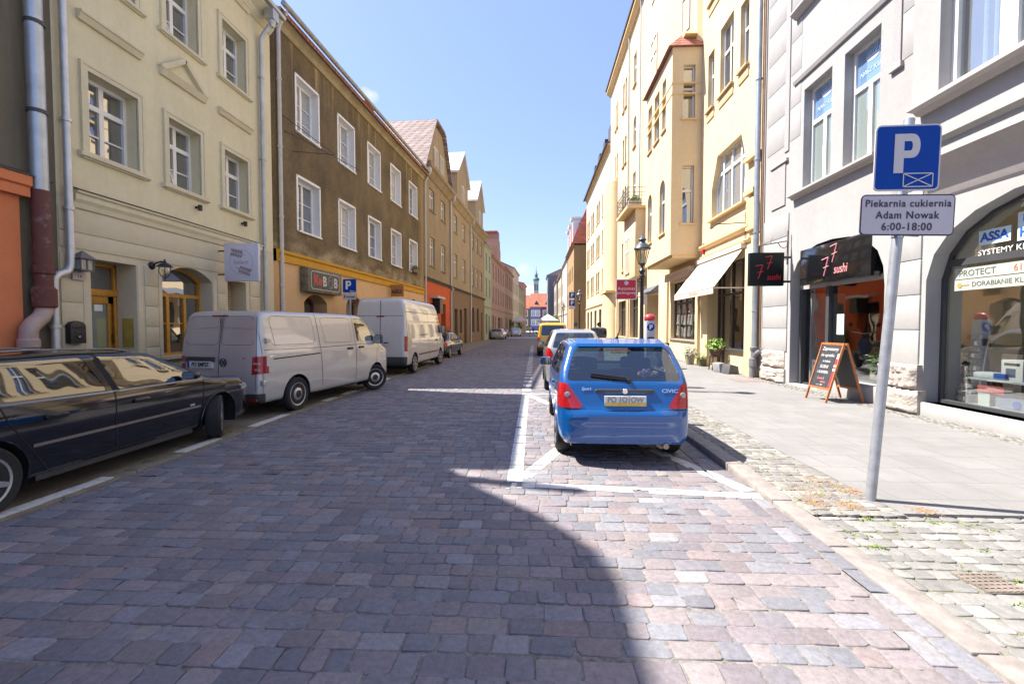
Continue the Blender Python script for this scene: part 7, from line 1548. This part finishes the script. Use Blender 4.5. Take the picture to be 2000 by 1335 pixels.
# drain cover in the crossover
t = thing('drain_cover', 'small rusty square cover set among the mossy stones at the lower right', 'drain cover', (2.98, 3.08, .022), R(4)); MB().box(-.14, .14, -.12, .12, -.05, .004).build('plate', M('rusty_cover', (.20, .17, .15), .8, .3, var=.3), t)
mb = MB()
for k in range(6): mb.box(-.135, .135, -.11 + k * .04, -.095 + k * .04, .004, .010)
for k in range(7): mb.box(-.13 + k * .04, -.118 + k * .04, -.115, .115, .004, .009)
mb.build('ribs', M('rusty_rib', (.24, .20, .17), .8, .3, var=.3), t)
# -- things in the shop windows
def room_pt(s, y, z): return at_house(hg, s, y, z)
t = thing('key_rack', 'sloping dark rack of locks and tools inside the lock shop window', 'rack', room_pt(6.42, .62, .32), hrz(hg)); rq = random.Random(3)
MB().add([(-.16, -.05, 0), (.22, -.05, 0), (.08, .25, 1.25), (-.25, .25, 1.25), (-.16, .3, 0), (.22, .3, 0)], [(0, 1, 2, 3), (4, 3, 2, 5), (0, 3, 4), (1, 5, 2)]).build('back', M('rack_wood', (.15, .11, .07), .8), t)
mb = MB()
for k in range(11):
    z = .05 + k * .11; y = -.05 + .24 * z; xo = -.09 * z
    for j in range(4): mb.m = rq.choice([0, 0, 1, 2]); mb.box(xo - .12 + j * .075, xo - .06 + j * .075, y - .09, y - .01, z, z + .07)
mb.build('packets', [DGREY, M('packet_grey', (.35, .36, .37), .4, .3), PLASTIC], t)
t = thing('display_case', 'glass display case with printed labels inside the lock shop window', 'display case', room_pt(7.02, .60, .32), hrz(hg))
mb = MB()
for x in (-.45, .75): mb.box(x, x + .03, -.18, -.15, 0, .46); mb.box(x, x + .03, .2, .23, 0, .46)
for z in (.0, .46): mb.box(-.45, .78, -.18, .23, z, z + .03)
mb.build('frame', M('case_aluminium', (.55, .60, .62), .4, .4), t); MB().box(-.30, .15, -.12, -.11, .25, .38).build('red_label', M('case_red', (.55, .10, .08), .6), t); MB().box(-.28, -.08, -.12, -.11, .03, .24).build('green_card', M('case_card', (.55, .65, .58), .6), t); MB().lathe([(.001, -.12), (.06, -.12), (.06, -.1)], 16, (.35, 0, .12), 'y').build('blue_disc', BLUE, t)
MB().box(.0, .6, -.1, .1, .04, .2).build('tool_pack', M('pack_blue_grey', (.2, .25, .35), .5), t)
t = thing('boxed_device', 'white carton with a dark picture standing on the display case', 'carton', room_pt(7.2, .68, .81), hrz(hg)); MB().box(-.17, .17, -.12, .12, 0, .34).build('box', M('carton_white', (.70, .70, .68), .6), t, bevel=.004); MB().box(-.09, .06, -.124, -.12, .06, .20).build('picture', M('carton_picture', (.05, .08, .16), .5), t); MB().box(-.12, .12, -.124, -.12, .25, .29).build('print', DGREY, t)
t = thing('tool_case', 'pale tool case with a blue stripe lying on the display case', 'case', room_pt(6.85, .64, .81), hrz(hg)); MB().box(-.25, .3, -.14, .14, 0, .1).build('shell', M('case_pale', (.55, .60, .62), .5), t, bevel=.03); MB().box(.12, .302, -.142, .142, .02, .102).build('stripe', BLUE, t)
t = thing('shop_shelf', 'pale shelf at counter height in the lock shop', 'shelf', room_pt(8.6, 1.6, .1), hrz(hg)); MB().box(-1.6, 2.2, 0, .5, .85, .9).box(-1.6, -1.55, 0, .5, 0, .9).build('counter', M('shelf_pale', (.5, .46, .36), .6), t); MB().box(-1.2, .4, .1, .4, 1.25, 1.30).build('upper_board', MATS['shelf_pale'], t); MB().box(-1.0, .2, .15, .35, .9, 1.2).build('stock', M('stock_mixed', (.2, .16, .14), .7, var=.6, scale=9), t)
rq = random.Random(21)
for k, (s0, y, z, sx_, sy_, sz_, col, lb) in enumerate(((7.75, 1.1, .32, .5, .4, .75, (.5, .52, .53), 'pale key-cutting machine beyond the display case in the lock shop'), (6.75, 1.15, .32, .35, .3, .9, (.12, .10, .09), 'dark cabinet behind the display case in the lock shop'), (7.55, .62, .81, .22, .2, .16, (.05, .09, .3), 'small blue box on the display case beside the white carton'))):
    t = thing('machine' if k == 0 else 'cabinet' if k == 1 else 'small_box', lb, 'machine' if k == 0 else 'cabinet' if k == 1 else 'box', room_pt(s0, y, z), hrz(hg))
    MB().box(-sx_ / 2, sx_ / 2, -sy_ / 2, sy_ / 2, 0, sz_).build('body', M('shop_%d' % k, col, .5, var=.15), t, bevel=.015)
    if k < 2: MB().box(-sx_ * .4, sx_ * .4, -sy_ / 2 - .01, -sy_ / 2, sz_ * .55, sz_ * .9).build('panel', DGREY if k == 0 else M('cabinet_panel', (.25, .23, .2), .6), t); MB().box(-sx_ * .3, sx_ * .3, -sy_ / 2 - .03, -sy_ / 2, sz_ * .2, sz_ * .24).build('handle', ALU, t)
bd = thing('key_board', 'board hung with rows of small metal keys at the back of the lock shop', 'board', room_pt(7.9, 3.3, 1.2), hrz(hg)); MB().box(-1.6, 1.8, 0, .03, 0, 1.4).build('board', M('peg_board', (.30, .26, .2), .8), bd); mb = MB()
for i in range(22):
    for k in range(8): mb.box(-1.5 + i * .15, -1.47 + i * .15, -.02, 0, .05 + k * .17, .13 + k * .17)
mb.build('keys', M('key_metal', (.5, .45, .3), .35, .8), bd)
for s, r_, lb in ((4.15, .9, 'larger leafy plant in a pale trough inside the restaurant window'), (4.75, .6, 'smaller leafy plant at the near end of the restaurant window')):
    t = thing('window_plant', lb, 'plant', room_pt(s, .75, .46), hrz(hg), 'plants in the restaurant window'); MB().box(-.2, .2, -.12, .12, 0, .25).build('trough', M('trough_pale', (.42, .38, .32), .8, var=.2), t, bevel=.01); mb = MB(); leaves(mb, (0, 0, .3), (.35 * r_ + .1, .25, .35), 260, .07, random.Random(int(s * 10))); mb.build('foliage', LEAF, t, recalc=False)
t = tag(MB().box(-.22, .22, -.05, .05, 0, 1.0).build('menu_stand', BLACK, bevel=.01), 'tall black menu board inside the restaurant window', 'menu board'); t.location = room_pt(4.5, 1.05, .46); t.rotation_euler = (0, 0, hrz(hg))
t = tag(MB().box(-.13, .13, -.003, .003, -.25, .25).build('paper_notice', M('paper_bluish', (.55, .62, .66), .7)), 'bluish white paper notice stuck inside the restaurant glass', 'notice'); t.location = room_pt(3.42, .29, 1.75); t.rotation_euler = (0, 0, hrz(hg))
# -- scooter behind the silver car
t = thing('motor_scooter', 'black motor scooter with a top box behind the small silver car', 'scooter', (2.25, 17.2, .0), R(96)); t.scale = (1.25, 1.25, 1.3)
for x in (.0, 1.25):
    w_ = MB().lathe([(.15, -.05), (.24, -.055), (.26, 0), (.24, .055), (.15, .05)], 20, (x, 0, .26), 'y').build('wheel', RUBBER, t, smooth=50); MB().lathe([(.15, -.03), (.03, -.04), (.03, .04), (.15, .03)], 12, (x, 0, .26), 'y').build('rim', SILVERRIM, w_)
bk_ = M('scooter_black', (.01, .01, .012), .2, coat=.8, var=.1)
MB().prism([(-.2, .45), (.45, .30), (.8, .30), (1.0, .35), (1.12, .9), (1.02, .95), (.9, .45), (.55, .45), (.45, .72), (-.35, .80)], -.15, .15, lambda u, v, d: (u, d, v)).build('body', bk_, t, bevel=.04); MB().prism([(-.35, .78), (.45, .72), (.5, .80), (0, .92), (-.35, .9)], -.13, .13, lambda u, v, d: (u, d, v)).build('seat', PLASTIC, t, bevel=.04)
MB().box(-.62, -.22, -.22, .22, .95, 1.28).build('top_box', bk_, t, bevel=.09); MB().tube([(1.05, -.36, 1.12), (1.1, -.2, 1.1), (1.1, .2, 1.1), (1.05, .36, 1.12)], .02, 8).bar((1.1, 0, .9), (1.1, 0, 1.1), .1, .1).tube([(1.22, 0, .26), (1.08, 0, .95)], .04, 8).build('handlebar', PLASTIC, t, smooth=50)
for sg in (1, -1): MB().tube([(1.06, sg * .3, 1.12), (1.08, sg * .36, 1.32)], .008, 5).lathe([(.001, -.02), (.07, -.02), (.07, .0), (.001, .015)], 12, (1.07, sg * .38, 1.37), 'x').build('mirror', bk_, t, smooth=50)
# -- far street: parasols, barrier, plants
def parasol(loc, hw, zt, zb, label):
    t = thing('parasol', label, 'parasol', loc, 0, 'white cafe parasols'); q = [(-hw, -hw, zb), (hw, -hw, zb), (hw, hw, zb), (-hw, hw, zb), (0, 0, zt)]
    MB().add(q + [(x, y, zb - .25) for x, y, z in q[:4]], [(0, 1, 4), (1, 2, 4), (2, 3, 4), (3, 0, 4), (0, 1, 6, 5), (1, 2, 7, 6), (2, 3, 8, 7), (3, 0, 5, 8)]).build('canopy', M('parasol_cloth', (.60, .57, .53), .9, var=.04), t, recalc=False); MB().tube([(0, 0, 0), (0, 0, zt)], .04, 8).build('pole', DGREY, t)
parasol((-3.0, 88, 0), 1.5, 3.9, 2.75, 'white square parasol on the left behind the pale car'); parasol((-4.4, 92, 0), 1.5, 3.7, 2.7, 'white square parasol half hidden behind the left one'); parasol((2.3, 82, 0), 1.8, 3.9, 2.75, 'white square parasol rising behind the yellow van')
t = thing('barrier', 'thin dark metal barrier across the far end of the roadway', 'barrier', (-1.0, 76, 0)); mb = MB().tube([(-1.7, 0, 0), (-1.7, 0, 1.1)], .04, 6).tube([(.1, 0, 0), (.1, 0, 1.1)], .04, 6).build('post', DGREY, t); MB().tube([(-1.7, 0, 1.08), (.1, 0, 1.08)], .035, 6).build('rail', M('pale_rail', (.45, .45, .47), .5), t)
for (x, y, z, r_, lb) in ((3.6, 84, 2.6, 1.0, 'green and yellow potted tree beside the right-hand parasol'), (4.2, 74, 1.4, .8, 'leafy shrub on the right pavement before the tan wall'), (-3.6, 97, 1.6, 1.1, 'dark shrub under the left parasols'), (-4.8, 86, 2.0, .8, 'yellowish shrub by the brown far house')):
    mb = MB(); leaves(mb, (0, 0, z), (r_, r_, r_ * 1.2), 320, .2, random.Random(int(y))); mb.m = 3; mb.tube([(0, 0, 0), (0, 0, z)], [.1, .05], 6); o = tag(mb.build('potted_tree', LEAF + [DGREY], recalc=False), lb, 'tree'); o.location = (x, y, 0)

# -- two people walking far down the street
def person(loc, rz, label, top, legs, sw):
    vs = [(0, 0, .92), (0, 0, 1.15), (0, 0, 1.40), (0, 0, 1.50), (0, .01, 1.60), (0, .02, 1.70)]; rad = [.14, .13, .15, .055, .09, .085]; es = [(k, k + 1) for k in range(5)]
    for sg in (1, -1):
        b = len(vs); vs += [(sg * .09, 0, .86), (sg * .10, sw * sg * .14, .48), (sg * .10, sw * sg * .24 - .02, .07), (sg * .10, sw * sg * .24 + .12, .03)]; rad += [.09, .06, .042, .035]; es += [(0, b), (b, b + 1), (b + 1, b + 2), (b + 2, b + 3)]
        b = len(vs); vs += [(sg * .20, 0, 1.40), (sg * .25, -sw * sg * .06, 1.14), (sg * .25, -sw * sg * .06 + .1, .90), (sg * .25, -sw * sg * .06 + .13, .80)]; rad += [.06, .045, .034, .036]; es += [(2, b), (b, b + 1), (b + 1, b + 2), (b + 2, b + 3)]
    me = bpy.data.meshes.new('person'); me.from_pydata(vs, es, []); o = bpy.data.objects.new('person', me); COL.objects.link(o)
    m = o.modifiers.new('skin', 'SKIN'); m2 = o.modifiers.new('smooth', 'SUBSURF'); m2.levels = 1; m2.render_levels = 1
    for i, r_ in enumerate(rad): me.skin_vertices[0].data[i].radius = (r_, r_ * .8)
    me.skin_vertices[0].data[0].use_root = True
    t = NT('person_clothes'); sx = t.n('SeparateXYZ'); t.l(t.coord(), sx.inputs[0]); z = sx.outputs[2]; mr = t.n('MapRange'); mr.inputs[2].default_value = 2.0; t.l(z, mr.inputs[0])
    rp = t.n('ValToRGB'); rp.color_ramp.interpolation = 'CONSTANT'; e = rp.color_ramp.elements; e.new(.5); e.new(.5); e.new(.5)
    for k, (p_, c_) in enumerate(((0, (.03, .03, .03)), (.05, legs), (.46, top), (.745, (.42, .26, .19)), (.83, (.06, .04, .03)))): e[k].position = p_; e[k].color = (*c_, 1)
    t.l(mr.outputs[0], rp.inputs[0]); t.set(Base_Color=rp.outputs[0], Roughness=.85); me.materials.append(t.m)
    o.location = loc; o.rotation_euler = (0, 0, R(rz)); return tag(o, label, 'person')
person((-.35, 92, 0), 10, 'person in a blue top and dark trousers walking far down the middle of the street', (.05, .08, .45), (.03, .03, .05), 1)
person((-1.1, 104, 0), 170, 'person in a pale top walking towards us, beyond the one in blue', (.55, .53, .5), (.08, .1, .2), -1)
# -- roof aerials
for h_, s_, y_, z_, lb in ((hbr, 4.2, 3.0, 13.2, 'thin rooftop aerial on the brown house'), (hr, 6, 4, 20.8, 'thin rooftop aerial on the red tiled roof')):
    t = wall_thing(h_, 'aerial', lb, 'aerial', s_, y_, z_); mb = MB().tube([(0, 0, 0), (0, 0, 1.9)], .015, 5)
    for k in range(6): mb.tube([(-.5 + k * .2, -.25 + k * .02, 1.75), (-.5 + k * .2, .25 - k * .02, 1.75)], .006, 4)
    mb.tube([(-.55, 0, 1.75), (.55, 0, 1.75)], .008, 4).build('mast', STEEL, t)
